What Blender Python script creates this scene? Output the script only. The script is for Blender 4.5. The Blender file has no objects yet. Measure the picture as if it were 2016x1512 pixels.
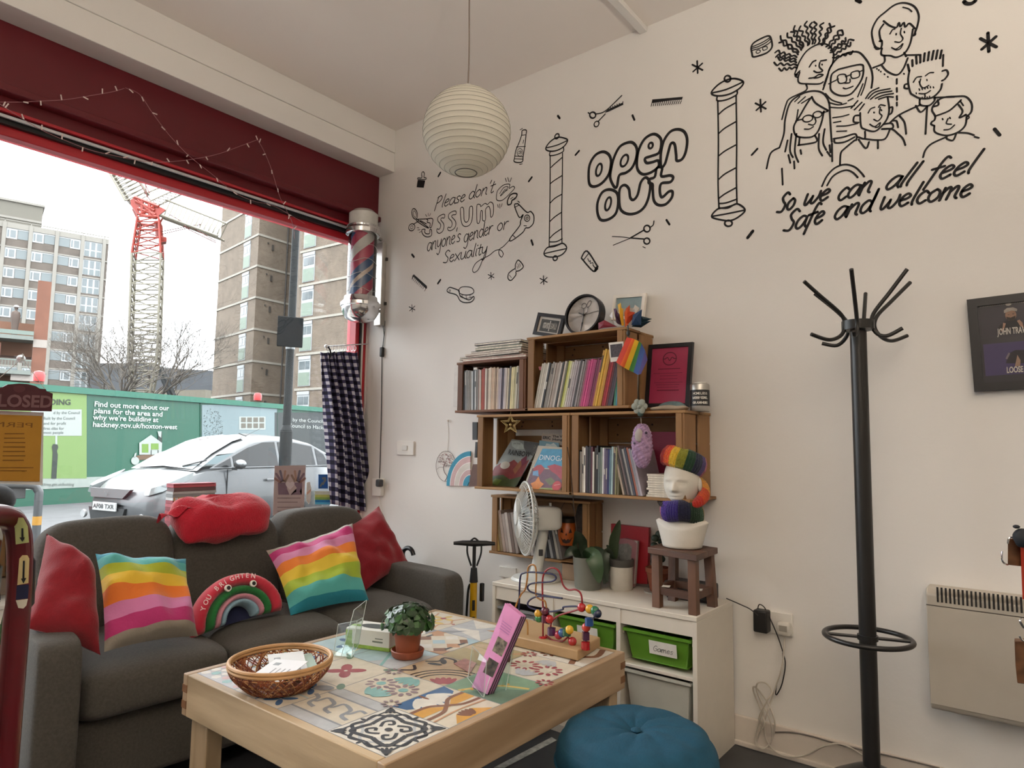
import bpy, math, random
from math import sin, cos, pi, sqrt, atan2, radians
from mathutils import Vector, Matrix, noise
V = Vector
sc = bpy.context.scene
COL = sc.collection
rnd = random.Random(7)

# ---------------------------------------------------------------- camera
FPX = 1315.93
YAW, PITCH, ROLL = 0.900630787, 0.0941809936, 0.0141641616
CAM = V((-2.8, 0.0, 1.18))
_cy, _sy, _cp, _sp = cos(YAW), sin(YAW), cos(PITCH), sin(PITCH)
_fwd = V((_sy*_cp, _cy*_cp, _sp)); _rt = V((_cy, -_sy, 0)); _up = _rt.cross(_fwd)
CX = cos(ROLL)*_rt + sin(ROLL)*_up
CU = -sin(ROLL)*_rt + cos(ROLL)*_up
cd = bpy.data.cameras.new('camera'); cam = bpy.data.objects.new('camera', cd); COL.objects.link(cam)
cd.sensor_width = 36.0; cd.lens = FPX/2016*36.0; cd.clip_start = 0.02; cd.clip_end = 600
cam.matrix_world = Matrix(((CX.x, CU.x, -_fwd.x, CAM.x), (CX.y, CU.y, -_fwd.y, CAM.y), (CX.z, CU.z, -_fwd.z, CAM.z), (0, 0, 0, 1)))
sc.camera = cam

# ---------------------------------------------------------------- world: overcast sky, brighter overhead
w = bpy.data.worlds.new('overcast_sky'); sc.world = w; w.use_nodes = True
nt = w.node_tree; nt.nodes.clear()
wo = nt.nodes.new('ShaderNodeOutputWorld'); bg = nt.nodes.new('ShaderNodeBackground')
tc = nt.nodes.new('ShaderNodeTexCoord'); sx = nt.nodes.new('ShaderNodeSeparateXYZ')
cr = nt.nodes.new('ShaderNodeValToRGB'); ns = nt.nodes.new('ShaderNodeTexNoise'); mx = nt.nodes.new('ShaderNodeMixRGB')
cr.color_ramp.elements[0].position = 0.0; cr.color_ramp.elements[0].color = (.29, .30, .315, 1)
cr.color_ramp.elements[1].position = 1.0; cr.color_ramp.elements[1].color = (1, 1, 1.0, 1)
e = cr.color_ramp.elements.new(.5); e.color = (.65, .67, .70, 1)
nt.links.new(tc.outputs['Generated'], sx.inputs[0]); nt.links.new(sx.outputs['Z'], cr.inputs[0])
nt.links.new(tc.outputs['Generated'], ns.inputs['Vector']); ns.inputs['Scale'].default_value = 2.2
mx.blend_type = 'MULTIPLY'; mx.inputs[0].default_value = .12
nt.links.new(cr.outputs[0], mx.inputs[1]); nt.links.new(ns.outputs[0], mx.inputs[2])
nt.links.new(mx.outputs[0], bg.inputs[0]); bg.inputs[1].default_value = 8.0
nt.links.new(bg.outputs[0], wo.inputs[0])

vs = sc.view_settings
sc.display_settings.display_device = 'sRGB'
vs.view_transform = 'Standard'; vs.look = 'None'; vs.gamma = 1; vs.use_curve_mapping = False
vs.exposure = 0.95
sc.cycles.use_denoising = True
sc.cycles.max_bounces = 10; sc.cycles.diffuse_bounces = 6; sc.cycles.transparent_max_bounces = 24
sc.cycles.caustics_reflective = False; sc.cycles.caustics_refractive = False
sc.cycles.sample_clamp_indirect = 6

# unseen uplighters added behind the camera to brighten the ceiling and upper walls
FILL_LAMPS = [(-4.4, -.6, 1.9), (-2.7, -.9, 1.9), (-.9, -2.4, 1.9)]
for loc, watt in zip(FILL_LAMPS, (40, 34, 6)):
    ld = bpy.data.lights.new('fill_uplighter', 'AREA'); ld.shape = 'DISK'; ld.size = .24; ld.energy = watt; ld.color = (1, .90, .76)
    o = bpy.data.objects.new('fill_uplighter', ld); COL.objects.link(o); o.location = loc; o.rotation_euler = (pi, 0, 0)

# ---------------------------------------------------------------- geometry helpers
def ray(px, py): return CX*((px-1008)/FPX) - CU*((py-756)/FPX) + _fwd
def PX(px, py, ax, val):
    d = ray(px, py); t = (val-CAM[ax])/d[ax]; return CAM+d*t
def AT(px, py, depth): return CAM+ray(px, py)*depth
def ATV(px, py, depth, z):              # point on the vertical line through a pixel at a depth, at height z
    p = AT(px, py, depth); return V((p.x, p.y, z))
def lin(c): return c/12.92 if c <= .04045 else ((c+.055)/1.055)**2.4
def hexc(h): h = h.lstrip('#'); return tuple(lin(int(h[i:i+2], 16)/255) for i in (0, 2, 4))+(1,)

_mc = {}
EXT = 1.0  # base colour scale, lowered outdoors to offset the strong sky light
def M(h, rough=.6, metal=0., var=.10, nscale=14., bump=0., bscale=60., spec=.5, sheen=0., coat=0., name=None, emit=0.):
    key = (EXT, h, rough, metal, var, nscale, bump, bscale, spec, sheen, coat, emit)
    if key in _mc: return _mc[key]
    m = bpy.data.materials.new(name or 'mat_'+h.strip('#')); m.use_nodes = True
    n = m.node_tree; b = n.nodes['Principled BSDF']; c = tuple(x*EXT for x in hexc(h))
    b.inputs['Roughness'].default_value = rough; b.inputs['Metallic'].default_value = metal
    b.inputs['Specular IOR Level'].default_value = spec
    if sheen: b.inputs['Sheen Weight'].default_value = sheen; b.inputs['Sheen Roughness'].default_value = .5
    if coat: b.inputs['Coat Weight'].default_value = coat; b.inputs['Coat Roughness'].default_value = .08
    t = n.nodes.new('ShaderNodeTexCoord')
    ns = n.nodes.new('ShaderNodeTexNoise'); ns.inputs['Scale'].default_value = nscale; ns.inputs['Detail'].default_value = 3
    r = n.nodes.new('ShaderNodeValToRGB')
    r.color_ramp.elements[0].position = .3; r.color_ramp.elements[1].position = .7
    r.color_ramp.elements[0].color = tuple(x*(1-var) for x in c[:3])+(1,)
    r.color_ramp.elements[1].color = tuple(min(1, x*(1+var)) for x in c[:3])+(1,)
    n.links.new(t.outputs['Object'], ns.inputs['Vector']); n.links.new(ns.outputs[0], r.inputs[0])
    n.links.new(r.outputs[0], b.inputs['Base Color'])
    if emit:
        n.links.new(r.outputs[0], b.inputs['Emission Color']); b.inputs['Emission Strength'].default_value = emit
    if bump:
        n2 = n.nodes.new('ShaderNodeTexNoise'); n2.inputs['Scale'].default_value = bscale; n2.inputs['Detail'].default_value = 4
        bp = n.nodes.new('ShaderNodeBump'); bp.inputs['Strength'].default_value = bump; bp.inputs['Distance'].default_value = .01
        n.links.new(t.outputs['Object'], n2.inputs['Vector']); n.links.new(n2.outputs[0], bp.inputs['Height'])
        n.links.new(bp.outputs[0], b.inputs['Normal'])
    _mc[key] = m; return m

def M_wood(name, c1, c2, axis=0, scale=9., rough=.55, dist=3.5, stretch=.12):
    m = bpy.data.materials.new(name); m.use_nodes = True; n = m.node_tree; b = n.nodes['Principled BSDF']
    t = n.nodes.new('ShaderNodeTexCoord'); mp = n.nodes.new('ShaderNodeMapping')
    s = [1., 1., 1.]; s[axis] = stretch; mp.inputs['Scale'].default_value = s
    ns = n.nodes.new('ShaderNodeTexNoise'); ns.inputs['Scale'].default_value = scale*.6; ns.inputs['Detail'].default_value = 3; ns.inputs['Distortion'].default_value = .6
    mt = n.nodes.new('ShaderNodeMath'); mt.operation = 'MULTIPLY'; mt.inputs[1].default_value = scale*dist
    sn = n.nodes.new('ShaderNodeMath'); sn.operation = 'SINE'
    n3 = n.nodes.new('ShaderNodeTexNoise'); n3.inputs['Scale'].default_value = scale*9; n3.inputs['Detail'].default_value = 5
    ad = n.nodes.new('ShaderNodeMath'); ad.operation = 'ADD'
    m2 = n.nodes.new('ShaderNodeMath'); m2.operation = 'MULTIPLY'; m2.inputs[1].default_value = 1.4
    r = n.nodes.new('ShaderNodeValToRGB'); r.color_ramp.elements[0].position = -.0; r.color_ramp.elements[0].color = hexc(c2)
    r.color_ramp.elements[1].position = .95; r.color_ramp.elements[1].color = hexc(c1)
    mr = n.nodes.new('ShaderNodeMapRange'); mr.inputs[1].default_value = -1.2; mr.inputs[2].default_value = 2.2
    L = n.links.new
    L(t.outputs['Object'], mp.inputs[0]); L(mp.outputs[0], ns.inputs['Vector']); L(mp.outputs[0], n3.inputs['Vector'])
    L(ns.outputs[0], mt.inputs[0]); L(mt.outputs[0], sn.inputs[0]); L(n3.outputs[0], m2.inputs[0])
    L(sn.outputs[0], ad.inputs[0]); L(m2.outputs[0], ad.inputs[1]); L(ad.outputs[0], mr.inputs[0]); L(mr.outputs[0], r.inputs[0])
    L(r.outputs[0], b.inputs['Base Color']); b.inputs['Roughness'].default_value = rough
    bp = n.nodes.new('ShaderNodeBump'); bp.inputs['Strength'].default_value = .15; bp.inputs['Distance'].default_value = .004
    L(ad.outputs[0], bp.inputs['Height']); L(bp.outputs[0], b.inputs['Normal'])
    return m

def M_stripes(name, cols, rough=.8, axis='Y', bump=.25, fine=90., sheen=.2, stops=None):
    m = bpy.data.materials.new(name); m.use_nodes = True; n = m.node_tree; b = n.nodes['Principled BSDF']
    u = n.nodes.new('ShaderNodeUVMap'); s = n.nodes.new('ShaderNodeSeparateXYZ'); r = n.nodes.new('ShaderNodeValToRGB')
    r.color_ramp.interpolation = 'CONSTANT'; el = r.color_ramp.elements
    k = len(cols)
    el[0].position = 0; el[0].color = hexc(cols[0]); el[1].position = stops[1] if stops else 1/k; el[1].color = hexc(cols[1])
    for i in range(2, k): e = el.new(stops[i] if stops else i/k); e.color = hexc(cols[i])
    n.links.new(u.outputs[0], s.inputs[0]); n.links.new(s.outputs[axis], r.inputs[0]); n.links.new(r.outputs[0], b.inputs['Base Color'])
    b.inputs['Roughness'].default_value = rough; b.inputs['Sheen Weight'].default_value = sheen
    t = n.nodes.new('ShaderNodeTexCoord'); ns = n.nodes.new('ShaderNodeTexNoise'); ns.inputs['Scale'].default_value = fine
    bp = n.nodes.new('ShaderNodeBump'); bp.inputs['Strength'].default_value = bump; bp.inputs['Distance'].default_value = .006
    n.links.new(t.outputs['Object'], ns.inputs['Vector']); n.links.new(ns.outputs[0], bp.inputs['Height']); n.links.new(bp.outputs[0], b.inputs['Normal'])
    return m

def M_glass(name, tint=(1, 1, 1), gloss=.07, rough=.02):
    m = bpy.data.materials.new(name); m.use_nodes = True; n = m.node_tree; n.nodes.clear()
    o = n.nodes.new('ShaderNodeOutputMaterial'); a = n.nodes.new('ShaderNodeBsdfTransparent'); g = n.nodes.new('ShaderNodeBsdfGlossy')
    a.inputs[0].default_value = (*tint, 1); g.inputs['Roughness'].default_value = rough
    fr = n.nodes.new('ShaderNodeFresnel'); fr.inputs[0].default_value = 1.45
    mt = n.nodes.new('ShaderNodeMath'); mt.operation = 'MULTIPLY'; mt.inputs[1].default_value = gloss*14; mt.use_clamp = True
    x = n.nodes.new('ShaderNodeMixShader')
    n.links.new(fr.outputs[0], mt.inputs[0]); n.links.new(mt.outputs[0], x.inputs[0]); n.links.new(a.outputs[0], x.inputs[1]); n.links.new(g.outputs[0], x.inputs[2])
    n.links.new(x.outputs[0], o.inputs[0]); return m

def M_brick(name, c1, c2, mortar, scale=1., bw=.24, bh=.08, ms=.012):
    m = bpy.data.materials.new(name); m.use_nodes = True; n = m.node_tree; b = n.nodes['Principled BSDF']
    u = n.nodes.new('ShaderNodeUVMap'); k = n.nodes.new('ShaderNodeTexBrick')
    k.inputs['Color1'].default_value = hexc(c1); k.inputs['Color2'].default_value = hexc(c2); k.inputs['Mortar'].default_value = hexc(mortar)
    k.inputs['Scale'].default_value = scale; k.inputs['Brick Width'].default_value = bw; k.inputs['Row Height'].default_value = bh; k.inputs['Mortar Size'].default_value = ms
    ns = n.nodes.new('ShaderNodeTexNoise'); ns.inputs['Scale'].default_value = .9; ns.inputs['Detail'].default_value = 6
    mx = n.nodes.new('ShaderNodeMixRGB'); mx.blend_type = 'MULTIPLY'; mx.inputs[0].default_value = .55
    n.links.new(u.outputs[0], k.inputs[0]); n.links.new(u.outputs[0], ns.inputs['Vector'])
    n.links.new(k.outputs[0], mx.inputs[1]); n.links.new(ns.outputs[0], mx.inputs[2]); n.links.new(mx.outputs[0], b.inputs['Base Color'])
    b.inputs['Roughness'].default_value = .9
    for q in ('Color1', 'Color2', 'Mortar'): k.inputs[q].default_value = [x*EXT for x in k.inputs[q].default_value]
    return m

_mats_inv = {}
class MB:
    def __init__(s): s.v = []; s.f = []; s.m = []; s.uv = []; s.k = 0
    def face(s, ids, uv=None): s.f.append(tuple(ids)); s.m.append(s.k); s.uv.append(uv)
    def verts(s, pts): i = len(s.v); s.v += [tuple(p) for p in pts]; return i
    def poly(s, pts, uv=None): i = s.verts(pts); s.face(range(i, i+len(pts)), uv); return s
    def box(s, c, d, R=None):
        c = V(c); i = len(s.v)
        for z in (-1, 1):
            for y in (-1, 1):
                for x in (-1, 1):
                    p = V((x*d[0]/2, y*d[1]/2, z*d[2]/2)); s.v.append(tuple((R @ p if R else p)+c))
        for q in ((0, 2, 3, 1), (4, 5, 7, 6), (0, 1, 5, 4), (2, 6, 7, 3), (0, 4, 6, 2), (1, 3, 7, 5)): s.face([i+a for a in q])
        return s
    def bx(s, x0, x1, y0, y1, z0, z1): return s.box(((x0+x1)/2, (y0+y1)/2, (z0+z1)/2), (abs(x1-x0), abs(y1-y0), abs(z1-z0)))
    def prism(s, pts, vec):
        pts = [V(p) for p in pts]; vec = V(vec); n = len(pts)
        i = s.verts(pts); j = s.verts([p+vec for p in pts])
        s.face([i+a for a in range(n)][::-1]); s.face([j+a for a in range(n)])
        for a in range(n): b = (a+1) % n; s.face((i+a, i+b, j+b, j+a))
        return s
    def tube(s, pts, r, n=8, closed=False, caps=True):
        pts = [V(p) for p in pts]; N = len(pts); rr = r if isinstance(r, (list, tuple)) else [r]*N
        T = []
        for a in range(N):
            if closed: t = pts[(a+1) % N]-pts[a-1]
            else: t = pts[min(a+1, N-1)]-pts[max(a-1, 0)]
            T.append(t.normalized() if t.length > 1e-9 else V((0, 0, 1)))
        up = V((0, 0, 1)) if abs(T[0].z) < .9 else V((1, 0, 0))
        u = T[0].cross(up).normalized(); rings = []
        for a in range(N):
            u = (u-T[a]*u.dot(T[a])); u = u.normalized() if u.length > 1e-6 else T[a].orthogonal().normalized()
            w_ = T[a].cross(u)
            rings.append(s.verts([pts[a]+(u*cos(2*pi*k/n)+w_*sin(2*pi*k/n))*rr[a] for k in range(n)]))
        for a in range(N if closed else N-1):
            A, B = rings[a], rings[(a+1) % N]
            for k in range(n): k2 = (k+1) % n; s.face((A+k, A+k2, B+k2, B+k))
        if caps and not closed:
            s.face([rings[0]+k for k in range(n)][::-1]); s.face([rings[-1]+k for k in range(n)])
        return s
    def lathe(s, prof, c=(0, 0, 0), n=24, sx=1., sy=1., R=None, mats=None, caps=True):
        c = V(c); rings = []
        for r, z in prof:
            pts = []
            for k in range(n):
                p = V((r*sx*cos(2*pi*k/n), r*sy*sin(2*pi*k/n), z)); pts.append((R @ p if R else p)+c)
            rings.append(s.verts(pts))
        for a in range(len(prof)-1):
            if mats: s.k = mats[a]
            for k in range(n): k2 = (k+1) % n; s.face((rings[a]+k, rings[a]+k2, rings[a+1]+k2, rings[a+1]+k))
        if caps and prof[0][0] > 1e-5: s.face([rings[0]+k for k in range(n)][::-1])
        if caps and prof[-1][0] > 1e-5: s.face([rings[-1]+k for k in range(n)])
        return s
    def sph(s, c, r, nu=14, nv=9, R=None):
        r = r if isinstance(r, (list, tuple)) else (r, r, r)
        c = V(c); rows = []
        for b in range(1, nv):
            th = pi*b/nv; pts = []
            for a in range(nu):
                p = V((r[0]*sin(th)*cos(2*pi*a/nu), r[1]*sin(th)*sin(2*pi*a/nu), r[2]*cos(th))); pts.append((R @ p if R else p)+c)
            rows.append(s.verts(pts))
        t = s.verts([(R @ V((0, 0, r[2])) if R else V((0, 0, r[2])))+c]); bt = s.verts([(R @ V((0, 0, -r[2])) if R else V((0, 0, -r[2])))+c])
        for a in range(nu):
            a2 = (a+1) % nu; s.face((t, rows[0]+a, rows[0]+a2)); s.face((bt, rows[-1]+a2, rows[-1]+a))
            for b in range(nv-2): s.face((rows[b]+a, rows[b+1]+a, rows[b+1]+a2, rows[b]+a2))
        return s
    def grid(s, fn, nu, nv, cu=False, cv=False):
        i = len(s.v)
        for b in range(nv+(0 if cv else 1)):
            for a in range(nu+(0 if cu else 1)): s.v.append(tuple(fn(a/nu, b/nv)))
        W = nu+(0 if cu else 1); H = nv+(0 if cv else 1)
        for b in range(nv):
            for a in range(nu):
                a2 = (a+1) % W if cu else a+1; b2 = (b+1) % H if cv else b+1
                s.face((i+b*W+a, i+b*W+a2, i+b2*W+a2, i+b2*W+a), ((a/nu, b/nv), ((a+1)/nu, b/nv), ((a+1)/nu, (b+1)/nv), (a/nu, (b+1)/nv)))
        return s
    def ribbon(s, pts, wd, nrm, closed=False, cap=True):
        pts = [V(p) for p in pts]; nrm = V(nrm).normalized(); N = len(pts); L = []; Rr = []
        if N < 2: return s
        for a in range(N):
            if closed: t = (pts[(a+1) % N]-pts[a-1])
            else: t = pts[min(a+1, N-1)]-pts[max(a-1, 0)]
            if t.length < 1e-9: t = V((0, 1, 0))
            sd = nrm.cross(t.normalized())*wd/2; L.append(pts[a]+sd); Rr.append(pts[a]-sd)
        i = s.verts(L); j = s.verts(Rr)
        for a in range(N if closed else N-1): b = (a+1) % N; s.face((i+a, j+a, j+b, i+b))
        if cap and not closed:
            for q in (0, N-1):
                t = nrm.orthogonal().normalized(); u = nrm.cross(t)
                s.poly([pts[q]+(t*cos(k*pi/4)+u*sin(k*pi/4))*wd/2 for k in range(8)])
        return s
    def build(s, name, mat, parent=None, smooth=False, bev=0., sub=0, world=True, origin=None, angle=40, solid=0., label=None):
        me = bpy.data.meshes.new(name); o = bpy.data.objects.new(name, me); COL.objects.link(o)
        pts = s.v
        if parent is not None:
            o.parent = parent
            if world:
                inv = _mats_inv.get(root_of(parent).name)
                if inv is not None: pts = [tuple(inv @ V(p)) for p in pts]
        else:
            if origin is None:
                xs = [p[0] for p in pts]; ys = [p[1] for p in pts]; zs = [p[2] for p in pts]
                origin = ((min(xs)+max(xs))/2, (min(ys)+max(ys))/2, min(zs))
            o.location = origin; og = V(origin)
            _mats_inv[o.name] = Matrix.Translation(-og)
            pts = [tuple(V(p)-og) for p in pts]
        me.from_pydata(pts, [], s.f)
        ml = mat if isinstance(mat, (list, tuple)) else [mat]
        for x in ml: me.materials.append(x)
        if len(ml) > 1: me.polygons.foreach_set('material_index', s.m)
        if any(u is not None for u in s.uv):
            uvl = me.uv_layers.new(name='UVMap'); li = 0; dat = []
            for f, u in zip(s.f, s.uv):
                for a in range(len(f)): dat += list(u[a]) if u is not None else [0., 0.]
            uvl.data.foreach_set('uv', dat)
        me.update()
        if smooth:
            me.polygons.foreach_set('use_smooth', [True]*len(me.polygons)); me.set_sharp_from_angle(angle=radians(angle))
        if solid:
            md = o.modifiers.new('solid', 'SOLIDIFY'); md.thickness = solid; md.offset = 0
        if bev:
            md = o.modifiers.new('bevel', 'BEVEL'); md.width = bev; md.segments = 2; md.limit_method = 'ANGLE'; md.angle_limit = radians(40)
            me.polygons.foreach_set('use_smooth', [True]*len(me.polygons))
            md.harden_normals = False
            if not smooth: me.set_sharp_from_angle(angle=radians(40))
        if sub:
            md = o.modifiers.new('subsurf', 'SUBSURF'); md.levels = sub; md.render_levels = sub
        if label: o['label'] = label
        return o

def root_of(o):
    while o.parent is not None: o = o.parent
    return o
def tag(o, label, cat, group=None, kind=None):
    if label: o['label'] = label
    if cat: o['category'] = cat
    if group: o['group'] = group
    if kind: o['kind'] = kind
    return o
def thing(name, label, cat, loc=(0, 0, 0), rz=0., group=None):
    o = bpy.data.objects.new(name, None); COL.objects.link(o); o.empty_display_size = .05
    o.location = loc; o.rotation_euler = (0, 0, rz)
    _mats_inv[o.name] = (Matrix.Translation(V(loc)) @ Matrix.Rotation(rz, 4, 'Z')).inverted()
    return tag(o, label, cat, group)
def struct(o): o['kind'] = 'structure'; return o
def copy_tree(o, parent=None):
    c = o.copy(); COL.objects.link(c); c.parent = parent
    for ch in o.children: copy_tree(ch, c)
    return c
def spline(pts, n=6, closed=False):
    P = [V(p) for p in pts]; N = len(P)
    if N < 3: return P
    out = []
    for a in range(N if closed else N-1):
        p0 = P[a-1] if (a > 0 or closed) else P[0]; p1 = P[a]; p2 = P[(a+1) % N]; p3 = P[(a+2) % N] if (closed or a+2 < N) else P[-1]
        for k in range(n):
            t = k/n
            out.append(.5*((2*p1)+(-p0+p2)*t+(2*p0-5*p1+4*p2-p3)*t*t+(-p0+3*p1-3*p2+p3)*t**3))
    if not closed: out.append(P[-1])
    return out
def Rz(a): return Matrix.Rotation(a, 3, 'Z')
def Rx(a): return Matrix.Rotation(a, 3, 'X')
def Ry(a): return Matrix.Rotation(a, 3, 'Y')
def basis(x, y, z): return Matrix((x, y, z)).transposed()

_vl = bpy.context.view_layer
def text(name, s, P, xd, yd, size, mat, parent=None, align='LEFT', bold=0., fit=None, shear=0., rise=.0006):
    """flat lettering lying on a surface at P, reading along xd with its top towards yd; fit = exact width"""
    cu = bpy.data.curves.new(name, 'FONT'); cu.body = s; cu.size = 1; cu.align_x = align; cu.resolution_u = 3; cu.offset = bold; cu.shear = shear
    t = bpy.data.objects.new(name+'_curve', cu); COL.objects.link(t)
    _vl.update(); dg = bpy.context.evaluated_depsgraph_get()
    me = bpy.data.meshes.new_from_object(t.evaluated_get(dg)); bpy.data.objects.remove(t); bpy.data.curves.remove(cu)
    xd = V(xd).normalized(); yd = V(yd).normalized(); zd = xd.cross(yd)
    co = [v.co.copy() for v in me.vertices]
    kx = size
    if fit and co: kx = fit/max(1e-6, max(c.x for c in co)-min(c.x for c in co))
    b = MB(); b.v = [tuple(V(P)+xd*c.x*kx+yd*c.y*size+zd*rise) for c in co]
    for p in me.polygons: b.face(list(p.vertices))
    bpy.data.meshes.remove(me)
    return b.build(name, mat, parent)

# single stroke hand lettering: x height 1, ascender 1.8
SF = {
 'a': (.8, ['.7 .85 .4 1 .12 .75 .05 .3 .25 0 .5 .15 .68 .6 .72 .95 .7 .3 .85 0']), 'c': (.65, ['.62 .8 .4 1 .12 .7 .08 .3 .3 0 .6 .2']),
 'd': (.8, ['.68 .75 .4 1 .1 .7 .08 .25 .3 0 .55 .2 .7 .8 .78 1.8', '.76 1.6 .68 .3 .8 0']), 'e': (.7, ['.1 .5 .45 .6 .6 .8 .4 1 .15 .75 .08 .3 .3 0 .62 .22']),
 'f': (.55, ['.7 1.65 .5 1.8 .35 1.4 .25 .6 .1 -.6', '0 .95 .6 1.05']), 'g': (.8, ['.68 .8 .4 1 .1 .7 .1 .25 .3 0 .55 .2 .7 .9', '.72 1 .65 -.3 .4 -.8 .1 -.6']),
 'i': (.35, ['.2 1 .12 .3 .2 0', '.28 1.4 .29 1.5']), 'l': (.35, ['.35 1.8 .15 .4 .2 0']), 'm': (1.15, ['.12 1 .05 0', '.1 .6 .35 1 .5 .85 .45 0', '.5 .6 .8 1 .95 .85 .9 .2 1.05 0']),
 'n': (.8, ['.12 1 .05 0', '.1 .6 .4 1 .6 .85 .58 .2 .72 0']), 'o': (.78, ['.42 1 .1 .7 .1 .25 .35 0 .65 .3 .65 .75 .42 1']), 'r': (.6, ['.12 1 .06 0', '.1 .55 .35 .95 .62 .95']),
 's': (.65, ['.6 .85 .4 1 .15 .8 .3 .55 .5 .35 .4 .05 .05 .1']), 't': (.5, ['.35 1.5 .2 .3 .3 0 .5 .15', '.02 1 .6 1.08']), 'u': (.8, ['.12 1 .08 .3 .25 0 .55 .25 .7 1', '.7 .95 .65 .25 .8 0']),
 'w': (1.1, ['.1 1 .12 .15 .3 0 .55 .6', '.55 .7 .55 .15 .75 0 1 .5 1.02 1']), 'x': (.75, ['.05 1 .65 0', '.72 1 .02 0']), 'y': (.78, ['.12 1 .1 .4 .3 .15 .6 .5 .72 1', '.72 1 .6 -.3 .35 -.8 .1 -.6']),
 'P': (.85, ['.25 1.7 .05 -.25', '.15 1.55 .55 1.75 .75 1.4 .55 .95 .15 .75']), 'S': (.8, ['.78 1.5 .5 1.75 .2 1.4 .35 1 .62 .6 .45 .05 .02 .15']), 'G': (.9, ['.8 1.4 .5 1.7 .1 1.1 .1 .4 .4 0 .75 .3 .75 .7', '.45 .75 .9 .75']),
 "'": (.25, ['.2 1.8 .12 1.4']), ' ': (.55, []), 'h': (.75, ['.3 1.8 .05 0', '.1 .6 .4 1 .6 .8 .55 0']), 'A': (.9, ['.02 0 .5 1.75 .85 0', '.15 .6 .8 .6']), 'R': (.85, ['.1 0 .2 1.7 .7 1.55 .6 1 .15 .85', '.35 .9 .8 0']),
}
def hand(b, s, f, wd, nrm, slant=.12):
    """f(u, v): baseline distance u and height v in x-heights -> world point; u runs over the returned length"""
    x = 0
    for ch in s:
        adv, st = SF.get(ch, SF['o'])
        for q in st:
            a = [float(k) for k in q.split()]
            pts = [f(x+a[i]+slant*a[i+1], a[i+1]) for i in range(0, len(a), 2)]
            b.ribbon(spline(pts, 5), wd, nrm)
        x += adv
    return x
def hand_len(s): return sum(SF.get(c, SF['o'])[0] for c in s)
# ---------------------------------------------------------------- the room
WHITE = M('#e4e1dd', .85, var=.025, nscale=1.2, bump=.08, bscale=35)
CEIL = M('#efe8e2', .9, var=.02, nscale=1.1, bump=.05, bscale=20)
MAROON = M('#62101b', .42, var=.08, nscale=3)
MAROON2 = M('#b8222f', .35, var=.08, nscale=3)  # maroon brightened for daylight falling on and through the window frame
BLACK = M('#141416', .5)
INK = M('#131013', .75, var=.05)
WPLAS = M('#e6e2db', .4, var=.02)
CH = 3.226

def floor_mat():
    m = bpy.data.materials.new('worn_dark_floor'); m.use_nodes = True; n = m.node_tree; b = n.nodes['Principled BSDF']
    t = n.nodes.new('ShaderNodeTexCoord'); a = n.nodes.new('ShaderNodeTexNoise'); a.inputs['Scale'].default_value = 2.2; a.inputs['Detail'].default_value = 8
    r = n.nodes.new('ShaderNodeValToRGB'); r.color_ramp.elements[0].color = hexc('#2a2c30'); r.color_ramp.elements[1].color = hexc('#54565a')
    r.color_ramp.elements[0].position = .35; r.color_ramp.elements[1].position = .75
    n.links.new(t.outputs['Object'], a.inputs['Vector']); n.links.new(a.outputs[0], r.inputs[0]); n.links.new(r.outputs[0], b.inputs['Base Color'])
    b.inputs['Roughness'].default_value = .45; return m
struct(MB().bx(-5.3, 0, -4.1, 3.5, -.12, 0).build('floor', floor_mat()))
struct(MB().bx(-5.4, .2, -4.2, 3.7, CH, CH+.15).build('ceiling', CEIL))
wall = struct(MB().bx(0, .2, -4.2, 3.44, -.12, CH).build('wall_right', WHITE))
struct(MB().bx(-5.4, -5.3, -4.2, 3.7, 0, CH).build('wall_left', WHITE))
struct(MB().bx(-5.4, .2, -4.3, -4.1, 0, CH).build('wall_back', WHITE))
# beam over the shop window with the gap between its two boards
bm = struct(MB().bx(-5.3, 0, 3.217, 3.62, 3.076, CH).bx(-5.3, 0, 3.217, 3.62, 2.945, 3.071).bx(-5.3, 0, 3.226, 3.6, 3.06, 3.09).build('trim_1', WHITE, bev=.003))
wf = MB().bx(-5.3, -.004, 3.36, 3.42, 2.665, 2.945).bx(-5.3, -.004, 3.33, 3.42, 2.635, 2.667).bx(-5.3, -.004, 3.395, 3.6, 2.575, 2.64)
struct(wf.build('wall_front', MAROON, bev=.003))
struct(MB().bx(-5.3, -.004, 3.385, 3.41, 2.568, 2.58).build('trim_2', MAROON2))
struct(MB().bx(-5.3, -.004, 3.425, 3.46, 2.53, 2.575).build('trim_3', BLACK))
struct(MB().bx(-5.3, 0, 3.40, 3.6, -.1, .42).build('trim_4', MAROON))
struct(MB().bx(-.004, .2, 3.43, 3.62, 0, 3.0).build('trim_5', WHITE, bev=.004))       # white jamb
# window: red frame, the big pane, posts
win = struct(MB().bx(-2.12, -.004, 3.45, 3.53, 2.488, 2.535).bx(-2.12, -.004, 3.44, 3.56, .42, .48)
             .bx(-.088, -.004, 3.44, 3.53, .48, 2.5).bx(-2.10, -2.035, 3.40, 3.53, .42, 2.58).build('window_1', MAROON2, bev=.004))
MB().bx(-.046, -.034, 3.43, 3.445, .48, 2.49).build('guide_rail', M('#d9d6d2', .4), win)
MB().bx(-.062, -.052, 3.43, 3.445, .48, 2.49).build('shutter_slot', BLACK, win)
GLASS = M_glass('shop_window_glass', (.97, .985, .98), .05)
MB().bx(-2.04, -.08, 3.497, 3.503, .48, 2.49).build('window_pane', GLASS, win)
win2 = struct(MB().bx(-5.25, -2.1, 3.45, 3.53, 2.488, 2.535).bx(-5.25, -2.1, 3.45, 3.53, .1, .16).bx(-3.2, -3.12, 3.44, 3.53, .1, 2.5).bx(-5.25, -5.17, 3.44, 3.53, .1, 2.5).build('window_2', MAROON2))
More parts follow.
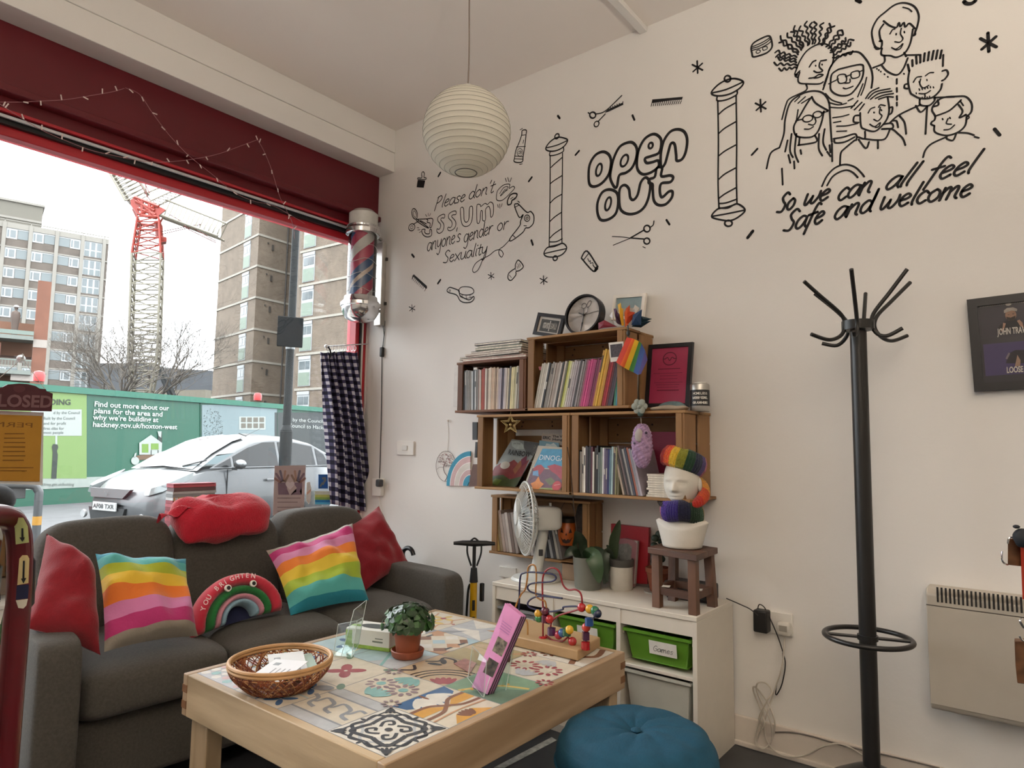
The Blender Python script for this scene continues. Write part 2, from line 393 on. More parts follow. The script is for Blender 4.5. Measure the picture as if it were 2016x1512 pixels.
MB().bx(-3.14, -2.09, 3.497, 3.503, .16, 2.49).bx(-5.2, -3.2, 3.497, 3.503, .16, 2.49).build('window_pane', GLASS, win2)
struct(MB().bx(-5.3, 0, 3.40, 3.412, 2.549, 2.561).build('trim_6', M('#cfd2d6', .3, .4)))      # pale rod of the blind
struct(MB().bx(-.016, 0, -4.1, 3.39, 0, .115).bx(-.024, 0, -4.1, 3.39, 0, .02).build('baseboard_right', M('#d8cfc5', .6, var=.03), bev=.004))
# floor stripe, ceiling trunking
p0, p1, p2_, p3 = [PX(x, y, 2, 0) for x, y in ((972, 1512), (994, 1512), (1096, 1458), (1086, 1452))]
struct(MB().prism([p0+V((0, 0, .0005)), p1+V((0, 0, .0005)), p2_+V((0, 0, .0005)), p3+V((0, 0, .0005))], (0, 0, .0012)).build('floor_stripe', M('#a9a9a2', .7, var=.3, nscale=40)))
cy = PX(1263, 50, 2, CH)
struct(MB().bx(-3.6, -.0, cy.y-.02, cy.y+.02, CH-.028, CH).build('trim_7', WHITE, bev=.003))
for lx, ly, lz in FILL_LAMPS:
    t = thing('fill_floor_lamp', 'added uplighter floor lamp with a white bowl, unseen fill for the ceiling', 'floor lamp', (lx, ly, 0), group='added uplighter floor lamps')
    MB().lathe([(.14, 0), (.14, .015), (.02, .03)], (lx, ly, 0), 28).build('base', BLACK, t); MB().tube([(lx, ly, .02), (lx, ly, lz-.10)], .012, 10).build('pole', BLACK, t)
    MB().lathe([(.02, -.12), (.10, -.08), (.16, .01), (.155, .01), (.095, -.07), (.0, -.09)], (lx, ly, lz), 32).build('lamp_shade', WPLAS, t, smooth=True)

# ---------------------------------------------------------------- mural painted on wall_right
CR = {'A': (780, 220, 3.78), 'B': (1040, 130, 3.436), 'C': (1460, 0, 3.149), 'P': (0, 0, 1)}
WN = V((-1, 0, 0))
def wp(c, x, y):
    ox, oy, s = CR[c]; p = PX(ox+x/s, oy+y/s, 0, -.0012); return p
def st(b, c, wd, q, closed=False, smooth=True, n=5):
    a = [float(k) for k in q.split()]; pts = [wp(c, a[i], a[i+1]) for i in range(0, len(a), 2)]
    m = len(a)//4*2; k = (wp(c, a[m], a[m+1])-wp(c, a[m], a[m+1]+10)).length/10
    b.ribbon(spline(pts, n, closed) if smooth and len(pts) > 2 else pts, wd*k*1.4, WN, closed)
def fillp(b, c, q):
    a = [float(k) for k in q.split()]; b.poly([wp(c, a[i], a[i+1]) for i in range(0, len(a), 2)])
def art(name, label, c, *items):
    b = MB()
    for it in items:
        if it[0] == 'f': fillp(b, c, it[1])
        elif it[0] == 'z':
            for q in it[2].split(';'): st(b, c, it[1], q, smooth=False)
        elif it[0] == 'c':
            for q in it[2].split(';'): st(b, c, it[1], q, True)
        else:
            for q in it[1].split(';'): st(b, c, it[0], q)
    return b.build(name, INK, wall, label=label)
def ell(cx_, cy_, rx, ry, a=0, n=12):
    return ' '.join('%.1f %.1f' % (cx_+rx*cos(t)*cos(a)-ry*sin(t)*sin(a), cy_+rx*cos(t)*sin(a)+ry*sin(t)*cos(a)) for t in [2*pi*k/n for k in range(n)])

art('painted_bristle_brush', 'painted bristle brush', 'A', ('c', 5, '190 492 189 460 200 446 210 460 207 488 222 492 218 504 165 503 162 492'), ('f', '160 508 216 512 205 566 152 562'))
art('painted_bottle', 'painted bottle', 'A', ('c', 6, '938 140 968 138 965 180 957 255 945 330 940 370 908 378 878 370 880 345 890 290 906 250 922 210 934 170'), (4, '934 175 966 172;894 262 962 258;886 330 945 334;878 350 942 353;922 135 940 124;918 392 938 388;948 210 944 235'), ('c', 3, ell(921, 302, 22, 28)), ('c', 2.5, ell(914, 303, 7, 11, .2)), (2.5, '924 290 922 314 936 308 926 302 936 295 925 290'))
art('painted_scissors', 'painted scissors cutting a letter', 'A', ('c', 5, ell(137, 760, 20, 40, -.2)+';'+ell(116, 860, 22, 27, .4)), ('c', 3, ell(138, 762, 10, 25, -.2)+';'+ell(116, 860, 9, 12, .4)), (5, '150 797 240 862 215 855 155 815 148 797;128 838 165 815;160 800 215 798 250 795;180 810 225 835'), (3, '228 780 218 765;240 775 238 755;248 775 256 757;170 865 155 862;178 878 160 880;185 890 172 900'))
art('painted_lettering', 'painted half-cut letter A', 'A', ('c', 5, '190 880 200 915 230 932 262 920 262 880 250 878 248 905 225 908 212 895 215 875'), ('c', 5, '228 798 272 798 262 858 250 860 252 830 230 822 236 808'))
def line_text(name, label, c, s, p0, p1, wd, xh, slant=.12):
    b = MB(); L = hand_len(s)
    def f(u, v):
        return wp(c, p0[0]+(p1[0]-p0[0])*u/L, p0[1]+(p1[1]-p0[1])*u/L-v*xh)
    k = (wp(c, p0[0], p0[1])-wp(c, p0[0], p0[1]+10)).length/10
    hand(b, s, f, wd*k*1.4, WN, slant); return b.build(name, INK, wall, label=label)
line_text('painted_lettering', 'painted words Please don\'t', 'A', 'Please', (285, 725), (510, 665), 5, 50, .2)
line_text('painted_lettering', None, 'A', "don't", (535, 655), (722, 600), 5, 52, .2)
line_text('painted_lettering', 'painted words anyone\'s gender or', 'A', "anyone's", (228, 1040), (478, 965), 5, 60, .1)
line_text('painted_lettering', None, 'A', 'gender', (500, 975), (715, 905), 5, 58, .1)
line_text('painted_lettering', None, 'A', 'or', (748, 890), (830, 870), 5, 56, .1)
line_text('painted_lettering', 'painted word sexuality', 'A', 'Sexuality', (348, 1130), (675, 1055), 5, 52, .1)
art('painted_lettering', 'painted outline letters SSUM', 'A',
    ('c', 4.5, '360 765 340 766 312 785 310 812 330 838 328 862 318 875 304 872 304 895 322 905 345 890 355 860 352 832 332 805 340 790 358 790;444 740 420 742 392 762 390 790 412 815 416 842 404 862 386 860 386 880 405 885 432 868 444 838 438 810 414 782 420 768 444 764;478 722 500 718 505 800 520 822 540 800 545 715 568 710 566 790 550 838 520 854 494 842 482 800;600 700 625 692 630 705 660 682 680 690 700 672 722 690 722 760 705 785 700 735 690 705 675 712 664 735 664 805 642 805 640 740 628 745 622 818 602 822'))
art('painted_swirl', 'painted letter E blowing away', 'A', ('c', 4.5, '760 580 800 545 845 540 840 570 870 555 880 570 850 605 815 640 780 662 748 655 748 610'), (4, '770 610 800 565 832 560 795 610 775 625 812 575;800 600 830 580;812 495 820 520;830 490 838 520;858 492 846 522;755 690 760 712;770 686 772 718;788 684 782 706'), ('c', 8, '835 645 850 620 875 608 898 612 895 632 880 650 862 660 855 685 832 692 828 668'), (4, '850 650 870 635;860 660 885 640'))
art('painted_hair_dryer', 'painted hair dryer with curling cable', 'A', ('c', 6.5, '880 698 895 685 912 690 972 748 1000 742 1024 775 1020 830 990 862 962 866 940 900 862 958 846 945 918 850 925 815 945 765 915 785'), ('c', 5, ell(974, 792, 20, 24)), ('c', 4, ell(974, 792, 8, 9)), (4.5, '880 712 915 695;925 815 938 770;866 918 885 935;950 848 970 850;905 665 918 675;848 950 800 1000 768 1025 765 1060 785 1082 796 1055 775 1028 735 1035 690 1070 630 1100 590 1130 568 1175 580 1196 610 1175 640 1110 672 1020'))
art('painted_shaving_brush', 'painted shaving brush', 'A', ('c', 6, '910 1104 946 1150 920 1180 892 1190 890 1215 855 1255 832 1240 836 1205 862 1180 885 1165 888 1135'), (3, '905 1130 915 1160;918 1128 925 1152;900 1150 905 1168;842 1215 858 1235;885 1165 895 1188'))
art('painted_comb', 'painted comb pointing down', 'A', ('f', '132 1210 228 1296 230 1312 222 1318 128 1228 120 1250 116 1246 122 1218'), ('z', 3, '140 1232 128 1256;150 1242 138 1266;160 1250 148 1276;170 1260 158 1284;180 1268 168 1292;190 1276 178 1302;200 1284 188 1310;210 1296 198 1318;222 1310 212 1334'))
art('painted_hair_brush', 'painted round hair brush', 'A', ('c', 6, '378 1330 395 1308 420 1312 465 1330 470 1345 478 1370 540 1400 575 1375 578 1395 555 1416 510 1420 475 1405 455 1370 430 1356 392 1346'), ('c', 5, '466 1325 490 1304 540 1304 570 1318 576 1345 545 1362 500 1362 470 1348'), ('c', 3, ell(399, 1332, 6, 6)), (3, '468 1352 480 1378 520 1390 572 1376;490 1362 494 1384;520 1368 522 1388;548 1364 550 1384'))
def aster(name, c, x, y, r, wd):
    art(name, 'painted star', c, ('z', wd, '%f %f %f %f;%f %f %f %f;%f %f %f %f' % (x-r*.05, y-r, x+r*.05, y+r, x-r*.85, y-r*.4, x+r*.85, y+r*.5, x-r*.7, y+r*.75, x+r*.8, y-r*.6)))
aster('painted_star', 'A', 118, 1462, 26, 4.5); aster('painted_star', 'A', 706, 1222, 26, 4.5); aster('painted_star', 'A', 1097, 1253, 32, 5.5)
aster('painted_star', 'C', 118, 655, 38, 8); aster('painted_star', 'C', 1530, 262, 58, 13); aster('painted_star', 'P', 1373, 132, 12, 2.4)
art('painted_dashes', 'painted short dashes scattered between the motifs', 'P', ('z', 3, '863 347 867 340;1041 357 1047 349;1046 473 1049 482;811 501 815 506;862 558 867 551;1098 228 1102 233;1245 227 1249 236;1133 305 1140 297;1312 433 1318 442;1480 305 1491 293'), ('z', 4.5, '1472 468 1482 455;1686 0 1694 4;1958 254 1968 266'))
art('painted_dashes', None, 'P', (5, '1898 3 1903 7 1912 7 1920 2'))
# barber poles
def mpole(x0, lbl, q):
    art('painted_barber_pole', lbl, 'B', *q)
mpole(0, 'smaller painted barber pole', [('c', 7, ell(194, 475, 13, 18, .5)), ('c', 7, '118 556 150 510 200 482 250 490 266 505 240 545 190 572 140 575'), (6, '125 553 195 535 262 505;148 580 146 605 190 600 236 578 238 552;148 605 148 800 142 1180 140 1225;232 590 230 800 226 1000 228 1200;155 685 175 665 230 618;150 795 175 775 230 740;150 925 180 895 226 868;148 1050 180 1020 224 990;145 1165 175 1135 226 1100;145 1190 190 1188 230 1168;140 1225 180 1220 226 1200'), ('c', 7, '106 1268 130 1228 190 1212 235 1200 260 1230 235 1270 190 1290 130 1290'), (6, '112 1268 180 1252 258 1235'), ('c', 7, ell(182, 1300, 14, 16, .4))])
mpole(1, 'larger painted barber pole', [('c', 9, ell(1348, 86, 21, 21)), ('c', 9, '1238 182 1280 130 1340 95 1400 85 1455 108 1430 150 1360 190 1280 202'), (8, '1244 182 1340 158 1452 108;1278 205 1280 235 1340 228 1408 195 1412 165;1282 235 1286 500 1284 800 1290 960;1406 195 1410 500 1408 750 1412 930;1290 325 1330 290 1400 250;1290 455 1330 420 1402 378;1292 605 1330 575 1402 535;1290 765 1330 730 1402 690;1290 895 1330 865 1402 825;1292 930 1340 925 1412 900;1290 962 1340 955 1412 932'), ('c', 9, '1240 1018 1285 965 1350 960 1412 932 1466 972 1430 1015 1370 1045 1300 1040'), (8, '1248 1016 1350 998 1462 975'), ('c', 9, ell(1354, 1064, 25, 20))])
art('painted_lettering', 'painted bubble letters open out', 'B',
    ('c', 14, '505 580 455 602 418 660 408 730 415 800 450 815 500 790 545 730 560 650 545 600;680 516 620 545 580 620 560 700 555 760 580 815 600 815 615 740 660 722 700 690 728 630 735 565 715 525;850 460 790 490 750 560 735 640 740 700 775 732 830 720 880 680 878 640 840 650 800 655 790 625 830 610 880 590 898 545 895 490;1010 428 960 445 920 500 902 560 895 620 900 685 925 660 945 590 965 525 990 530 1000 600 1005 640 1040 630 1065 580 1075 500 1055 445;550 835 500 855 470 920 468 990 490 1040 540 1038 590 1000 608 930 600 860;620 830 650 805 680 830 690 890 712 905 740 870 760 790 790 755 815 770 825 820 810 900 780 960 730 995 670 1000 625 970 615 900;870 690 905 690 900 745 960 740 980 755 960 785 900 795 890 850 905 888 950 850 975 850 970 890 930 935 880 940 850 910 842 840 840 800 815 790 820 765 855 750'),
    ('c', 11, ell(478, 702, 18, 42, .25)+';'+ell(650, 640, 22, 42, .4)+';'+ell(828, 538, 14, 20, .3)+';'+ell(540, 932, 18, 45, .25)))
art('painted_thinning_scissors', 'painted thinning scissors', 'B', ('c', 8, ell(436, 332, 20, 20)), ('c', 6, ell(462, 392, 15, 20, .5)), (6, '405 315 418 325;455 325 520 305 632 200;475 372 520 325'), ('f', '515 318 540 292 640 246 642 262 545 308'), ('z', 4, '560 292 556 280;575 286 570 272;590 280 585 266;605 272 600 258;620 264 615 252;640 262 640 240'))
art('painted_comb', 'painted comb lying level', 'B', ('f', '838 226 1046 208 1040 228 970 232 838 250'), ('z', 4, ';'.join('%d %d %d %d' % (840+i*14, 235, 831+i*14, 272-i*1.2) for i in range(15))))
art('painted_scissors', 'painted open scissors', 'B', ('c', 8, ell(803, 1100, 21, 22)+';'+ell(802, 1184, 20, 20)), (4, '568 1153 640 1157 700 1165 780 1172;575 1212 640 1185 700 1160 780 1112;775 1222 792 1230'), (7, '690 1163 780 1170;690 1163 782 1110'), (6, '826 1090 845 1075 850 1048'))
art('painted_clipper', 'painted hair clipper', 'B', ('c', 8, '398 1252 362 1292 370 1312 440 1388 468 1362 462 1345'), (5, '375 1310 408 1268;440 1350 462 1378'), ('f', '452 1362 466 1352 474 1372 455 1394 444 1386'), (4, '402 1302 412 1322 420 1316 420 1335 436 1330 438 1350'))
art('painted_jar', 'painted jar', 'C', ('c', 8, '60 292 80 262 140 230 172 224 185 250 188 292 160 325 110 345 72 352 64 330'), (5, '62 300 100 290 150 265 180 240;66 312 110 300 160 275 184 255;62 290 78 285 130 262 172 236'), ('c', 4, ell(103, 320, 14, 9, -.4)+';132 295 155 288 158 303 135 312'))
# the group of people
PPL = []
import random as _r2
_q = _r2.Random(3)
def wig(x0, y0, x1, y1, a=9, n=6):
    L = max(1, sqrt((x1-x0)**2+(y1-y0)**2)); nx, ny = -(y1-y0)/L, (x1-x0)/L
    return ' '.join('%.1f %.1f' % (x0+(x1-x0)*t/n+nx*a*(.3+.7*t/n)*(1 if t % 2 else -1), y0+(y1-y0)*t/n+ny*a*(.3+.7*t/n)*(1 if t % 2 else -1)) for t in range(n+1))
hair = []
for i in range(23):
    t = i/22; a = pi*1.10-t*pi*1.02-.02
    ix, iy = 470+118*cos(a)-14, 385-115*sin(a); ox, oy = 462+250*cos(a), 372-238*sin(a)
    if t > .72: ox = min(ox, 700)
    hair.append(wig(ix+_q.gauss(0, 4), iy, ox+_q.gauss(0, 8), oy+_q.gauss(0, 8), 8+_q.random()*3, 7+_q.randint(0, 1)))
art('painted_people', 'painted person with radiating curly hair', 'C', (8, ';'.join(hair)), (7, '345 465 330 460 340 430 360 380 400 320 450 285 500 270 545 285 570 330 565 390 545 430 520 500 510 530;360 450 350 490 360 515 410 520 480 520 505 508;398 520 400 560 300 610 275 650 250 740;360 440 345 455 332 470 348 480;420 415 440 385 460 375;490 378 525 372;485 388 482 415 502 440 470 450 448 440;418 485 450 480 480 462 505 465 478 480 450 484'), ('z', 6, '458 405 460 410;498 398 500 403'))
art('painted_people', 'painted person in headscarf and glasses', 'C', (8, '505 555 530 480 548 420 590 365 650 330 720 322 765 360 800 420 812 480 805 545;600 430 735 400 755 430 745 490 700 560 660 590 600 590 555 560 552 510 560 460 600 430'), ('c', 6, '597 470 642 462 648 505 605 515;680 452 725 440 728 475 685 485'), (6, '540 520 600 490;645 475 680 462;728 445 755 435;630 545 650 550 690 535;640 515 670 512 672 490;775 480 760 540 740 590;752 520 720 600;520 580 560 620 620 640;540 635 600 650 650 640;548 665 620 668 700 655;565 730 620 722 665 710;570 760 615 752;590 782 650 780 720 765;590 815 650 812;660 625 690 610'))
art('painted_people', 'painted person with long straight hair and glasses', 'C', (8, '235 915 262 830 270 740 300 640 360 590 430 565 500 575 540 630 548 720 556 850 560 880;435 600 400 650 360 720 325 780 330 830 360 850 430 850 470 820 495 760 510 690;435 600 460 640 535 685;360 850 355 900;455 840 462 880 350 900;235 915 180 950 155 1045;250 1045 255 1145;285 870 270 940;310 830 300 930 318 975;340 830 330 940 352 1005;325 1000 328 1045;290 960 302 1010;365 930 370 955;480 830 478 920 500 965;515 800 505 880 525 930;545 900 550 945;560 890 562 1000;530 940 552 970'), ('c', 6, ell(410, 735, 32, 20, -.25)+';'+ell(470, 710, 28, 19, -.25)), (6, '335 750 378 738;440 722 446 718;498 700 535 690;415 770 445 775 460 755 455 735;390 800 420 800 445 785;350 680 340 745;330 630 360 600;350 640 395 600;372 640 420 610'))
art('painted_people', 'painted person with a bob fringe', 'C', (8, '850 300 830 290 815 255 808 190 840 120 890 75 950 30 1010 18 1070 40 1098 95 1090 160 1068 220;880 130 920 160 960 170 975 140 985 165 1005 140 1015 168 1040 145 1075 178;880 150 855 190 860 240 870 255;855 255 870 260 865 295 840 305 825 290;870 300 868 340 920 345 960 355 1010 330 1045 270 1062 180;885 345 882 390 815 420;865 400 900 440 960 465 1000 430 1030 360;1008 325 1020 350;1020 342 1100 340;962 490 962 520;962 545 963 570;962 595 964 620;962 635 963 655'), (6, '920 210 935 185 950 180;990 175 985 210 1000 240 980 262 950 258;930 295 955 305 985 285 1000 270 985 300 960 310 940 300;1075 190 1078 215 1065 222;1000 45 1035 55 1055 72'), ('z', 6, '958 208 958 216;1008 195 1010 203;838 425 840 428;862 442 864 446;885 458 888 462;905 475 908 478;850 432 852 436;1005 455 1008 460'))
art('painted_people', 'painted person with spiky hair and moustache', 'C', (8, '1040 440 1032 500 1045 570 1065 590 1110 610 1180 605 1230 560 1242 520;1250 340 1248 410;1245 440 1270 435 1280 460 1260 490 1242 500;1030 520 1012 525 1010 545 1030 550;1105 615 1108 650 1160 655 1195 625 1195 605;1108 650 980 710 920 760;1150 660 1140 830;1080 655 1110 695 1150 660;1215 620 1220 650 1190 660;1200 605 1320 600;980 720 1010 760 1020 830'), (9, '1040 440 1030 400;1060 410 1058 372;1085 395 1082 350;1108 388 1108 340;1130 380 1135 330;1155 375 1162 322;1180 370 1190 315;1205 365 1215 312;1230 362 1240 312'), (6, '1065 510 1085 480 1115 475;1140 470 1165 452 1190 450;1110 490 1105 520 1125 545 1160 530;1100 580 1140 580 1170 562;1135 580 1138 600'), ('z', 5, '1100 550 1104 560;1118 545 1121 556;1135 543 1138 552;1152 540 1155 548;1170 536 1172 545;1188 538 1191 545;1120 602 1121 612;1135 602 1136 612;1150 600 1151 610;1165 596 1166 606;1082 575 1084 582;1100 505 1102 512;1148 492 1150 500'))
art('painted_people', 'painted person with swept hair and collar', 'C', (8, '735 700 740 780 760 800 820 815 860 790 900 740 915 680 905 600;735 715 700 720 695 755 725 760;915 670 935 665 930 700 910 712;765 815 762 860 720 850 710 870;762 860 830 868 890 860 920 800;725 865 770 920 790 880;845 870 845 920;700 870 640 920 615 950 610 1020;870 800 930 800 970 830 1000 860 1015 900;930 750 960 750 970 790;575 860 580 885 640 880 700 850;570 860 630 850 700 830 715 850;880 770 930 765 935 795 870 800'), (7, '680 670 720 625;700 680 745 635;730 685 760 645;770 610 800 570 850 545;785 610 830 570 920 550;800 615 850 580 930 565;830 610 880 590 940 580;850 615 900 600 940 602'), (6, '785 700 800 675 825 665;850 665 860 650 890 655;860 665 855 700 870 720 845 750 820 740;795 770 825 785 860 760 850 785 830 790;820 695 822 700;865 680 868 686'))
art('painted_people', 'painted person with a short crop, smiling', 'C', (8, '1195 780 1175 770 1180 755 1195 745 1200 720 1180 680 1200 640 1250 605 1330 598 1390 600 1425 640 1425 690 1400 720;1200 720 1280 690 1330 650 1360 620;1345 650 1370 690 1350 730 1390 710;1195 780 1200 820 1270 840 1340 820 1385 780 1395 725;1275 840 1272 860 1310 870 1330 830;1268 850 1180 890 1140 930 1125 975;1340 822 1400 825 1440 838;1445 848 1470 855'), (6, '1245 735 1248 742;1280 735 1270 765 1300 770;1255 805 1290 800 1320 775;1290 728 1294 735;1375 720 1400 715 1410 730 1390 745;1355 625 1375 655'))
art('painted_people', 'painted bald head seen from behind', 'C', (8, '498 1155 530 1090 580 1040 640 1020 700 1035 740 1070 760 1095;530 1150 560 1100 600 1070 650 1055 690 1070 720 1100'))
line_text('painted_lettering', 'painted words so we can all feel', 'C', 'So', (215, 1325), (325, 1290), 11, 62, .3)
line_text('painted_lettering', None, 'C', 'we', (375, 1275), (535, 1235), 11, 62, .3)
line_text('painted_lettering', None, 'C', 'can', (585, 1250), (800, 1190), 11, 68, .3)
line_text('painted_lettering', None, 'C', 'all', (880, 1180), (1040, 1145), 11, 70, .45)
line_text('painted_lettering', None, 'C', 'feel', (1140, 1130), (1425, 1070), 11, 72, .35)
line_text('painted_lettering', 'painted words safe and welcome', 'C', 'Safe', (255, 1440), (500, 1380), 11, 70, .3)
line_text('painted_lettering', None, 'C', 'and', (565, 1365), (800, 1310), 11, 70, .3)
line_text('painted_lettering', None, 'C', 'welcome', (845, 1300), (1415, 1215), 11, 72, .3)
EXT = .31  # street colours darkened to stand in for dimmer daylight outside
# ---------------------------------------------------------------- the street outside
G = -.2
HP0 = PX(0, 750, 2, 2.38); HP1 = PX(640, 803, 2, 2.38)
HU = (HP1-HP0); HU.z = 0; HU.normalize(); HN = V((HU.y, -HU.x, 0))       # along the hoarding, and out of it towards the shop
if HN.dot(CAM-HP0) < 0: HN = -HN
def HPt(px, py, off=.004):
    d = ray(px, py); t = (HP0-CAM).dot(HN)/d.dot(HN); return CAM+d*t+HN*off
def hq(b, px0, py0, px1, py1, off=.004):
    b.poly([HPt(px0, py1, off), HPt(px1, py1, off), HPt(px1, py0, off), HPt(px0, py0, off)])
ASPH = M('#6f7072', .85, var=.18, nscale=3, bump=.2, bscale=80)
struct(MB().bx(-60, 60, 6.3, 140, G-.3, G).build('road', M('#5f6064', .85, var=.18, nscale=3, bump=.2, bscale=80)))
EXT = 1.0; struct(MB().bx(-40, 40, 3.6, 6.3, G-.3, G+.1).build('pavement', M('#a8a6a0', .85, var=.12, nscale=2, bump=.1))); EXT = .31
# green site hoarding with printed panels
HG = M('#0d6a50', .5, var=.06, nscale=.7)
a = HP0-HU*6; bq = HP1+HU*9
hd = thing('site_hoarding', 'long green site hoarding across the road with printed council panels', 'hoarding', (HP0.x, HP0.y, G))
b = MB(); b.prism([V((a.x, a.y, G)), V((bq.x, bq.y, G)), V((bq.x, bq.y, 2.30)), V((a.x, a.y, 2.30))], -HN*.06); b.build('board', HG, hd)
b = MB(); b.prism([V((a.x, a.y, 2.24))+HN*.05, V((bq.x, bq.y, 2.24))+HN*.05, V((bq.x, bq.y, 2.38))+HN*.05, V((a.x, a.y, 2.38))+HN*.05], -HN*.15); b.build('top_rail', M('#1f8268', .5), hd)
b = MB(); hq(b, -60, 941, 700, 941, .01); b = MB()
q0 = HPt(60, 943).z; q1 = HPt(60, 964).z
b.prism([V((a.x, a.y, q1))+HN*.01, V((bq.x, bq.y, q1))+HN*.01, V((bq.x, bq.y, q0))+HN*.01, V((a.x, a.y, q0))+HN*.01], -HN*.01); b.build('white_strip', M('#b9c4bd', .6), hd)
LG = M('#8bb060', .6, var=.03); W0 = M('#c9d2cd', .6, var=.02); DKG = M('#26352c', .6)
pg = MB(); hq(pg, -40, 772, 170, 942, .012); pg.build('printed_panel', LG, hd, label='light green printed panel')
b = MB(); hq(b, 60, 806, 160, 858, .016); hq(b, 108, 858, 112, 875, .016); b.build('placard', W0, hd)
b = MB(); b.poly([HPt(x, y, .018) for x, y in ((100, 942), (110, 942), (113, 895), (111, 888), (114, 880), (112, 875), (104, 874), (101, 880), (103, 890))])
b.build('printed_arm', DKG, hd)
def htext(s, x, y, hpx, xend, mat, bold=.0, off=.02):
    P = HPt(x, y, off); E_ = HPt(xend, y, off); up = HPt(x, y-hpx, off)
    return text('lettering', s, P, HU, (0, 0, 1), (up-P).length, mat, hd, bold=bold, fit=(E_-P).length)
def htx(s, x, y, hpx, xend, mat, y2=None, bold=.0, off=.02):
    P = HPt(x, y, off); E_ = HPt(xend, y if y2 is None else y2, off); xd = (E_-P).normalized()
    up = HPt(x, y-hpx, off); n = HN; yd = n.cross(xd)
    return text('lettering', s, P, xd, yd, (up-P).length, mat, hd, bold=bold, fit=(E_-P).length)
WT = M('#e6ece8', .6, var=.01)
HT = [('Find out more about our', 184, 800, 11.5, 331, 808), ('plans for the area and', 183, 813, 11.5, 318, 820), ("why we're building at", 182, 826, 11.5, 311, 831), ('hackney.gov.uk/hoxton-west', 181, 840, 11.5, 347, 845)]
for s, x, y, h, xe, ye in HT: htx(s, x, y, h*1.25, xe, WT, ye, .02)
htx('BUILDING', 62, 796, 16, 137, DKG, 797, .02)
for s, x, y, xe in (('d by the Council', 104, 815, 156), ('Built by the Council', 84, 826, 146), ('and for profit', 84, 836, 129), ('first dibs for', 84, 846, 125), ('most people', 84, 854, 123)): htx(s, x, y, 8, xe, M('#5a6a66', .6), y, .0)
htx('hackney.gov.uk/building', 75, 956, 8, 144, M('#5c6660', .6), 956)
htx('HI', 189, 955, 8, 197, M('#5c6660', .6), 955)
# printed house and key
b = MB(); b.k = 0
def hpoly(b, k, pts, off=.02): b.k = k; b.poly([HPt(x, y, off) for x, y in pts])
hpoly(b, 0, [(268, 906), (340, 900), (330, 890), (268, 897)], .018)
hpoly(b, 1, [(273, 895), (317, 895), (318, 872), (296, 856), (273, 872)], .022)
hpoly(b, 2, [(294, 856), (310, 866), (311, 850), (318, 850), (318, 872), (296, 856)], .02); hpoly(b, 1, [(309, 849), (317, 849), (316, 862), (311, 858)], .024)
hpoly(b, 3, [(278, 891), (291, 891), (291, 874), (278, 874)], .025); hpoly(b, 3, [(296, 885), (311, 885), (311, 873), (296, 873)], .025); hpoly(b, 1, [(297, 895), (309, 895), (309, 887), (297, 887)], .026); hpoly(b, 2, [(295.5, 895), (297, 895), (297, 886), (295.5, 886)], .027); hpoly(b, 2, [(309, 895), (310.5, 895), (310.5, 886), (309, 886)], .027)
b.k = 1; b.poly([HPt(265+8*cos(t*pi/8), 907+8*sin(t*pi/8), .022) for t in range(16)]); hpoly(b, 1, [(262, 901), (266, 901), (268, 891), (264, 893)], .022)
b.build('printed_house', [M('#7d5b3d', .6), W0, DKG, M('#7fae3f', .6)], hd)
# printed photograph panel: pale sky, tree, cream house
b = MB(); b.k = 0; hq(b, 397, 797, 545, 930, .012); b.k = 1; hq(b, 540, 812, 700, 930, .014)
b.k = 2; hq(b, 470, 820, 522, 846, .016); b.k = 3
for i in range(4):
    for j in range(2): hq(b, 474+i*12, 822+j*11.5, 483+i*12, 831+j*11.5, .02)
b.k = 4
for i in range(320):
    t = rnd.random()*2*pi; r = sqrt(rnd.random()); x = 418+r*24*cos(t)-r*4; y = 838+r*34*sin(t)
    if x < 399: continue
    s = .6+rnd.random()*1.6; hpoly(b, 4, [(x, y), (x+s, y+.4), (x+s*.4, y+s)], .016+rnd.random()*.002)
b.build('printed_photo', [M('#93a8ad', .6, var=.1, nscale=.5), M('#3c4546', .6), W0, M('#7d776a', .6), M('#47504d', .7)], hd)
htx('d by the Council, some', 566, 829, 10, 660, WT, 834); htx('Council to Hackney', 566, 841, 11, 648, WT, 846)
b = MB(); hq(b, 393.5, 790, 396, 905, .02); hq(b, 545, 795, 546, 860, .02); b.build('panel_joint', M('#0c5340', .6), hd)
for x, y in ((74, 744), (505, 781)):
    c = HPt(x, y, .05)
    tag(MB().lathe([(.04, 0), (.105, .02), (.115, .16), (.09, .23), (.02, .25)], (c.x, c.y, HPt(x, y+9, .05).z), 14).build('hazard_lamp', M('#d81d1d', .35, emit=.05), smooth=True), 'red hazard lamp on top of the green hoarding, %s' % ('above the pale green panel' if x < 100 else 'beside the lamp post'), 'hazard lamp', 'red lamps on the hoarding')

# ---------------------------------------------------------------- car parked at the kerb, nose to the left
Q = AT(430, 915, 10.0); Q.z = G
def on_line(px):                                     # where the flank line meets the vertical plane of a pixel column
    d = ray(px, 900); n = V((d.y, -d.x, 0)); t = (CAM-Q).dot(n)/HU.dot(n); return Q+HU*t
FC = on_line(292)
car = thing('hatchback_car', 'silver hatchback car parked in front of the green hoarding', 'car', tuple(FC), atan2(HU.y, HU.x))
SIL = M('#6a6d70', .34, .25, var=.02, coat=.3); DG = M('#15191c', .08, var=.02, spec=.28); TR = M('#2a2c2e', .5)
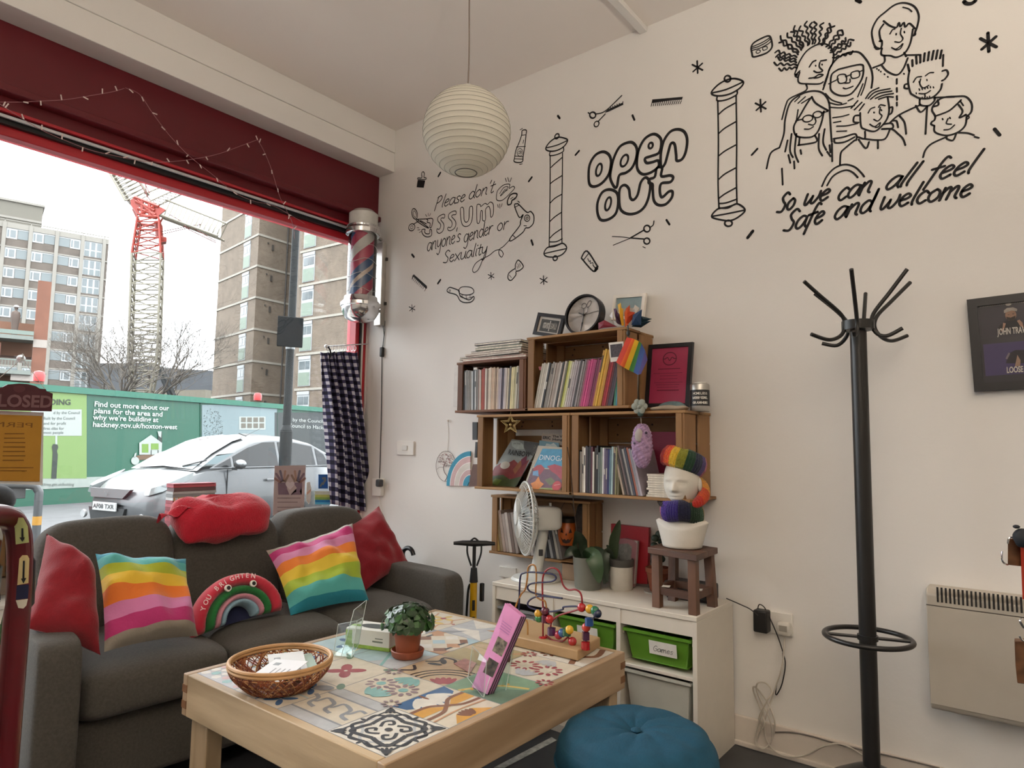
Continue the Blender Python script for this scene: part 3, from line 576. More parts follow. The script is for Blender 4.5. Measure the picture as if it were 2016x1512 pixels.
# local frame: x from nose to tail, y away from the shop (flank at y = 0), z up
Wd = 1.68
prof = [(-.0, .22, .50, .30), (.06, .20, .66, .12), (.25, .18, .80, .04), (.6, .17, .90, .0), (.95, .17, .98, .0), (1.25, .17, 1.0, .0), (2.2, .17, 1.0, .0), (3.2, .17, 1.01, .0), (3.6, .2, 1.0, .03), (3.78, .3, .95, .1), (3.82, .4, .8, .16)]
b = MB(); rows = []
for x, z0, z1, ins in prof:
    r = []
    sec = [(ins+.10, z0), (ins+.02, z0+.08), (ins, z0+(z1-z0)*.45), (ins+.015, z0+(z1-z0)*.7), (ins+.05, z1-.03), (ins+.11, z1)]
    pts = [V((x+(.0 if x > .5 else .16*(abs((y-Wd/2)/(Wd/2))**3)), y, z)) for y, z in sec]
    pts += [V((x, Wd*.3, z1+.025)), V((x, Wd*.5, z1+.035)), V((x, Wd*.7, z1+.025))]
    pts += [V((x+(.0 if x > .5 else .16), Wd-y, z)) for y, z in reversed(sec)]
    rows.append(b.verts(pts)); nn = len(pts)
for i in range(len(rows)-1):
    for k in range(nn-1): b.face((rows[i]+k, rows[i+1]+k, rows[i+1]+k+1, rows[i]+k+1))
b.face([rows[0]+k for k in range(nn)]); b.face([rows[-1]+k for k in range(nn)][::-1])
b.build('body', SIL, car, smooth=True, world=False, angle=50)
roofl = [(.82, .97), (1.2, 1.2), (1.6, 1.39), (1.9, 1.475), (2.3, 1.52), (2.8, 1.50), (3.3, 1.40), (3.62, 1.2), (3.78, .98)]
b = MB(); rows = []
for x, z in roofl:
    t = (z-.97)/.55; i = .07+.17*t
    rows.append(b.verts([V((x, i, max(.97, z-.16*(t > .5)))), V((x, i+.04, z-.05*t)), V((x, i+.16, z)), V((x, Wd/2, z+.03)), V((x, Wd-i-.16, z)), V((x, Wd-i-.04, z-.05*t)), V((x, Wd-i, max(.97, z-.16*(t > .5))))]))
for i in range(len(rows)-1):
    for k in range(6): b.face((rows[i]+k, rows[i+1]+k, rows[i+1]+k+1, rows[i]+k+1))
b.build('roof', SIL, car, smooth=True, world=False, angle=60)
b = MB()                                              # cabin below the roof line and the windows
def sidept(x, z): t = (z-.97)/.55; return V((x, .055+.17*t, z))
b.poly([sidept(1.02, 1.0), sidept(3.6, 1.0), sidept(3.52, 1.2), sidept(3.2, 1.36), sidept(2.8, 1.42), sidept(2.3, 1.43), sidept(1.95, 1.39), sidept(1.6, 1.27), sidept(1.28, 1.12)])
b.build('pillar_panel', SIL, car, world=False)
def win_(pts, off=.006):
    b = MB(); b.poly([sidept(x, z)-V((0, off, 0)) for x, z in pts]); b.build('side_window', DG, car, world=False)
win_([(1.10, 1.02), (1.42, 1.02), (1.42, 1.15)]); win_([(1.47, 1.02), (2.36, 1.02), (2.36, 1.41), (2.1, 1.40), (1.78, 1.31), (1.47, 1.175)]); win_([(2.42, 1.02), (3.22, 1.02), (3.2, 1.34), (2.8, 1.40), (2.42, 1.41)]); win_([(3.28, 1.02), (3.55, 1.02), (3.46, 1.2), (3.27, 1.31)])
b = MB(); ws = [(.84, .985), (1.2, 1.215), (1.6, 1.405), (1.86, 1.475)]; rr = []
for x, z in ws:
    t = (z-.97)/.55; i = .2+.13*t; rr.append(b.verts([V((x, i, z+.005)), V((x-.02, Wd/2, z+.042)), V((x, Wd-i, z+.005))]))
for i in range(3):
    for k in range(2): b.face((rr[i]+k, rr[i+1]+k, rr[i+1]+k+1, rr[i]+k+1))
b.build('windscreen', M('#7d888b', .06, var=.05, spec=.4), car, smooth=True, world=False)
b = MB()
for y in (.45, .95): b.tube([(.86, y, 1.03), (1.0, y-.3, 1.115), (1.02, y-.32, 1.125)], .012, 6)
b.build('wiper', TR, car, world=False)
for yy, s in ((.0, -1), (Wd, 1)):
    m_ = MB().sph((1.42, yy+s*.12, 1.06), (.07, .12, .075)).box((1.42, yy+s*.03, .99), (.05, .12, .04)).build('door_mirror', M('#a7abae', .2, .8), car, smooth=True, world=False)
    y0 = .09 if s < 0 else Wd-.09
    b = MB(); hl = [(.14, .26), (.16, .17), (.3, .08), (.62, .06), (.74, .07), (.62, .16), (.4, .26)]
    for dz, k in ((0, 0),):
        pts = [V((x, (y if s < 0 else Wd-y)-.0, .62+.22*(x-.14)/.6+(.0))) for x, y in hl]
        b.prism([p+V((-.02, s*.03, .02)) for p in pts], (0.03, 0, .10))
    b.build('headlamp', M('#9aa3a5', .1, .2, spec=.9), car, smooth=True, world=False)
    MB().lathe([(.0, 0), (.05, .0), (.06, .02), (.055, .04)], (.1, y0+(.1 if s < 0 else -.1), .34), 14, R=Ry(-pi/2)).build('fog_lamp', M('#d8dadb', .2), car, smooth=True, world=False)
for wx in (.72, 3.12):
    for yy in (.09, Wd-.09):
        s = -1 if yy < 1 else 1
        wh = MB().lathe([(.20, -.1), (.27, -.09), (.30, -.05), (.30, .05), (.27, .09), (.20, .1)], (wx, yy, .30), 28, R=Rx(pi/2)).build('wheel', M('#17181a', .8), car, smooth=True, world=False)
        MB().lathe([(.0, .07), (.06, .085), (.19, .06), (.205, .1), (.2, .02)], (wx, yy+s*.01, .30), 20, R=Rx(pi/2 if s < 0 else -pi/2)).build('hubcap', M('#9b9ea1', .3, .7), wh, smooth=True, world=False)
b = MB(); b.prism([V((-.015, .48, .60)), V((-.015, 1.2, .60)), V((.03, 1.3, .72)), V((.03, .38, .72))], (.05, 0, 0)); b.build('grille', TR, car, world=False)
b = MB(); b.poly([V((-.02, .80, .69)), V((-.02, .84, .62)), V((-.02, .88, .69)), V((-.02, .87, .69)), V((-.02, .84, .64)), V((-.02, .81, .69))]); b.build('badge', M('#c8cacc', .3, .7), car, world=False)
b = MB(); b.prism([V((-.005, .5, .27)), V((-.005, 1.18, .27)), V((-.005, 1.25, .46)), V((-.005, .43, .46))], (.05, 0, 0)); b.build('lower_grille', TR, car, world=False)
pl = MB().box((-.03, .84, .48), (.02, .52, .115)).build('number_plate', M('#e9ebea', .4), car, world=False)
pw = car.location; Rc = Rz(car.rotation_euler.z)
text('lettering', 'AF08 TXR', pw+Rc @ V((-.043, 1.08, .452)), Rc @ V((0, -1, 0)), (0, 0, 1), .085, BLACK, pl, bold=.01, fit=.47)
MB().box((2.15, -.012, .80), (.2, .03, .04)).build('door_handle', SIL, car, bev=.008, world=False)
b = MB(); b.bx(1.30, 1.306, -.004, .02, .35, .98); b.bx(2.38, 2.386, -.004, .02, .35, .98); b.build('door_gap', TR, car, world=False)
b = MB(); b.tube([V((2.0, .45, 1.50)), V((1.85, .45, 1.54))], .008, 5); b.tube([V((2.0, .45, 1.51)), V((2.28, .45, 1.63))], .004, 5); b.build('aerial', TR, car, world=False)

# ---------------------------------------------------------------- lamp post, cycle stand
def up_at(px, py, depth): return AT(px, py, depth)
lb = AT(560, 935, 8.2); lbx = V((lb.x, lb.y, G)); tp = AT(576, 420, 8.2); k = (tp-lb); topz = 4.6
lp = thing('lamp_post', 'dark grey street lamp post standing at the kerb', 'lamp post', tuple(lbx))
PO = M('#2b2f31', .6, spec=.12)
MB().tube([lbx, V((lb.x, lb.y, 1.35))], .075, 14).tube([V((lb.x, lb.y, 1.33)), V((lb.x, lb.y, 1.41))], [.078, .05], 14).build('base', PO, lp, smooth=True)
MB().tube([V((lb.x, lb.y, 1.38)), V((lb.x+.01, lb.y, 6.5))], [.05, .042], 12).build('pole', PO, lp, smooth=True)
sp = AT(570, 655, 8.15)
sg = thing('street_sign', 'black back of a street sign strapped to the lamp post', 'sign', (sp.x, sp.y, sp.z-.2))
MB().box(sp+V((-.03, -.06, 0)), (.30, .02, .37), Rz(-.45)).build('plate', M('#171a1c', .7, spec=.08), sg, bev=.01)
for dz in (-.16, .16): MB().lathe([(.055, -.015), (.055, .015)], (lb.x, lb.y, sp.z+dz), 14).build('strap', M('#9ea3a4', .4, .6), sg)
hb = AT(70, 1060, 6.2); hbx = V((hb.x, hb.y, G+.1)); hl_ = AT(36, 962, 6.0)
cs = thing('cycle_stand', 'grey bent steel cycle stand with a yellow band beyond the window', 'cycle stand', tuple(hbx))
zz = AT(80, 955, 6.2).z
pth = spline([hbx, V((hbx.x, hbx.y, zz-.18)), V((hbx.x-.01, hbx.y+.01, zz-.05)), V((hbx.x-.10, hbx.y+.03, zz)), V((hbx.x-.5, hbx.y+.12, zz)), V((hbx.x-.58, hbx.y+.14, zz-.08)), V((hbx.x-.6, hbx.y+.15, G+.1))], 6)
MB().tube(pth, .036, 12).build('tube', M('#5b5f62', .5, .3), cs, smooth=True)
MB().tube([V((hbx.x, hbx.y, zz-.37)), V((hbx.x, hbx.y, zz-.29))], .038, 12).build('yellow_band', M('#d79b1b', .5), cs, smooth=True)
MB().box(V((hbx.x-.22, hbx.y+.06, zz-.05)), (.26, .01, .15)).build('sticker_plate', M('#3a3d40', .5), cs, bev=.03)

# ---------------------------------------------------------------- tower blocks
def facade(P, Q_, n_off=0.):
    P = V((P.x, P.y, 0)); Q_ = V((Q_.x, Q_.y, 0)); u = (Q_-P); L = u.length; u.normalize(); n = V((u.y, -u.x, 0))
    if n.dot(CAM-P) < 0: n = -n
    def f(s, z, off=0.): return P+u*s+V((0, 0, z))+n*off
    return f, L, u, n
def wallrect(b, f, s0, s1, z0, z1, off=0.):
    b.poly([f(s0, z0, off), f(s1, z0, off), f(s1, z1, off), f(s0, z1, off)], [(s0, z0), (s1, z0), (s1, z1), (s0, z1)])
def slab(b, f, n, s0, s1, z0, z1, o0, o1): b.prism([f(s0, z0, o0), f(s1, z0, o0), f(s1, z1, o0), f(s0, z1, o0)], n*(o1-o0))
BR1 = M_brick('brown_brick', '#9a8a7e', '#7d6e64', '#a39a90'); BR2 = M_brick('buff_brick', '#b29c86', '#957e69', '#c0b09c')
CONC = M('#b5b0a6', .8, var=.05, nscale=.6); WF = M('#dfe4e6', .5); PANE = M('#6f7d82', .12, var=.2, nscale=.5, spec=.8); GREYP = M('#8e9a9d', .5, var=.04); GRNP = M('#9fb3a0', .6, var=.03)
fl = 2.69; R_ = AT(186, 868, 95); L_ = AT(-75, 868, 86)
tw = thing('tower_block', 'grey brown tower block with white framed windows and balconies, left of the crane', 'tower block', (R_.x, R_.y, G))
f, L, u, n = facade(L_, R_); TZ = 30.9
b = MB(); wallrect(b, f, 0, L, G, TZ-.9); b.prism([f(0, G, -14), f(L, G, -14), f(L, TZ-.9, -14), f(0, TZ-.9, -14)], n*13.98); b.build('wall', BR1, tw)
bays = [0.0]; px_b = [(-28, 88), (26, 90), (80, 91.5), (133, 93)]
piers = [(AT(x, 868, d)-f(0, 0)) for x, d in px_b]; ps = [V((p.x, p.y, 0)).dot(u) for p in piers]+[L-.55]
b = MB()
for k in range(12):
    z = TZ-.9-fl*k
    if z > G: slab(b, f, n, 0, L, z-.2, z, -.3, .12)
slab(b, f, n, 0, L, TZ-.9, TZ-.35, -.3, .1); b.build('floor_bands', CONC, tw)
b = MB()
for s in ps: slab(b, f, n, s-.22, s+.22, G, TZ-.4, -.3, .2)
slab(b, f, n, 0, L, TZ-.1, TZ, -.1, .1)
for s in ps: slab(b, f, n, s-.06, s+.06, TZ-.5, TZ, -.1, .1)
b.build('piers', CONC, tw)
for k in range(11):
    zt = TZ-.9-fl*k-.22; zb = zt-1.35
    if zb < G+1: break
    for j in range(4):
        s0, s1 = ps[j]+.24, ps[j+1]-.24; b = MB(); w_ = s1-s0
        if j == 3:
            zb2 = zt-2.2; b.k = 0; slab(b, f, n, s0, s1, zb2, zt, -.2, .02)
            b.k = 1
            for i in range(3): slab(b, f, n, s0+w_*i/3+.12, s0+w_*(i+1)/3-.12, zb2+1.05, zt-.12, .0, .05)
            b.k = 2
            for i in range(3): slab(b, f, n, s0+w_*i/3+.1, s0+w_*(i+1)/3-.1, zb2+.05, zb2+.85, .0, .05)
        else:
            flip = j == 2
            g0, g1, c0, c1 = (s0, s0+w_*.5, s0+w_*.52, s1) if flip else (s0+w_*.52, s1, s0, s0+w_*.5)
            b.k = 2; slab(b, f, n, g0, g1, zb, zt-.1, -.2, .03)
            b.k = 0; slab(b, f, n, c0, c1, zb-.08, zt-.06, -.2, .05); slab(b, f, n, s0, s1, zt-.14, zt-.02, -.2, .06)
            b.k = 1; slab(b, f, n, c0+.45, c1-.18, zb+.12, zt-.25, .0, .07); slab(b, f, n, c0+.12, c0+.3, zb+.12, zt-.25, .0, .07)
        b.build('window', [WF, PANE, GREYP], tw)
b = MB(); slab(b, f, n, ps[0]-4, ps[1]+1.2, TZ-1, TZ+3.2, -6, -1.5); b.build('rooftop_house', M('#8d887c', .8), tw)
b = MB(); slab(b, f, n, ps[0]-4.2, ps[1]+1.4, TZ+3.0, TZ+3.3, -6.2, -1.3); slab(b, f, n, ps[0]-4, ps[1]+1.2, TZ+.6, TZ+.9, -6, -1.4); b.build('rooftop_bands', CONC, tw)
# right tower of three stepped faces
A_, B_, C_, D_, E_ = AT(412, 868, 61), AT(489, 868, 55), AT(562, 868, 58), AT(576, 868, 51), AT(720, 868, 46.5)
tr = thing('tower_block', 'brown brick tower block of stepped faces behind the lamp post', 'tower block', (B_.x, B_.y, G))
def zpx(py, depth): return CAM.z+(868-py)/FPX*depth*1.005
zb = [zpx(447, 55)+2.7*k-2.7*6 for k in range(10)]; zb = [z for z in zb if z > G+.5]
b = MB(); b2 = MB(); ZT = 26
for P, Q2 in ((A_, B_), (B_, C_), (D_, E_), (C_, D_)):
    f, L, u, n = facade(P, Q2); wallrect(b, f, 0, L, G, ZT)
    if (P, Q2) != (C_, D_):
        for z in zb: slab(b2, f, n, -.03, L+.03, z-.13, z+.05, -.1, .06)
bk = (A_-CAM); bk.z = 0; bk = bk.normalized()*12
f, L, u, n = facade(A_+bk, A_); wallrect(b, f, 0, L, G, ZT)
b.build('wall', BR2, tr); b2.build('floor_bands', M('#cfc9bb', .8), tr)
def twin(f, n, s0, s1, z):
    b = MB(); b.k = 0; slab(b, f, n, s0, s1, z-2.55, z-.28, -.1, .04); b.k = 1; m_ = (s0+s1)/2
    slab(b, f, n, s0+.1, m_-.05+.1, z-1.25, z-.65, 0, .06); slab(b, f, n, m_+.12, s1-.1, z-1.25, z-.65, 0, .06)
    b.k = 2; slab(b, f, n, s0+.06, s1-.06, z-2.5, z-1.5, 0, .06); b.k = 0; slab(b, f, n, s0, s1, z-.5, z-.25, 0, .08)
    b.build('window', [WF, PANE, GRNP], tr)
f, L, u, n = facade(A_, B_); s0 = L*.66
for z in zb: twin(f, n, s0, s0+1.35, z)
f, L, u, n = facade(D_, E_)
for z in zb: twin(f, n, .35, 1.75, z+.05)
f, L, u, n = facade(B_, C_); b = MB(); b.tube([f(L*.78, G, .1), f(L*.78, ZT, .1)], .06, 6); b.build('drain_pipe', M('#3e3a37', .7), tr)
b = MB()
for z in zb: slab(b, f, n, L*.36, L*.36+.16, z-1.1, z-.6, 0, .1); slab(b, f, n, L*.24, L*.24+.1, z-.62, z-.5, 0, .1)
b.build('vents', M('#4a433c', .7), tr)
# low orange brick block with walkways at the left
b0 = AT(-90, 868, 36); b1 = AT(55, 868, 38); b2_ = AT(77, 868, 38.2)
lb_ = thing('brick_flats', 'low orange brick flats with open walkways behind the closed sign', 'building', (b1.x, b1.y, G))
f, L, u, n = facade(b0, b2_); OB = M_brick('orange_brick', '#9c6249', '#8a5540', '#9d8473'); zp = lambda y: CAM.z+(868-y)/FPX*38
sP = L-.62*1.05
b = MB(); slab(b, f, n, 0, sP, zp(700), zp(632), -2.5, -1.2); slab(b, f, n, 0, sP, G, zp(740), -2.5, -1.2); b.build('wall', M('#9b6a50', .85, var=.1), lb_)
b = MB(); b.k = 0; slab(b, f, n, sP, L, zp(668)+.0, zp(549), -.6, .1); slab(b, f, n, sP, L, zp(735), zp(684), -.6, .1); b.k = 1; slab(b, f, n, sP, L, zp(684), zp(668), -.65, .12); slab(b, f, n, sP-.9, L, zp(752), zp(735), -.65, .12); b.k = 0; slab(b, f, n, sP, L, G, zp(752), -.6, .1)
slab(b, f, n, sP-1.95, sP-1.45, G, zp(680), -.6, .1)
b.build('pillar', [M('#99614a', .85, var=.12, nscale=2), M('#cfc4bb', .8)], lb_)
b = MB()
slab(b, f, n, 0, sP, zp(672), zp(664), -1.3, .4); slab(b, f, n, 0, sP, zp(740), zp(732), -1.3, .3); b.build('walkway_slab', M('#9aa39c', .8), lb_)
b = MB()
for k in range(14): slab(b, f, n, sP-1.9+k*.14, sP-1.88+k*.14, zp(730), zp(712), .2, .22)
slab(b, f, n, 0, sP, zp(713), zp(711), .2, .23); slab(b, f, n, 0, sP, zp(662), zp(654), .3, .34); b.build('railing', M('#8fa197', .6), lb_)
for i, (px_, py_, lab) in enumerate(((10, 640, 'distant worker in a white helmet standing on the upper walkway'),)):
    c = f(V((AT(px_, 868, 37.5)-f(0, 0)).xyz).dot(u), zp(664), -.2)
    pe = MB().lathe([(.0, 0), (.14, .02), (.17, .5), (.2, .85), (.24, 1.2), (.2, 1.38), (.07, 1.46), (.06, 1.5), (.09, 1.56), (.1, 1.65), (.06, 1.75), (0, 1.77)], c, 14, sy=.7).build('person', M('#6d5a50', .8), smooth=True, origin=tuple(c))
    tag(pe, lab, 'person'); MB().lathe([(.14, 0), (.13, .04), (.1, .1), (0, .13)], c+V((0, 0, 1.66)), 14).build('helmet', M('#f2f2f0', .4), pe, smooth=True)
# far slate roof
s0, s1 = AT(165, 868, 90), AT(410, 868, 84); f, L, u, n = facade(s0, s1); zf = lambda y: CAM.z+(868-y)/FPX*87
b = MB(); b.k = 0; b.prism([f(0, zf(770), 0), f(L, zf(775), 0), f(L, zf(730), 0), f(L*.6, zf(722), 0), f(L*.45, zf(712), 0), f(0, zf(708), 0)], -n*12); b.k = 1; slab(b, f, n, 0, L, G, zf(768), -8, 1)
tag(b.build('warehouse', [M('#4f545b', .7, var=.12, nscale=.4), M('#8f8776', .8)]), 'long low building with a dark slate roof behind the crane mast', 'building')

# ---------------------------------------------------------------- tower crane
cd_ = 50.; cw = V((1, 0, 0)); cm = AT(292, 868, cd_); rt2 = V((CX.x, CX.y, 0)).normalized(); fw2 = V((cm.x-CAM.x, cm.y-CAM.y, 0)).normalized()
zc = lambda y: CAM.z+(868-y)/FPX*cd_
crn = thing('tower_crane', 'tower crane with a white lattice mast and red top over the hoarding', 'crane', (cm.x, cm.y, G))
CWH = M('#b3ac98', .6, var=.05); CRD = M('#c8371f', .5, var=.06)
def cp(px, py, back=0.): p = AT(px, py, cd_); return p+fw2*back
def lattice(b, fn, levels, r):
    prev = None
    for lv in levels:
        c = [fn(lv, sx_, sy_) for sx_, sy_ in ((-1, -1), (1, -1), (1, 1), (-1, 1))]
        for k in range(4): b.tube([c[k], c[(k+1) % 4]], r*.6, 5, caps=False)
        if prev:
            for k in range(4):
                b.tube([prev[k], c[k]], r, 6, caps=False); b.tube([prev[k], c[(k+1) % 4]], r*.6, 5, caps=False)
        prev = c
def mast(py, a_, c_):
    if py > 705: t = (py-705)/65; xl, xr = 256+5*t, 312-13*t
    else: t = (705-py)/200; xl, xr = 256+7*t, 312+7*t
    if py < 505: t = (505-py)/70; xl, xr = 263+11*t, 319-4*t
    x = xl if a_ < 0 else xr
    p = AT(x, py, cd_); return p+fw2*(1.1*c_)+rt2*(.12*c_)
b = MB(); lattice(b, mast, [785, 770, 750, 733, 718, 705, 690, 672, 655, 640, 622, 605, 585, 565, 545, 525, 505], .09); b.build('mast', CWH, crn)
b = MB(); lattice(b, mast, [505, 490, 475, 460, 445, 435], .085); b.build('upper_mast', CRD, crn)
b = MB()
b.prism([cp(257, 402, -.9), cp(266, 394, -.9), cp(272, 398, -.9), cp(276, 430, -.9), cp(270, 428, -.9), cp(258, 410, -.9)], fw2*.3); b.prism([cp(300, 412, -.9), cp(314, 414, -.9), cp(326, 420, -.9), cp(314, 430, -.9), cp(308, 436, -.9), cp(304, 430, -.9)], fw2*.3)
for p, q in (((266, 396), (312, 414)), ((268, 404), (304, 422)), ((276, 430), (308, 436)), ((272, 418), (306, 430)), ((276, 430), (304, 414)), ((272, 402), (306, 434)), ((280, 402), (280, 432)), ((294, 408), (296, 436))): b.tube([cp(*p, -.9), cp(*q, -.9)], .13, 6)
b.tube([cp(262, 402, 1.2), cp(276, 432, 1.2), cp(312, 436, 1.2), cp(322, 418, 1.2), cp(272, 394, 1.2), cp(262, 402, 1.2)], .12, 6)
b.tube([cp(310, 436), cp(314, 468)], .25, 6); b.prism([cp(312, 466, -.4), cp(328, 470, -.4), cp(328, 478, -.4), cp(316, 480, -.4)], fw2*.8)
b.build('slewing_platform', CRD, crn)
def boom(name, p, q, w0, w1, mat, nseg, r=.06):
    b = MB(); p = V(p); q = V(q); d = (q-p).normalized(); s = d.cross(V((0, 0, 1))).normalized(); up_ = s.cross(d); prev = None
    for k in range(nseg+1):
        t = k/nseg; w_ = w0+(w1-w0)*t; c = p+(q-p)*t; tri = [c+s*w_*.5-up_*w_*.4, c-s*w_*.5-up_*w_*.4, c+up_*w_*.6]
        if prev:
            for i in range(3): b.tube([prev[i], tri[i]], r, 5, caps=False); b.tube([prev[i], tri[(i+1) % 3]], r*.55, 4, caps=False)
        prev = tri
    b.build(name, mat, crn)
boom('boom', cp(270, 395), cp(228, 325, 0), 1.5, 1.4, CWH, 10, .085); boom('boom', cp(318, 412), cp(440, 458, 0), 1.3, 1.2, CWH, 14, .08); boom('counter_boom', cp(290, 396), cp(352, 368, 0), 1.0, .9, M('#cfc6b4', .6), 8)
b = MB()
for p, q in (((268, 350), (300, 402)), ((280, 350), (306, 404)), ((290, 395), (284, 340)), ((315, 462), (395, 443)), ((312, 457), (395, 441)), ((330, 420), (425, 475)), ((345, 428), (372, 452)), ((372, 452), (425, 478))): b.tube([cp(*p), cp(*q)], .035, 4, caps=False)
b.build('pendant_lines', M('#8e3326', .6), crn)
b = MB(); b.tube([cp(310, 712, 3), cp(338, 774, 3)], .18, 6); b.tube([cp(318, 716, 3), cp(345, 774, 3)], .18, 6); 
tag(b.build('steel_props', M('#4c5255', .6)), 'pair of dark steel props leaning beside the crane mast', 'props')

# ---------------------------------------------------------------- bare trees
def tree(name, px_, depth, ptop, lab, seed, spread):
    r_ = random.Random(seed); base = AT(px_, 868, depth); base = V((base.x, base.y, G)); top = CAM.z+(868-ptop)/FPX*depth; H = top-G
    t = thing(name, lab, 'tree', tuple(base), group='bare winter trees beyond the hoarding')
    tb = MB(); bb = MB()
    tb.tube(spline([base, base+V((.1, 0, H*.2)), base+V((0, .1, H*.42))], 5), [.34-.02*i for i in range(11)], 8)
    def grow(p, d, ln, rad, lv):
        pts = [p]
        for k in range(4):
            d = (d+V((r_.gauss(0, .16), r_.gauss(0, .16), r_.gauss(.04, .1)))).normalized(); pts.append(pts[-1]+d*ln/4)
        bb.tube(pts, [rad*(1-.13*k) for k in range(5)], 3 if lv > 1 else 5, caps=False)
        if lv >= 5: return
        for k in range(4 if lv < 1 else 3):
            a = r_.choice([2, 3, 4, 4]); nd = (d+V((r_.gauss(0, .62), r_.gauss(0, .62), r_.gauss(.12, .3)))).normalized()
            grow(pts[a], nd, ln*(.66+r_.random()*.22), rad*.56, lv+1)
    for k in range(7):
        a = 2*pi*k/7+r_.random(); grow(base+V((0, 0, H*(.26+.022*k))), V((cos(a)*spread, sin(a)*spread, .8+r_.random()*.5)).normalized(), H*.25, .10, 0)
    BK = M('#8f867c', .9, var=.1); tb.build('trunk', BK, t, smooth=True); bb.build('branches', BK, t)
tree('bare_tree', 233, 46, 618, 'slim bare tree left of the crane mast', 3, .55)
tree('bare_tree', 303, 52, 592, 'wide bare tree right behind the crane mast', 11, .8)

EXT = 1.0
# ---------------------------------------------------------------- sofa under the window
def nz(p, s, a): return noise.noise(V(p)*s)*a
def cush(b, c, R, h, e=.32, nu=44, nv=26, wr=.006, ws=7., sag=0.):
    c = V(c)
    sg = lambda x, e: math.copysign(abs(x)**e, x)
    def fn(u, v):
        th = (v-.5)*pi; ph = u*2*pi
        p = V((h[0]*sg(cos(th), e)*sg(cos(ph), e), h[1]*sg(cos(th), e)*sg(sin(ph), e), h[2]*sg(sin(th), e*1.35)))
        k = 1-(p.x/h[0])**2*.5-(p.y/h[1])**2*.5
        p.z += sag*k*(1 if p.z > 0 else .3)
        q = p+c
        p += V((nz(q, ws, wr), nz(q+V((9, 0, 0)), ws, wr), nz(q+V((0, 9, 0)), ws*.7, wr*1.6)))
        return (R @ p if R else p)+c
    return b.grid(fn, nu, nv, cu=True)
SOFA = M('#4d4a45', .95, var=.16, nscale=120, bump=.25, bscale=300, sheen=.1)
sofa = thing('sofa', 'charcoal grey fabric three seat sofa under the shop window', 'sofa', (-2.07, 2.33, 0), -.075)
SW = 1.72
def lb(b, *a, **k): return b.build(*a, world=False, **k)
lb(MB().bx(.06, SW-.06, .10, .88, .07, .29), 'base', SOFA, sofa, bev=.02)
lb(MB().bx(.1, SW-.1, .70, .90, .2, .72), 'back_frame', SOFA, sofa, bev=.04)
for x0, x1 in ((0, .125), (SW-.125, SW)):
    b = MB(); cush(b, ((x0+x1)/2, .455, .315), None, (.0655, .45, .265), .16, 40, 24, .003); lb(b, 'arm', SOFA, sofa, smooth=True, angle=75)
cw_ = (SW-.25)/3
for i in range(3):
    b = MB(); cush(b, (.125+cw_*(i+.5), .40, .365), None, (cw_*.515, .37, .078), .3, 48, 26, .006, 6, .028); lb(b, 'seat_cushion', SOFA, sofa, smooth=True, angle=80)
for i, (dz, dy) in enumerate(((.015, 0), (.0, .02), (.01, 0))):
    b = MB(); cush(b, (.125+cw_*(i+.5), .70+dy, .61+dz), Rx(-.16), (cw_*.515, .10, .225), .38, 48, 28, .010, 6, .02); lb(b, 'back_cushion', SOFA, sofa, smooth=True, angle=80)
b = MB()
for x, y in ((.07, .14), (SW-.07, .14), (.07, .82), (SW-.07, .82)):
    lb(MB().lathe([(.02, 0), (.028, .08)], (x, y, 0), 10), 'foot', M('#2a211b', .5), sofa)

def pillow(name, cs, thick, mat, label, cat='cushion', wr=.017, ws=9., flip=1, group=None, seed=0, n=30):
    """a stuffed cushion between four corners: bottom left, bottom right, top right, top left"""
    A_, B_, C_, D_ = [V(c) for c in cs]; nrm = ((B_-A_).cross(D_-A_)).normalized()
    if nrm.dot(CAM-A_) < 0: nrm = -nrm
    b = MB()
    for side in (1, -1):
        def fn(u, v, side=side):
            uu, vv = u*2-1, v*2-1
            pin = .07
            u2 = .5+.5*uu*(1-pin*(1-vv*vv)*abs(uu)); v2 = .5+.5*vv*(1-pin*(1-uu*uu)*abs(vv))
            p = A_*(1-u2)*(1-v2)+B_*u2*(1-v2)+C_*u2*v2+D_*(1-u2)*v2
            k = ((1-abs(uu)**2.6)*(1-abs(vv)**2.6)); k = max(0, k)**.55
            q = p+V((seed, 0, 0))
            edge = min(1, k*2.2)
            w1 = nz(q, ws, wr)+nz(q*1.9+V((3, 1, 0)), ws, wr*.6)+abs(nz(q+V((0, seed, 4)), ws*.6, wr*1.3))
            return p+nrm*(side*k*thick*.5+w1*edge*1.4)
        b.grid(fn, n, n)
        if side < 0:
            h = len(b.f)//2; b.f[h:] = [f_[::-1] for f_ in b.f[h:]]; b.uv[h:] = [u_[::-1] for u_ in b.uv[h:]]
    o = b.build(name, mat, smooth=True, angle=100)
    return tag(o, label, cat, group)
RED = M('#86101f', .95, var=.06, nscale=60, bump=.2, bscale=200, sheen=.3)
yl = lambda px, py, y: PX(px, py, 1, y)
pillow('throw_cushion', [yl(48, 1236, 2.50), yl(198, 1290, 2.42), yl(186, 1122, 2.55), yl(92, 1050, 2.72)], .15, RED, 'red cushion against the left end of the sofa', seed=1)
SA = M_stripes('rainbow_stripes', ['#8d857a', '#b02a6c', '#cc7aac', '#e2792c', '#e3bd38', '#a9b52f', '#58b0ae', '#2e8ea3'], stops=[0, .10, .26, .42, .57, .70, .82, .92])
SB = M_stripes('rainbow_stripes_turned', ['#187f94', '#56b3b0', '#a6bf3a', '#e0c23c', '#e5802f', '#cf86b0', '#bb2f74', '#a39b90'], stops=[0, .09, .25, .40, .55, .68, .80, .92])
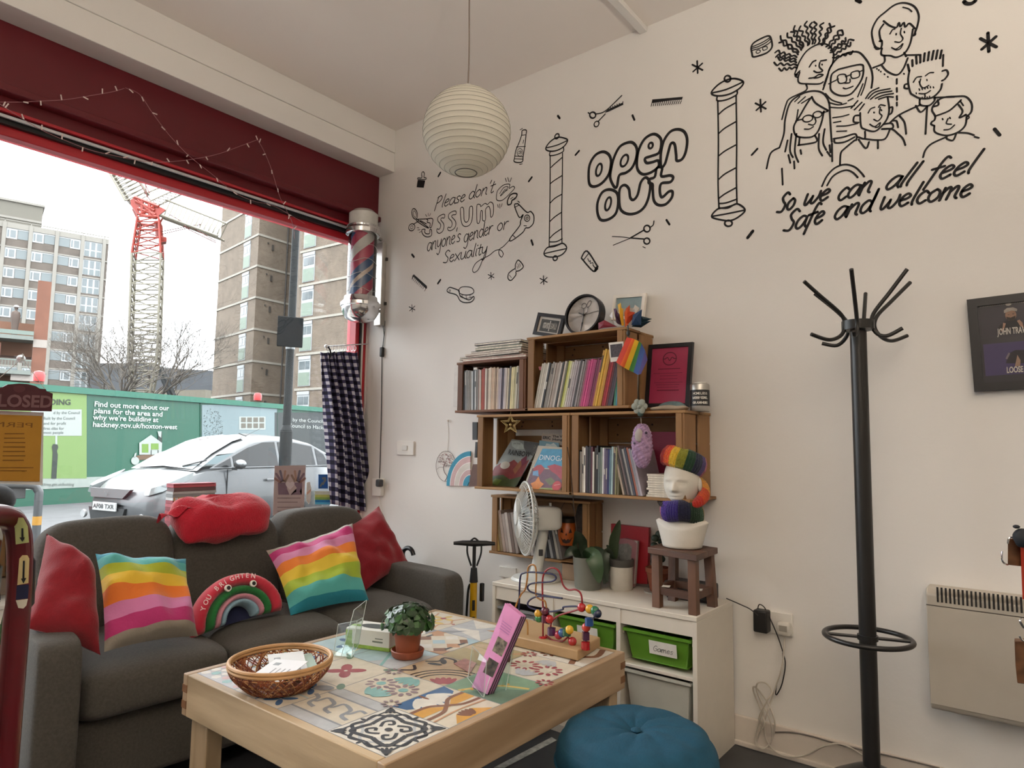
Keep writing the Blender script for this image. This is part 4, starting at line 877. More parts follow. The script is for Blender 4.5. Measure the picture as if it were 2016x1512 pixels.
pillow('throw_cushion', [yl(205, 1284, 2.40), yl(390, 1252, 2.36), yl(366, 1100, 2.58), yl(188, 1090, 2.62)], .13, SA, 'rainbow striped cushion with its teal stripe uppermost, beside the red one', seed=5, wr=.022)
pillow('throw_cushion', [yl(572, 1212, 2.50), yl(726, 1182, 2.42), yl(694, 1030, 2.68), yl(524, 1084, 2.75)], .13, SB, 'rainbow striped cushion with its grey stripe uppermost, right end of sofa', seed=8, wr=.022)
pillow('throw_cushion', [yl(716, 1165, 2.62), yl(806, 1110, 2.66), yl(746, 996, 2.84), yl(664, 1046, 2.88)], .12, RED, 'red cushion with dark piping tucked into the right end of the sofa', seed=3)
# rainbow shaped plush cushion
ya = 2.52
rc = thing('rainbow_cushion', 'arched rainbow plush cushion with eyes in the middle of the sofa', 'cushion', tuple(yl(470, 1222, ya)))
RO = yl(468, 1220, ya); RU = yl(552, 1194, ya)-RO; RV = yl(455, 1133, ya+.06)-RO; RNm = RU.cross(RV).normalized()
if RNm.dot(CAM-RO) < 0: RNm = -RNm
def band(name, r0, r1, th, mat, lift=0.):
    b = MB()
    def fn(u, v):
        a = pi*(1.03-u*1.06); ph = v*2*pi; r = (r0+r1)/2+(r1-r0)/2*1.04*cos(ph); e = (1-(2*u-1)**12)**.5
        return RO+RU*r*cos(a)+RV*r*sin(a)+RNm*(th*.5*sin(ph)*e+lift+.002*sin(u*150)*max(0, sin(ph)))
    b.grid(fn, 60, 14, cv=True)
    return b.build(name, mat, rc, smooth=True, angle=80)
band('red_arch', .72, 1.0, .10, M('#c72f45', .95, var=.04, sheen=.4)); band('green_arch', .53, .73, .09, M('#23743a', .95, var=.08, sheen=.2), .004)
band('pink_arch', .42, .55, .085, M('#c98a9c', .95, sheen=.2), .004); band('blue_arch', .30, .44, .08, M('#86a9bd', .95, sheen=.2), .002)
b = MB(); b.prism([RO+RU*1.12*cos(pi*k/16)+RV*.8*sin(pi*k/16)-RNm*.05-RV*.04 for k in range(17)], RNm*.03); b.build('navy_backing', M('#1c2345', .95, sheen=.2), rc)
for (ex, ey) in ((437.5, 1163), (487, 1154)):
    c = yl(ex, ey, ya+.03)+RNm*.045; Rb = basis(RU.normalized(), RNm.cross(RU).normalized(), RNm)
    MB().lathe([(0, 0), (.014, 0), (.013, .006), (0, .008)], c, 14, R=Rb, mats=[0, 0, 0]).build('eye', M('#f0efe9', .5), rc); MB().lathe([(0, .008), (.008, .009), (0, .011)], c, 12, R=Rb).build('pupil', BLACK, bpy.data.objects[[o.name for o in rc.children if o.name.startswith('eye')][-1]])
for i, ch in enumerate('YOU BRIGHTEN'):
    if ch == ' ': continue
    a = pi*(.86-i*.042); p = RO+RU*.86*cos(a)+RV*.86*sin(a)+RNm*.052; rd = (RU*cos(a)+RV*sin(a)).normalized(); text('lettering', ch, p, rd.cross(RNm)*-1 if rd.cross(RNm).dot(RU) < 0 else rd.cross(RNm), rd, .026, M('#f1d9dc', .7), rc, bold=.02)
# red throw over the middle back cushion
bl = MB(); tc_ = yl(437, 1016, 2.93)
def thr(u, v):
    th = (v-.5)*pi; ph = u*2*pi; sg = lambda x, e: math.copysign(abs(x)**e, x)
    p = V((.215*sg(cos(th), .42)*sg(cos(ph), .5), .115*sg(cos(th), .7)*sg(sin(ph), .8), .086*sg(sin(th), .6)))
    if p.y < 0: p.z -= .035*min(1, -p.y/.07)*(.6+.6*(p.x < 0))
    p.z += .012*(1-(p.x/.215)**2)
    q = p+tc_; p += V((nz(q, 12, .010), nz(q+V((5, 0, 0)), 11, .012), nz(q+V((0, 7, 0)), 9, .012)+.018*sin(p.x*26+p.y*22)*(p.x < -.05)))
    return tc_+Rz(-.06) @ p
bl.grid(thr, 60, 34, cu=True)
def tail(u, v):
    p = yl(312, 1022, 2.93)*(1-u)+yl(372, 1002, 2.90)*u; return p+V((0, .05*(v-.5), .022*sin(pi*v)+.012*sin(9*u+5*v)-.02*(1-u)*v))
bl.grid(tail, 14, 8)
tag(bl.build('throw_blanket', M('#b8122c', .95, var=.07, nscale=50, bump=.5, bscale=150, sheen=.3), smooth=True, angle=100), 'bright red fleece throw bundled over the middle back cushion', 'blanket')
# umbrella hooked behind the sofa arm
up0 = PX(794, 1112, 0, -.11); hk = [PX(x, y, 0, -.11) for x, y in ((795, 1104), (793, 1090), (797, 1081), (805, 1079), (811, 1084), (814, 1093))]
um = thing('umbrella', 'black umbrella with a crook handle standing behind the right sofa arm', 'umbrella', (up0.x, up0.y+.05, 0))
MB().tube(spline(hk, 5), .013, 10).build('crook_handle', M('#17171a', .3), um, smooth=True)
MB().tube([V((up0.x, up0.y+.05, .02)), up0+V((0, .0, .02))], .007, 8).build('shaft', BLACK, um, smooth=True)
MB().lathe([(.008, .05), (.02, .1), (.035, .45), (.03, .52), (.012, .54)], (up0.x, up0.y+.045, 0), 14).build('folded_canopy', M('#1b1b1f', .8), um, smooth=True)
# floor pump
pc = PX(934, 1070, 0, -.22)
pm = thing('floor_pump', 'black and yellow bicycle floor pump standing between sofa and white cabinet', 'pump', (pc.x, pc.y, 0))
ps_ = M('#d2a219', .35, var=.04); hx = V((CX.x, CX.y, 0)).normalized(); KB = M('#1a1a1c', .45)
MB().box((pc.x, pc.y, .012), (.22, .1, .024), Rz(.6)).build('foot_plate', KB, pm, bev=.008)
MB().tube([(pc.x, pc.y, .02), (pc.x, pc.y, pc.z-.17)], .018, 16).build('barrel', ps_, pm, smooth=True)
MB().tube([(pc.x, pc.y, pc.z-.19), (pc.x, pc.y, pc.z-.12)], [.022, .016], 14).tube([(pc.x, pc.y, pc.z-.14), (pc.x, pc.y, pc.z)], .009, 10).build('piston', KB, pm, smooth=True)
b = MB(); b.tube([pc-hx*.105, pc-hx*.06+V((0, 0, .002)), pc, pc+hx*.06+V((0, 0, .002)), pc+hx*.105], [.008, .013, .016, .013, .008], 10); b.tube(spline([pc-hx*.02+V((0, 0, .012)), pc+V((0, 0, .026)), pc+hx*.02+V((0, 0, .012))], 4), .005, 6); b.build('handle', KB, pm, smooth=True)
b = MB()
for s in (-1, 1): b.tube(spline([pc+hx*.035*s, pc+hx*.034*s+V((0, 0, -.05)), pc+hx*.014*s+V((0, 0, -.11))], 5), .005, 6)
b.tube(spline([V((pc.x, pc.y, .05))-hx*.02, V((pc.x, pc.y, .2))-hx*.035, V((pc.x, pc.y, pc.z-.25))-hx*.028, V((pc.x, pc.y, pc.z-.2))-hx*.018], 5), .006, 8)
b.build('hose', KB, pm, smooth=True)
MB().box((pc.x+.03, pc.y-.03, pc.z-.24), (.02, .02, .09)).build('clip', KB, pm, bev=.005)
b = MB()
for i in range(3): b.box(V((pc.x, pc.y, pc.z-.30-.08*i))-hx*.0+V((-.0135, -.0135, 0)), (.002, .014, .05), Rz(.8))
b.build('printed_marks', BLACK, pm)

# ---------------------------------------------------------------- curtain, barber pole, cables in the corner
yc = 3.425
ct = thing('cafe_curtain', 'navy and white gingham curtain gathered at the right of the window', 'curtain', tuple(PX(690, 1000, 1, yc)))
def M_gingham():
    m = bpy.data.materials.new('gingham'); m.use_nodes = True; n = m.node_tree; b = n.nodes['Principled BSDF']
    u = n.nodes.new('ShaderNodeUVMap'); s = n.nodes.new('ShaderNodeSeparateXYZ'); n.links.new(u.outputs[0], s.inputs[0]); g = []
    for ax, k in (('X', 15), ('Y', 21)):
        a = n.nodes.new('ShaderNodeMath'); a.operation = 'MULTIPLY'; a.inputs[1].default_value = k; f_ = n.nodes.new('ShaderNodeMath'); f_.operation = 'FRACT'
        c = n.nodes.new('ShaderNodeMath'); c.operation = 'GREATER_THAN'; c.inputs[1].default_value = .5
        n.links.new(s.outputs[ax], a.inputs[0]); n.links.new(a.outputs[0], f_.inputs[0]); n.links.new(f_.outputs[0], c.inputs[0]); g.append(c)
    ad = n.nodes.new('ShaderNodeMath'); ad.operation = 'ADD'; n.links.new(g[0].outputs[0], ad.inputs[0]); n.links.new(g[1].outputs[0], ad.inputs[1])
    hf = n.nodes.new('ShaderNodeMath'); hf.operation = 'MULTIPLY'; hf.inputs[1].default_value = .5; n.links.new(ad.outputs[0], hf.inputs[0])
    r = n.nodes.new('ShaderNodeValToRGB'); r.color_ramp.interpolation = 'CONSTANT'; el = r.color_ramp.elements
    el[0].position = 0; el[0].color = hexc('#d6d4de'); el[1].position = .3; el[1].color = hexc('#4b4868'); e = el.new(.8); e.color = hexc('#17152b')
    n.links.new(hf.outputs[0], r.inputs[0]); n.links.new(r.outputs[0], b.inputs['Base Color']); b.inputs['Roughness'].default_value = .9
    tr_ = n.nodes.new('ShaderNodeBsdfTranslucent'); x = n.nodes.new('ShaderNodeMixShader'); x.inputs[0].default_value = .18
    n.links.new(r.outputs[0], tr_.inputs[0]); n.links.new(b.outputs[0], x.inputs[1]); n.links.new(tr_.outputs[0], x.inputs[2]); n.links.new(x.outputs[0], n.nodes['Material Output'].inputs[0])
    return m
Lk = [(629, 694), (636, 760), (641, 830), (646, 900), (652, 992)]; Rk = [(701, 694), (711, 770), (719, 850), (727, 930), (738, 1012)]
def lerp_k(K, v):
    t = v*(len(K)-1); i = min(int(t), len(K)-2); t -= i; return K[i][0]*(1-t)+K[i+1][0]*t, K[i][1]*(1-t)+K[i+1][1]*t
def cfn(u, v):
    v = 1-v; a, b_ = lerp_k(Lk, v), lerp_k(Rk, v); uu = u+.018*sin(u*26+2)*(1-.4*v)
    x = a[0]+(b_[0]-a[0])*uu; y = a[1]+(b_[1]-a[1])*uu
    p = PX(x, y, 1, yc); amp = .012+.022*min(1, v*2)
    p.y += amp*sin(u*2*pi*5.2+1.3*sin(v*3)+.8*v)+.008*sin(u*31+v*4)-.012; p.z += .004*sin(u*40)*(v < .02)
    return p
MB().grid(cfn, 110, 60).build('cloth', M_gingham(), ct, smooth=True, angle=180, solid=.0015)
b = MB(); r0_, r1_ = PX(642, 682, 1, yc+.0), PX(724, 677, 1, yc); b.tube([r0_, r1_], .004, 8); b.sph(r0_, .012, 10, 7); b.build('rod', M('#d8dadc', .3, .6), ct, smooth=True)
for i in range(9):
    x = 646+i*6.6; c = PX(x, 686, 1, yc); MB().tube([c+V((.004*sin(i*2), .013*cos(t), .016*sin(t))) for t in [2*pi*k/12 for k in range(12)]], .0018, 5, closed=True).build('ring', M('#dfe2e4', .2, .3) if i else BLACK, ct, smooth=True)
b = MB(); b.tube(spline([PX(x, y, 1, yc-.03) for x, y in ((645, 682), (650, 690), (651, 700), (647, 706))], 4), .005, 6); b.build('hook', BLACK, ct, smooth=True)

bp0 = PX(712, 540, 1, 3.27); zt = lambda py: PX(712, py, 1, 3.27).z
bp_ = thing('barber_pole', 'red white and blue striped barber pole in a glass tube on the corner wall', 'barber pole', (bp0.x, bp0.y, zt(636)))
px0, py0 = bp0.x, bp0.y; CHR = M('#d9dadb', .12, .95, var=.02); kx = .00315
def M_helix():
    m = bpy.data.materials.new('barber_stripes'); m.use_nodes = True; n = m.node_tree; b = n.nodes['Principled BSDF']
    u = n.nodes.new('ShaderNodeUVMap'); s = n.nodes.new('ShaderNodeSeparateXYZ'); n.links.new(u.outputs[0], s.inputs[0])
    a = n.nodes.new('ShaderNodeMath'); a.operation = 'MULTIPLY'; a.inputs[1].default_value = 1.15; d = n.nodes.new('ShaderNodeMath'); d.operation = 'SUBTRACT'; f_ = n.nodes.new('ShaderNodeMath'); f_.operation = 'FRACT'
    n.links.new(s.outputs['Y'], a.inputs[0]); n.links.new(a.outputs[0], d.inputs[0]); n.links.new(s.outputs['X'], d.inputs[1]); n.links.new(d.outputs[0], f_.inputs[0])
    r = n.nodes.new('ShaderNodeValToRGB'); r.color_ramp.interpolation = 'CONSTANT'; el = r.color_ramp.elements
    el[0].position = 0; el[0].color = hexc('#c2355c'); el[1].position = .22; el[1].color = hexc('#dcd6d3')
    for p_, c_ in ((.42, '#c2355c'), (.60, '#24538a'), (.76, '#dcc9bd'), (.84, '#24538a')): e = el.new(p_); e.color = hexc(c_)
    n.links.new(f_.outputs[0], r.inputs[0]); n.links.new(r.outputs[0], b.inputs['Base Color']); b.inputs['Roughness'].default_value = .35; return m
z0, z1 = zt(600), zt(462)
b = MB(); b.grid(lambda u, v: V((px0+.07*cos(2*pi*u), py0+.07*sin(2*pi*u), z0+(z1-z0)*v)), 40, 12, cu=True); b.build('striped_cylinder', M_helix(), bp_, smooth=True)
b = MB(); b.grid(lambda u, v: V((px0+.088*cos(2*pi*u), py0+.088*sin(2*pi*u), z0-.02+(z1-z0+.04)*v)), 40, 6, cu=True); b.build('glass_tube', M_glass('clear_tube', (.95, .97, .97), .12), bp_, smooth=True)
MB().lathe([(.092, 0), (.105, .005), (.108, .03), (.098, .045), (.1, .055), (.088, .06)], (px0, py0, z1-.005), 32).build('top_cap', CHR, bp_, smooth=True)
MB().lathe([(.088, .05), (.09, .13), (.06, .155), (0, .16)], (px0, py0, z1), 32).build('top_dome', M('#cfcfca', .25, .1), bp_, smooth=True)
MB().lathe([(0, -.115), (.045, -.11), (.09, -.09), (.112, -.05), (.115, -.02), (.122, -.015), (.122, .005), (.105, .02), (.1, .045), (.088, .05)], (px0, py0, z0), 32).build('bottom_cap', CHR, bp_, smooth=True)
wy = PX(753, 540, 0, 0).y
MB().bx(-.035, 0, wy-.035, wy+.03, zt(633)-.0, zt(463)).build('wall_plate', M('#c5c2bc', .25, .5), bp_, bev=.004)
b = MB()
for zz in (z0-.01, z1+.02): b.tube([V((px0+.09, py0, zz)), V((-.02, wy, zz))], .011, 8)
b.build('bracket_arm', CHR, bp_, smooth=True)
b = MB()
for zz in (zt(497), zt(588)): b.box((-.005, wy-.04, zz), (.012, .02, .02))
b.build('bolt', M('#3a3836', .5), bp_)
cs_ = [PX(x, y, 0, -.006) for x, y in ((752, 628), (756, 660), (752, 690))]
fx = thing('pole_cable', 'black cable with an inline switch hanging from the barber pole', 'cable', tuple(PX(747, 960, 0, 0)))
MB().tube(spline(cs_, 6), .0025, 6).tube([PX(758, 632, 0, -.01), PX(757, 655, 0, -.006), PX(753, 690, 0, -.006)], .002, 5).tube(spline([PX(x, y, 0, -.005) for x, y in ((752, 700), (751, 800), (749, 880), (747, 944))], 5), .0025, 6).build('cord', BLACK, fx, smooth=True)
MB().box(PX(752, 693, 0, -.014), (.022, .026, .062)).build('inline_switch', BLACK, fx, bev=.006)
so = thing('wall_socket', 'small white socket with a dark plug low in the window corner', 'socket', tuple(PX(748, 975, 0, 0)))
MB().bx(-.03, 0, PX(757, 960, 0, 0).y, PX(739, 960, 0, 0).y, PX(748, 976, 0, 0).z, PX(748, 942, 0, 0).z).build('plate', WPLAS, so, bev=.004)
MB().box(PX(747, 951, 0, -.045), (.035, .04, .045)).build('plug', M('#3a393c', .4), so, bev=.008)
b = MB(); b.tube(spline([PX(x, y, 0, -.008) for x, y in ((745, 975), (750, 1000), (760, 1035), (775, 1070), (792, 1095))], 6), .003, 6); tag(b.build('white_cable', WPLAS, smooth=True), 'white cable trailing from the corner socket behind the red cushion', 'cable')
b = MB(); b.tube(spline([PX(x, y, 1, 3.392) for x, y in ((739, 640), (736, 700), (740, 760), (734, 850), (738, 900), (730, 985))], 6), .0016, 5); tag(b.build('thin_wire', M('#bdb9b4', .5)), 'thin pale wire running down the white window jamb', 'wire')
b = MB()
sw = thing('light_switch', 'white wall switch plate on the wall right of the window', 'switch', tuple(PX(800, 895, 0, 0)))
y_a, y_b = PX(784, 880, 0, 0).y, PX(817, 882, 0, 0).y; zz = PX(800, 882, 0, 0).z
MB().bx(-.012, 0, y_b, y_a, zz-.043, zz+.041).build('plate', WPLAS, sw, bev=.003)
MB().box((-.014, (y_a+y_b)/2, zz), (.008, .045, .028)).build('rocker', M('#d9d6d0', .35), sw, bev=.002)

# fairy lights looped across the red fascia
fs = thing('fairy_lights', 'string of tiny unlit fairy lights looped across the red fascia', 'fairy lights', tuple(PX(250, 172, 1, 3.3)))
LP = [[(0, 201), (40, 201), (80, 199), (130, 196), (180, 188), (220, 181), (245, 174)], [(247, 173), (275, 186), (300, 222), (330, 262), (360, 295), (382, 315), (420, 345), (460, 378), (500, 396), (540, 406), (600, 440)], [(0, 205), (40, 231), (82, 256), (130, 277), (180, 296), (232, 308), (260, 314), (300, 319), (340, 318), (382, 313), (430, 303), (480, 285), (507, 275)], [(507, 275), (520, 298), (535, 335), (550, 385), (562, 410), (576, 440), (580, 470)]]
b = MB(); bulbs = []
for L in LP:
    pts = spline([PX(x, y, 1, 3.322) for x, y in L], 6); b.tube(pts, .0013, 5, caps=False)
    bulbs += [(pts[i], i) for i in range(2, len(pts), 5)]
b.build('wire', M('#a8747b', .5), fs)
for p, i in bulbs:
    d = V((rnd.gauss(0, .5), -.3, rnd.gauss(-.3, .8))).normalized(); MB().tube([p, p+d*.022], .003, 5).build('bulb', M('#e6d3cf', .3), fs)
b = MB(); b.tube(spline([PX(x, y, 1, 3.3) for x, y in ((690, 500), (700, 497), (735, 500)) ], 5), .001, 4)
for k in range(4):
    y = 490+k*28; b.tube([V((px0+.092*cos(t), py0+.092*sin(t), zt(y)+.012*sin(3*t+k))) for t in [2*pi*q/24 for q in range(24)]], .0012, 4, closed=True)
b.build('wire_round_pole', M('#d9d6d2', .4), fs)

# ---------------------------------------------------------------- things on the glass and the sill
yg = 3.487
def glass_sheet(name, label, cat, quad, mat, th=.0015):
    b = MB(); b.prism([yl(x, y, yg) for x, y in quad], (0, th, 0)); return tag(b.build(name, mat), label, cat)
def gp(parent, name, pts, mat, off=.0006): b = MB(); b.poly([yl(x, y, yg-off) for x, y in pts]); return b.build(name, mat, parent)
po = glass_sheet('poster', 'pale poster with two painted hands taped to the window glass', 'poster', [(541, 917), (602, 916), (598, 1015), (537, 1015)], M('#b5a3a3', .7, var=.03))
def hand_shape(cx_, cy_, sgn, k):
    pts = []
    for i, (dx, ln) in enumerate(((-16, 15), (-9, 21), (-2, 24), (5, 22), (12, 12))):
        a = sgn*(.5-.22*i) if sgn > 0 else -(.5-.22*i)
    return pts
b = MB(); cols = ['#8d6a63', '#7a6473', '#6d6577', '#a58476', '#8b7468']
for sgn, cx_ in ((1, 556), (-1, 586)):
    for i in range(5):
        a = -pi/2-sgn*(.95-.36*i); L = (15, 20, 22, 21, 15)[i]; x0, y0 = cx_+sgn*2+cos(a)*6, 954+sin(a)*6; x1, y1 = x0+cos(a)*L, y0+sin(a)*L; nx, ny = -sin(a)*2.2, cos(a)*2.2
        b.k = i % 5; b.poly([yl(x, y, yg-.0005) for x, y in ((x0+nx, y0+ny), (x0-nx, y0-ny), (x1-nx, y1-ny), (x1+cos(a)*2, y1+sin(a)*2), (x1+nx, y1+ny))])
    b.k = 1; b.poly([yl(x, y, yg-.0005) for x, y in ((cx_-9, 950), (cx_+9, 950), (cx_+9, 962), (cx_+sgn*14, 974), (cx_-sgn*8, 974))])
b.k = 5; b.poly([yl(571+9*sin(t)**3, 955-8*(cos(t)-.35*cos(2*t)-.15*cos(3*t)), yg-.001) for t in [2*pi*k/20 for k in range(20)]])
b.build('hands_print', [M(c, .7) for c in cols]+[M('#c9bcc0', .7)], po)
for i, y in enumerate((980, 988, 998, 1006)): gp(po, 'text_line', [(546, y), (592-6*(i % 2), y), (592-6*(i % 2), y+1.4), (546, y+1.4)], M('#7b6a6c', .7))
bs = glass_sheet('window_sticker', 'small white pole shaped sticker on the glass beside the hands poster', 'sticker', [(604, 950), (610, 948), (613, 962), (612, 985), (608, 993), (603, 985)], M('#d5d2ce', .6)); gp(bs, 'stripe', [(604, 970), (612, 962), (612, 967), (604, 975)], M('#c9a08d', .6))
b3 = glass_sheet('window_sticker', 'blue square sticker with a white ear sign on the glass by the curtain', 'sticker', [(627, 934), (645, 934), (646, 962), (627, 962)], M('#1f5fa8', .5)); gp(b3, 'ear_mark', [(634, 940), (641, 939), (643, 946), (639, 951), (637, 955), (634, 954), (637, 947), (638, 943), (634, 944)], W0); gp(b3, 'slash', [(629, 957), (632, 959), (636, 950), (634, 949)], W0)
b4 = glass_sheet('window_sticker', 'sticker of yellow green and blue bands on the glass below the blue one', 'sticker', [(620, 967), (650, 967), (650, 993), (620, 993)], M('#d9dcc8', .5))
for y0, y1, c in ((974, 979, '#c9cf6e'), (979, 984, '#8fb25a'), (984, 989, '#1f7fc0'), (989, 993, '#58b8dd')): gp(b4, 'colour_band', [(620, y0), (650, y0), (650, y1), (620, y1)], M(c, .5))
# hanging closed sign
cl = thing('closed_sign', 'dark red scalloped sign reading closed hung inside the window', 'sign', tuple(yl(40, 810, 3.455)))
CLM = M('#4a1420', .5, var=.05); ysn = 3.455
out = [(-62, 806), (102, 810), (104, 775), (92, 770), (90, 766), (78, 765), (70, 760), (55, 756), (38, 755), (15, 757), (5, 762), (-15, 765), (-28, 764), (-35, 768), (-62, 766)]
b = MB(); b.prism([yl(x, y, ysn) for x, y in out], (0, .008, 0)); cb = b.build('board', CLM, cl)
p = yl(-34, 799, ysn-.002); q = yl(102, 802, ysn-.002); text('lettering', 'CLOSED', p, (q-p), (0, 0, 1), (yl(30, 776, ysn).z-yl(30, 800, ysn).z)*1.38, M('#7d5a5e', .6), cb, bold=.03, fit=(q-p).length)
b = MB(); b.poly([yl(38+12*cos(t)*(1-.2*sin(t)), 766+7*sin(t), ysn-.001) for t in [2*pi*k/16 for k in range(16)]]); b.build('ornament', M('#5d2a33', .6), cb)
hk_ = yl(44, 706, 3.46); b = MB(); b.tube([yl(-30, 768, 3.46), hk_, yl(90, 768, 3.46)], .0016, 5); b.build('string', M('#cfcfca', .6), cl)
hh = MB().lathe([(0, .0), (.008, .0), (.015, .01), (.018, .018)], hk_, 18, R=Rx(-pi/2)).tube(spline([hk_, hk_+V((0, -.01, .012)), hk_+V((-.005, -.01, .02))], 4), .003, 8)
hh.build('suction_hook', M('#cdd6d8', .15, spec=.8), cl, smooth=True)
wn = glass_sheet('paper_notice', 'white paper notice behind the closed sign, mostly under the ochre one', 'notice', [(-60, 806), (86, 812), (84, 955), (-60, 950)], M('#d9dcda', .7, var=.02))
yn = thing('paper_notice', 'ochre paper permit notice on the window below the closed sign', 'notice', tuple(yl(30, 950, yg-.006)))
b = MB(); b.prism([yl(x, y, yg-.005) for x, y in ((-60, 814), (83, 819), (78, 948), (-60, 946))], (0, .002, 0)); ys_h = b.build('sheet', M('#b58529', .7, var=.05), yn)
TL = M('#7a5316', .7)
def gl(x0, x1, y, h): b = MB(); b.poly([yl(x0, y, yg-.006), yl(x1, y, yg-.006), yl(x1, y+h, yg-.006), yl(x0, y+h, yg-.006)]); b.build('text_line', TL, ys_h)
for k, (x0, x1) in enumerate(((9, 48), (8, 49), (8, 50), (6, 50), (6, 49), (5, 50), (5, 47))): gl(x0, x1, 853+k*8.7, 1.8)
gl(-40, 66, 920, 1.6); gl(-40, 53, 926, 1.6)
p = yl(66, 842, yg-.006); text('text_line', 'PERMIT', p, (-1, 0, 0), (0, 0, 1), .03, TL, ys_h, fit=.2)
# pile of papers / magazines on the sill, seen over the throw
lp_ = thing('magazine_pile', 'pile of magazines in the window behind the red throw', 'magazines', tuple(yl(376, 1015, 3.43)))
zz0 = yl(376, 1040, 3.43).z
x0_, x1_ = yl(334, 960, 3.43).x, yl(421, 960, 3.43).x; z_t = yl(376, 951, 3.43).z; zz = .48; i = 0
while zz < z_t-.004:
    th = .012+.008*rnd.random(); c = ['#d7dbdd', '#8f9497', '#b7babc', '#6d5557', '#b55a66', '#9c4450'][i % 6] if zz > z_t-.12 else ['#a2323f', '#8b2b39'][i % 2]
    MB().bx(x0_+rnd.random()*.008, x1_-rnd.random()*.008, 3.40, 3.475, zz, min(zz+th, z_t)).build('magazine', M(c, .6), lp_); zz += th+.001; i += 1
p = yl(341, 988, 3.398); q = yl(381, 988, 3.398); text('lettering', 'LITTLE', p, (1, 0, 0), (0, 0, 1), .03, M('#d7a15f', .6), lp_, bold=.01, fit=.12)
# black rounded head and red framed thing at the left edge
hb_ = AT(-8, 985, 3.0); bb = MB().sph(hb_, (.075, .06, .07), 20, 12).tube([hb_+V((0, 0, -.05)), V((hb_.x, hb_.y, .0))], .02, 10)
tag(bb.build('padded_headrest', M('#141416', .7, spec=.1), smooth=True), 'black rounded pad on a post at the left edge of the picture', 'headrest')
D = 1.18; ff = lambda x, y: AT(x, y, D+(x-30)*.0012)
fr = thing('rounded_gate', 'red rounded metal frame with black arrow latch at the left edge', 'gate', tuple(ATV(20, 1512, D, 0.0)))
RFM = M('#5c0a16', .3, var=.05, coat=.4)
cor = spline([ff(-60, 1016), ff(-20, 1014), ff(12, 1017), ff(30, 1030), ff(39, 1060), ff(40, 1120), ff(36, 1200)], 6)+[ff(24, 1350), ff(10, 1520), ATV(4, 1560, D, .02)]
dirv = (AT(40, 1100, D+.05)-AT(40, 1100, D)).normalized()
b = MB(); b.tube(cor, .019, 12); b.build('tube', RFM, fr, smooth=True)
b = MB(); b.poly([ff(-60, 1030), ff(10, 1030), ff(26, 1060), ff(26, 1120), ff(0, 1500), ff(-60, 1500)]); b.build('clear_panel', M_glass('clear_panel', (.93, .94, .93), .1), fr)
ln = [ff(47, 1102), ff(47, 1150), ff(43, 1200)]; b = MB(); b.tube([ff(50, 1085), ff(49, 1105), ff(46, 1190), ff(41, 1212)], [.006, .0165, .0165, .006], 14); b.build('latch', M('#151517', .35), fr, smooth=True)
def lat(name, pts, mat, z): b = MB(); b.poly([AT(x, y, D-z) for x, y in pts]); return b.build(name, mat, fr)
lat('arrow_sticker', [(38, 1100), (44, 1093), (54, 1093), (58, 1100), (56, 1148), (34, 1152)], M('#cbb986', .4), .017)
lat('arrow', [(45, 1104), (49, 1104), (48, 1138), (52, 1138), (46, 1149), (41, 1139), (44, 1139)], BLACK, .0178)
lat('navy_sticker', [(33, 1153), (57, 1150), (55, 1178), (31, 1181)], M('#20223f', .4), .017); lat('pale_sticker', [(31, 1182), (55, 1179), (52, 1192), (46, 1198), (36, 1197)], M('#cfc9b8', .4), .017)
lat('green_label', [(22, 1019), (46, 1019), (55, 1036), (57, 1068), (31, 1072), (29, 1040)], M('#aab076', .4), .018); lat('green_arrow', [(42, 1040), (46, 1040), (46, 1058), (49, 1058), (44, 1067), (38, 1058), (42, 1058)], BLACK, .0188)
# ---------------------------------------------------------------- low table with a top of patchwork cement tiles
TX0, TX1, TY0, TY1, TZ0 = -1.787, -.735, 1.135, 2.03, .5
OAKX = M_wood('oak_along_x', '#b0977a', '#8a7052', 0, 7); OAKY = M_wood('oak_along_y', '#c2aa88', '#8f7858', 1, 6, dist=5); OAKZ = M_wood('oak_upright', '#bda584', '#9a8262', 2, 8)  # boards along y get paler oak, their lit look put into the colour
tb = thing('coffee_table', 'low oak coffee table with a top of patchwork patterned tiles', 'table', ((TX0+TX1)/2, (TY0+TY1)/2, 0))
fw_ = .026; AH = .118
MB().bx(TX0, TX1, TY0, TY0+fw_, TZ0-AH, TZ0).build('apron', OAKX, tb, bev=.003); MB().bx(TX0, TX1, TY1-fw_, TY1, TZ0-AH, TZ0).build('apron', OAKX, tb, bev=.003)
MB().bx(TX0, TX0+fw_, TY0+fw_, TY1-fw_, TZ0-AH, TZ0).build('apron', OAKY, tb, bev=.003); MB().bx(TX1-fw_, TX1, TY0+fw_, TY1-fw_, TZ0-AH, TZ0).build('apron', OAKY, tb, bev=.003)
b = MB()
for z in (TZ0-.03, TZ0-.075): b.bx(TX0-.0008, TX0+.03, TY1-.026, TY1+.0006, z-.022, z); b.bx(TX1-.03, TX1+.0008, TY0-.0006, TY0+.026, z-.022, z)
b.build('finger_joint', M('#7d5636', .6), tb)
for x, y in ((TX0+.05, TY0+.06), (TX0+.05, TY1-.06), (TX1-.05, TY0+.06), (TX1-.05, TY1-.06)):
    MB().box((x, y, .195), (.05, .09, .39)).build('leg', OAKZ, tb, bev=.003)
NX, NY = 5, 4; tw_ = (TX1-TX0-2*fw_)/NX; th_ = (TY1-TY0-2*fw_)/NY
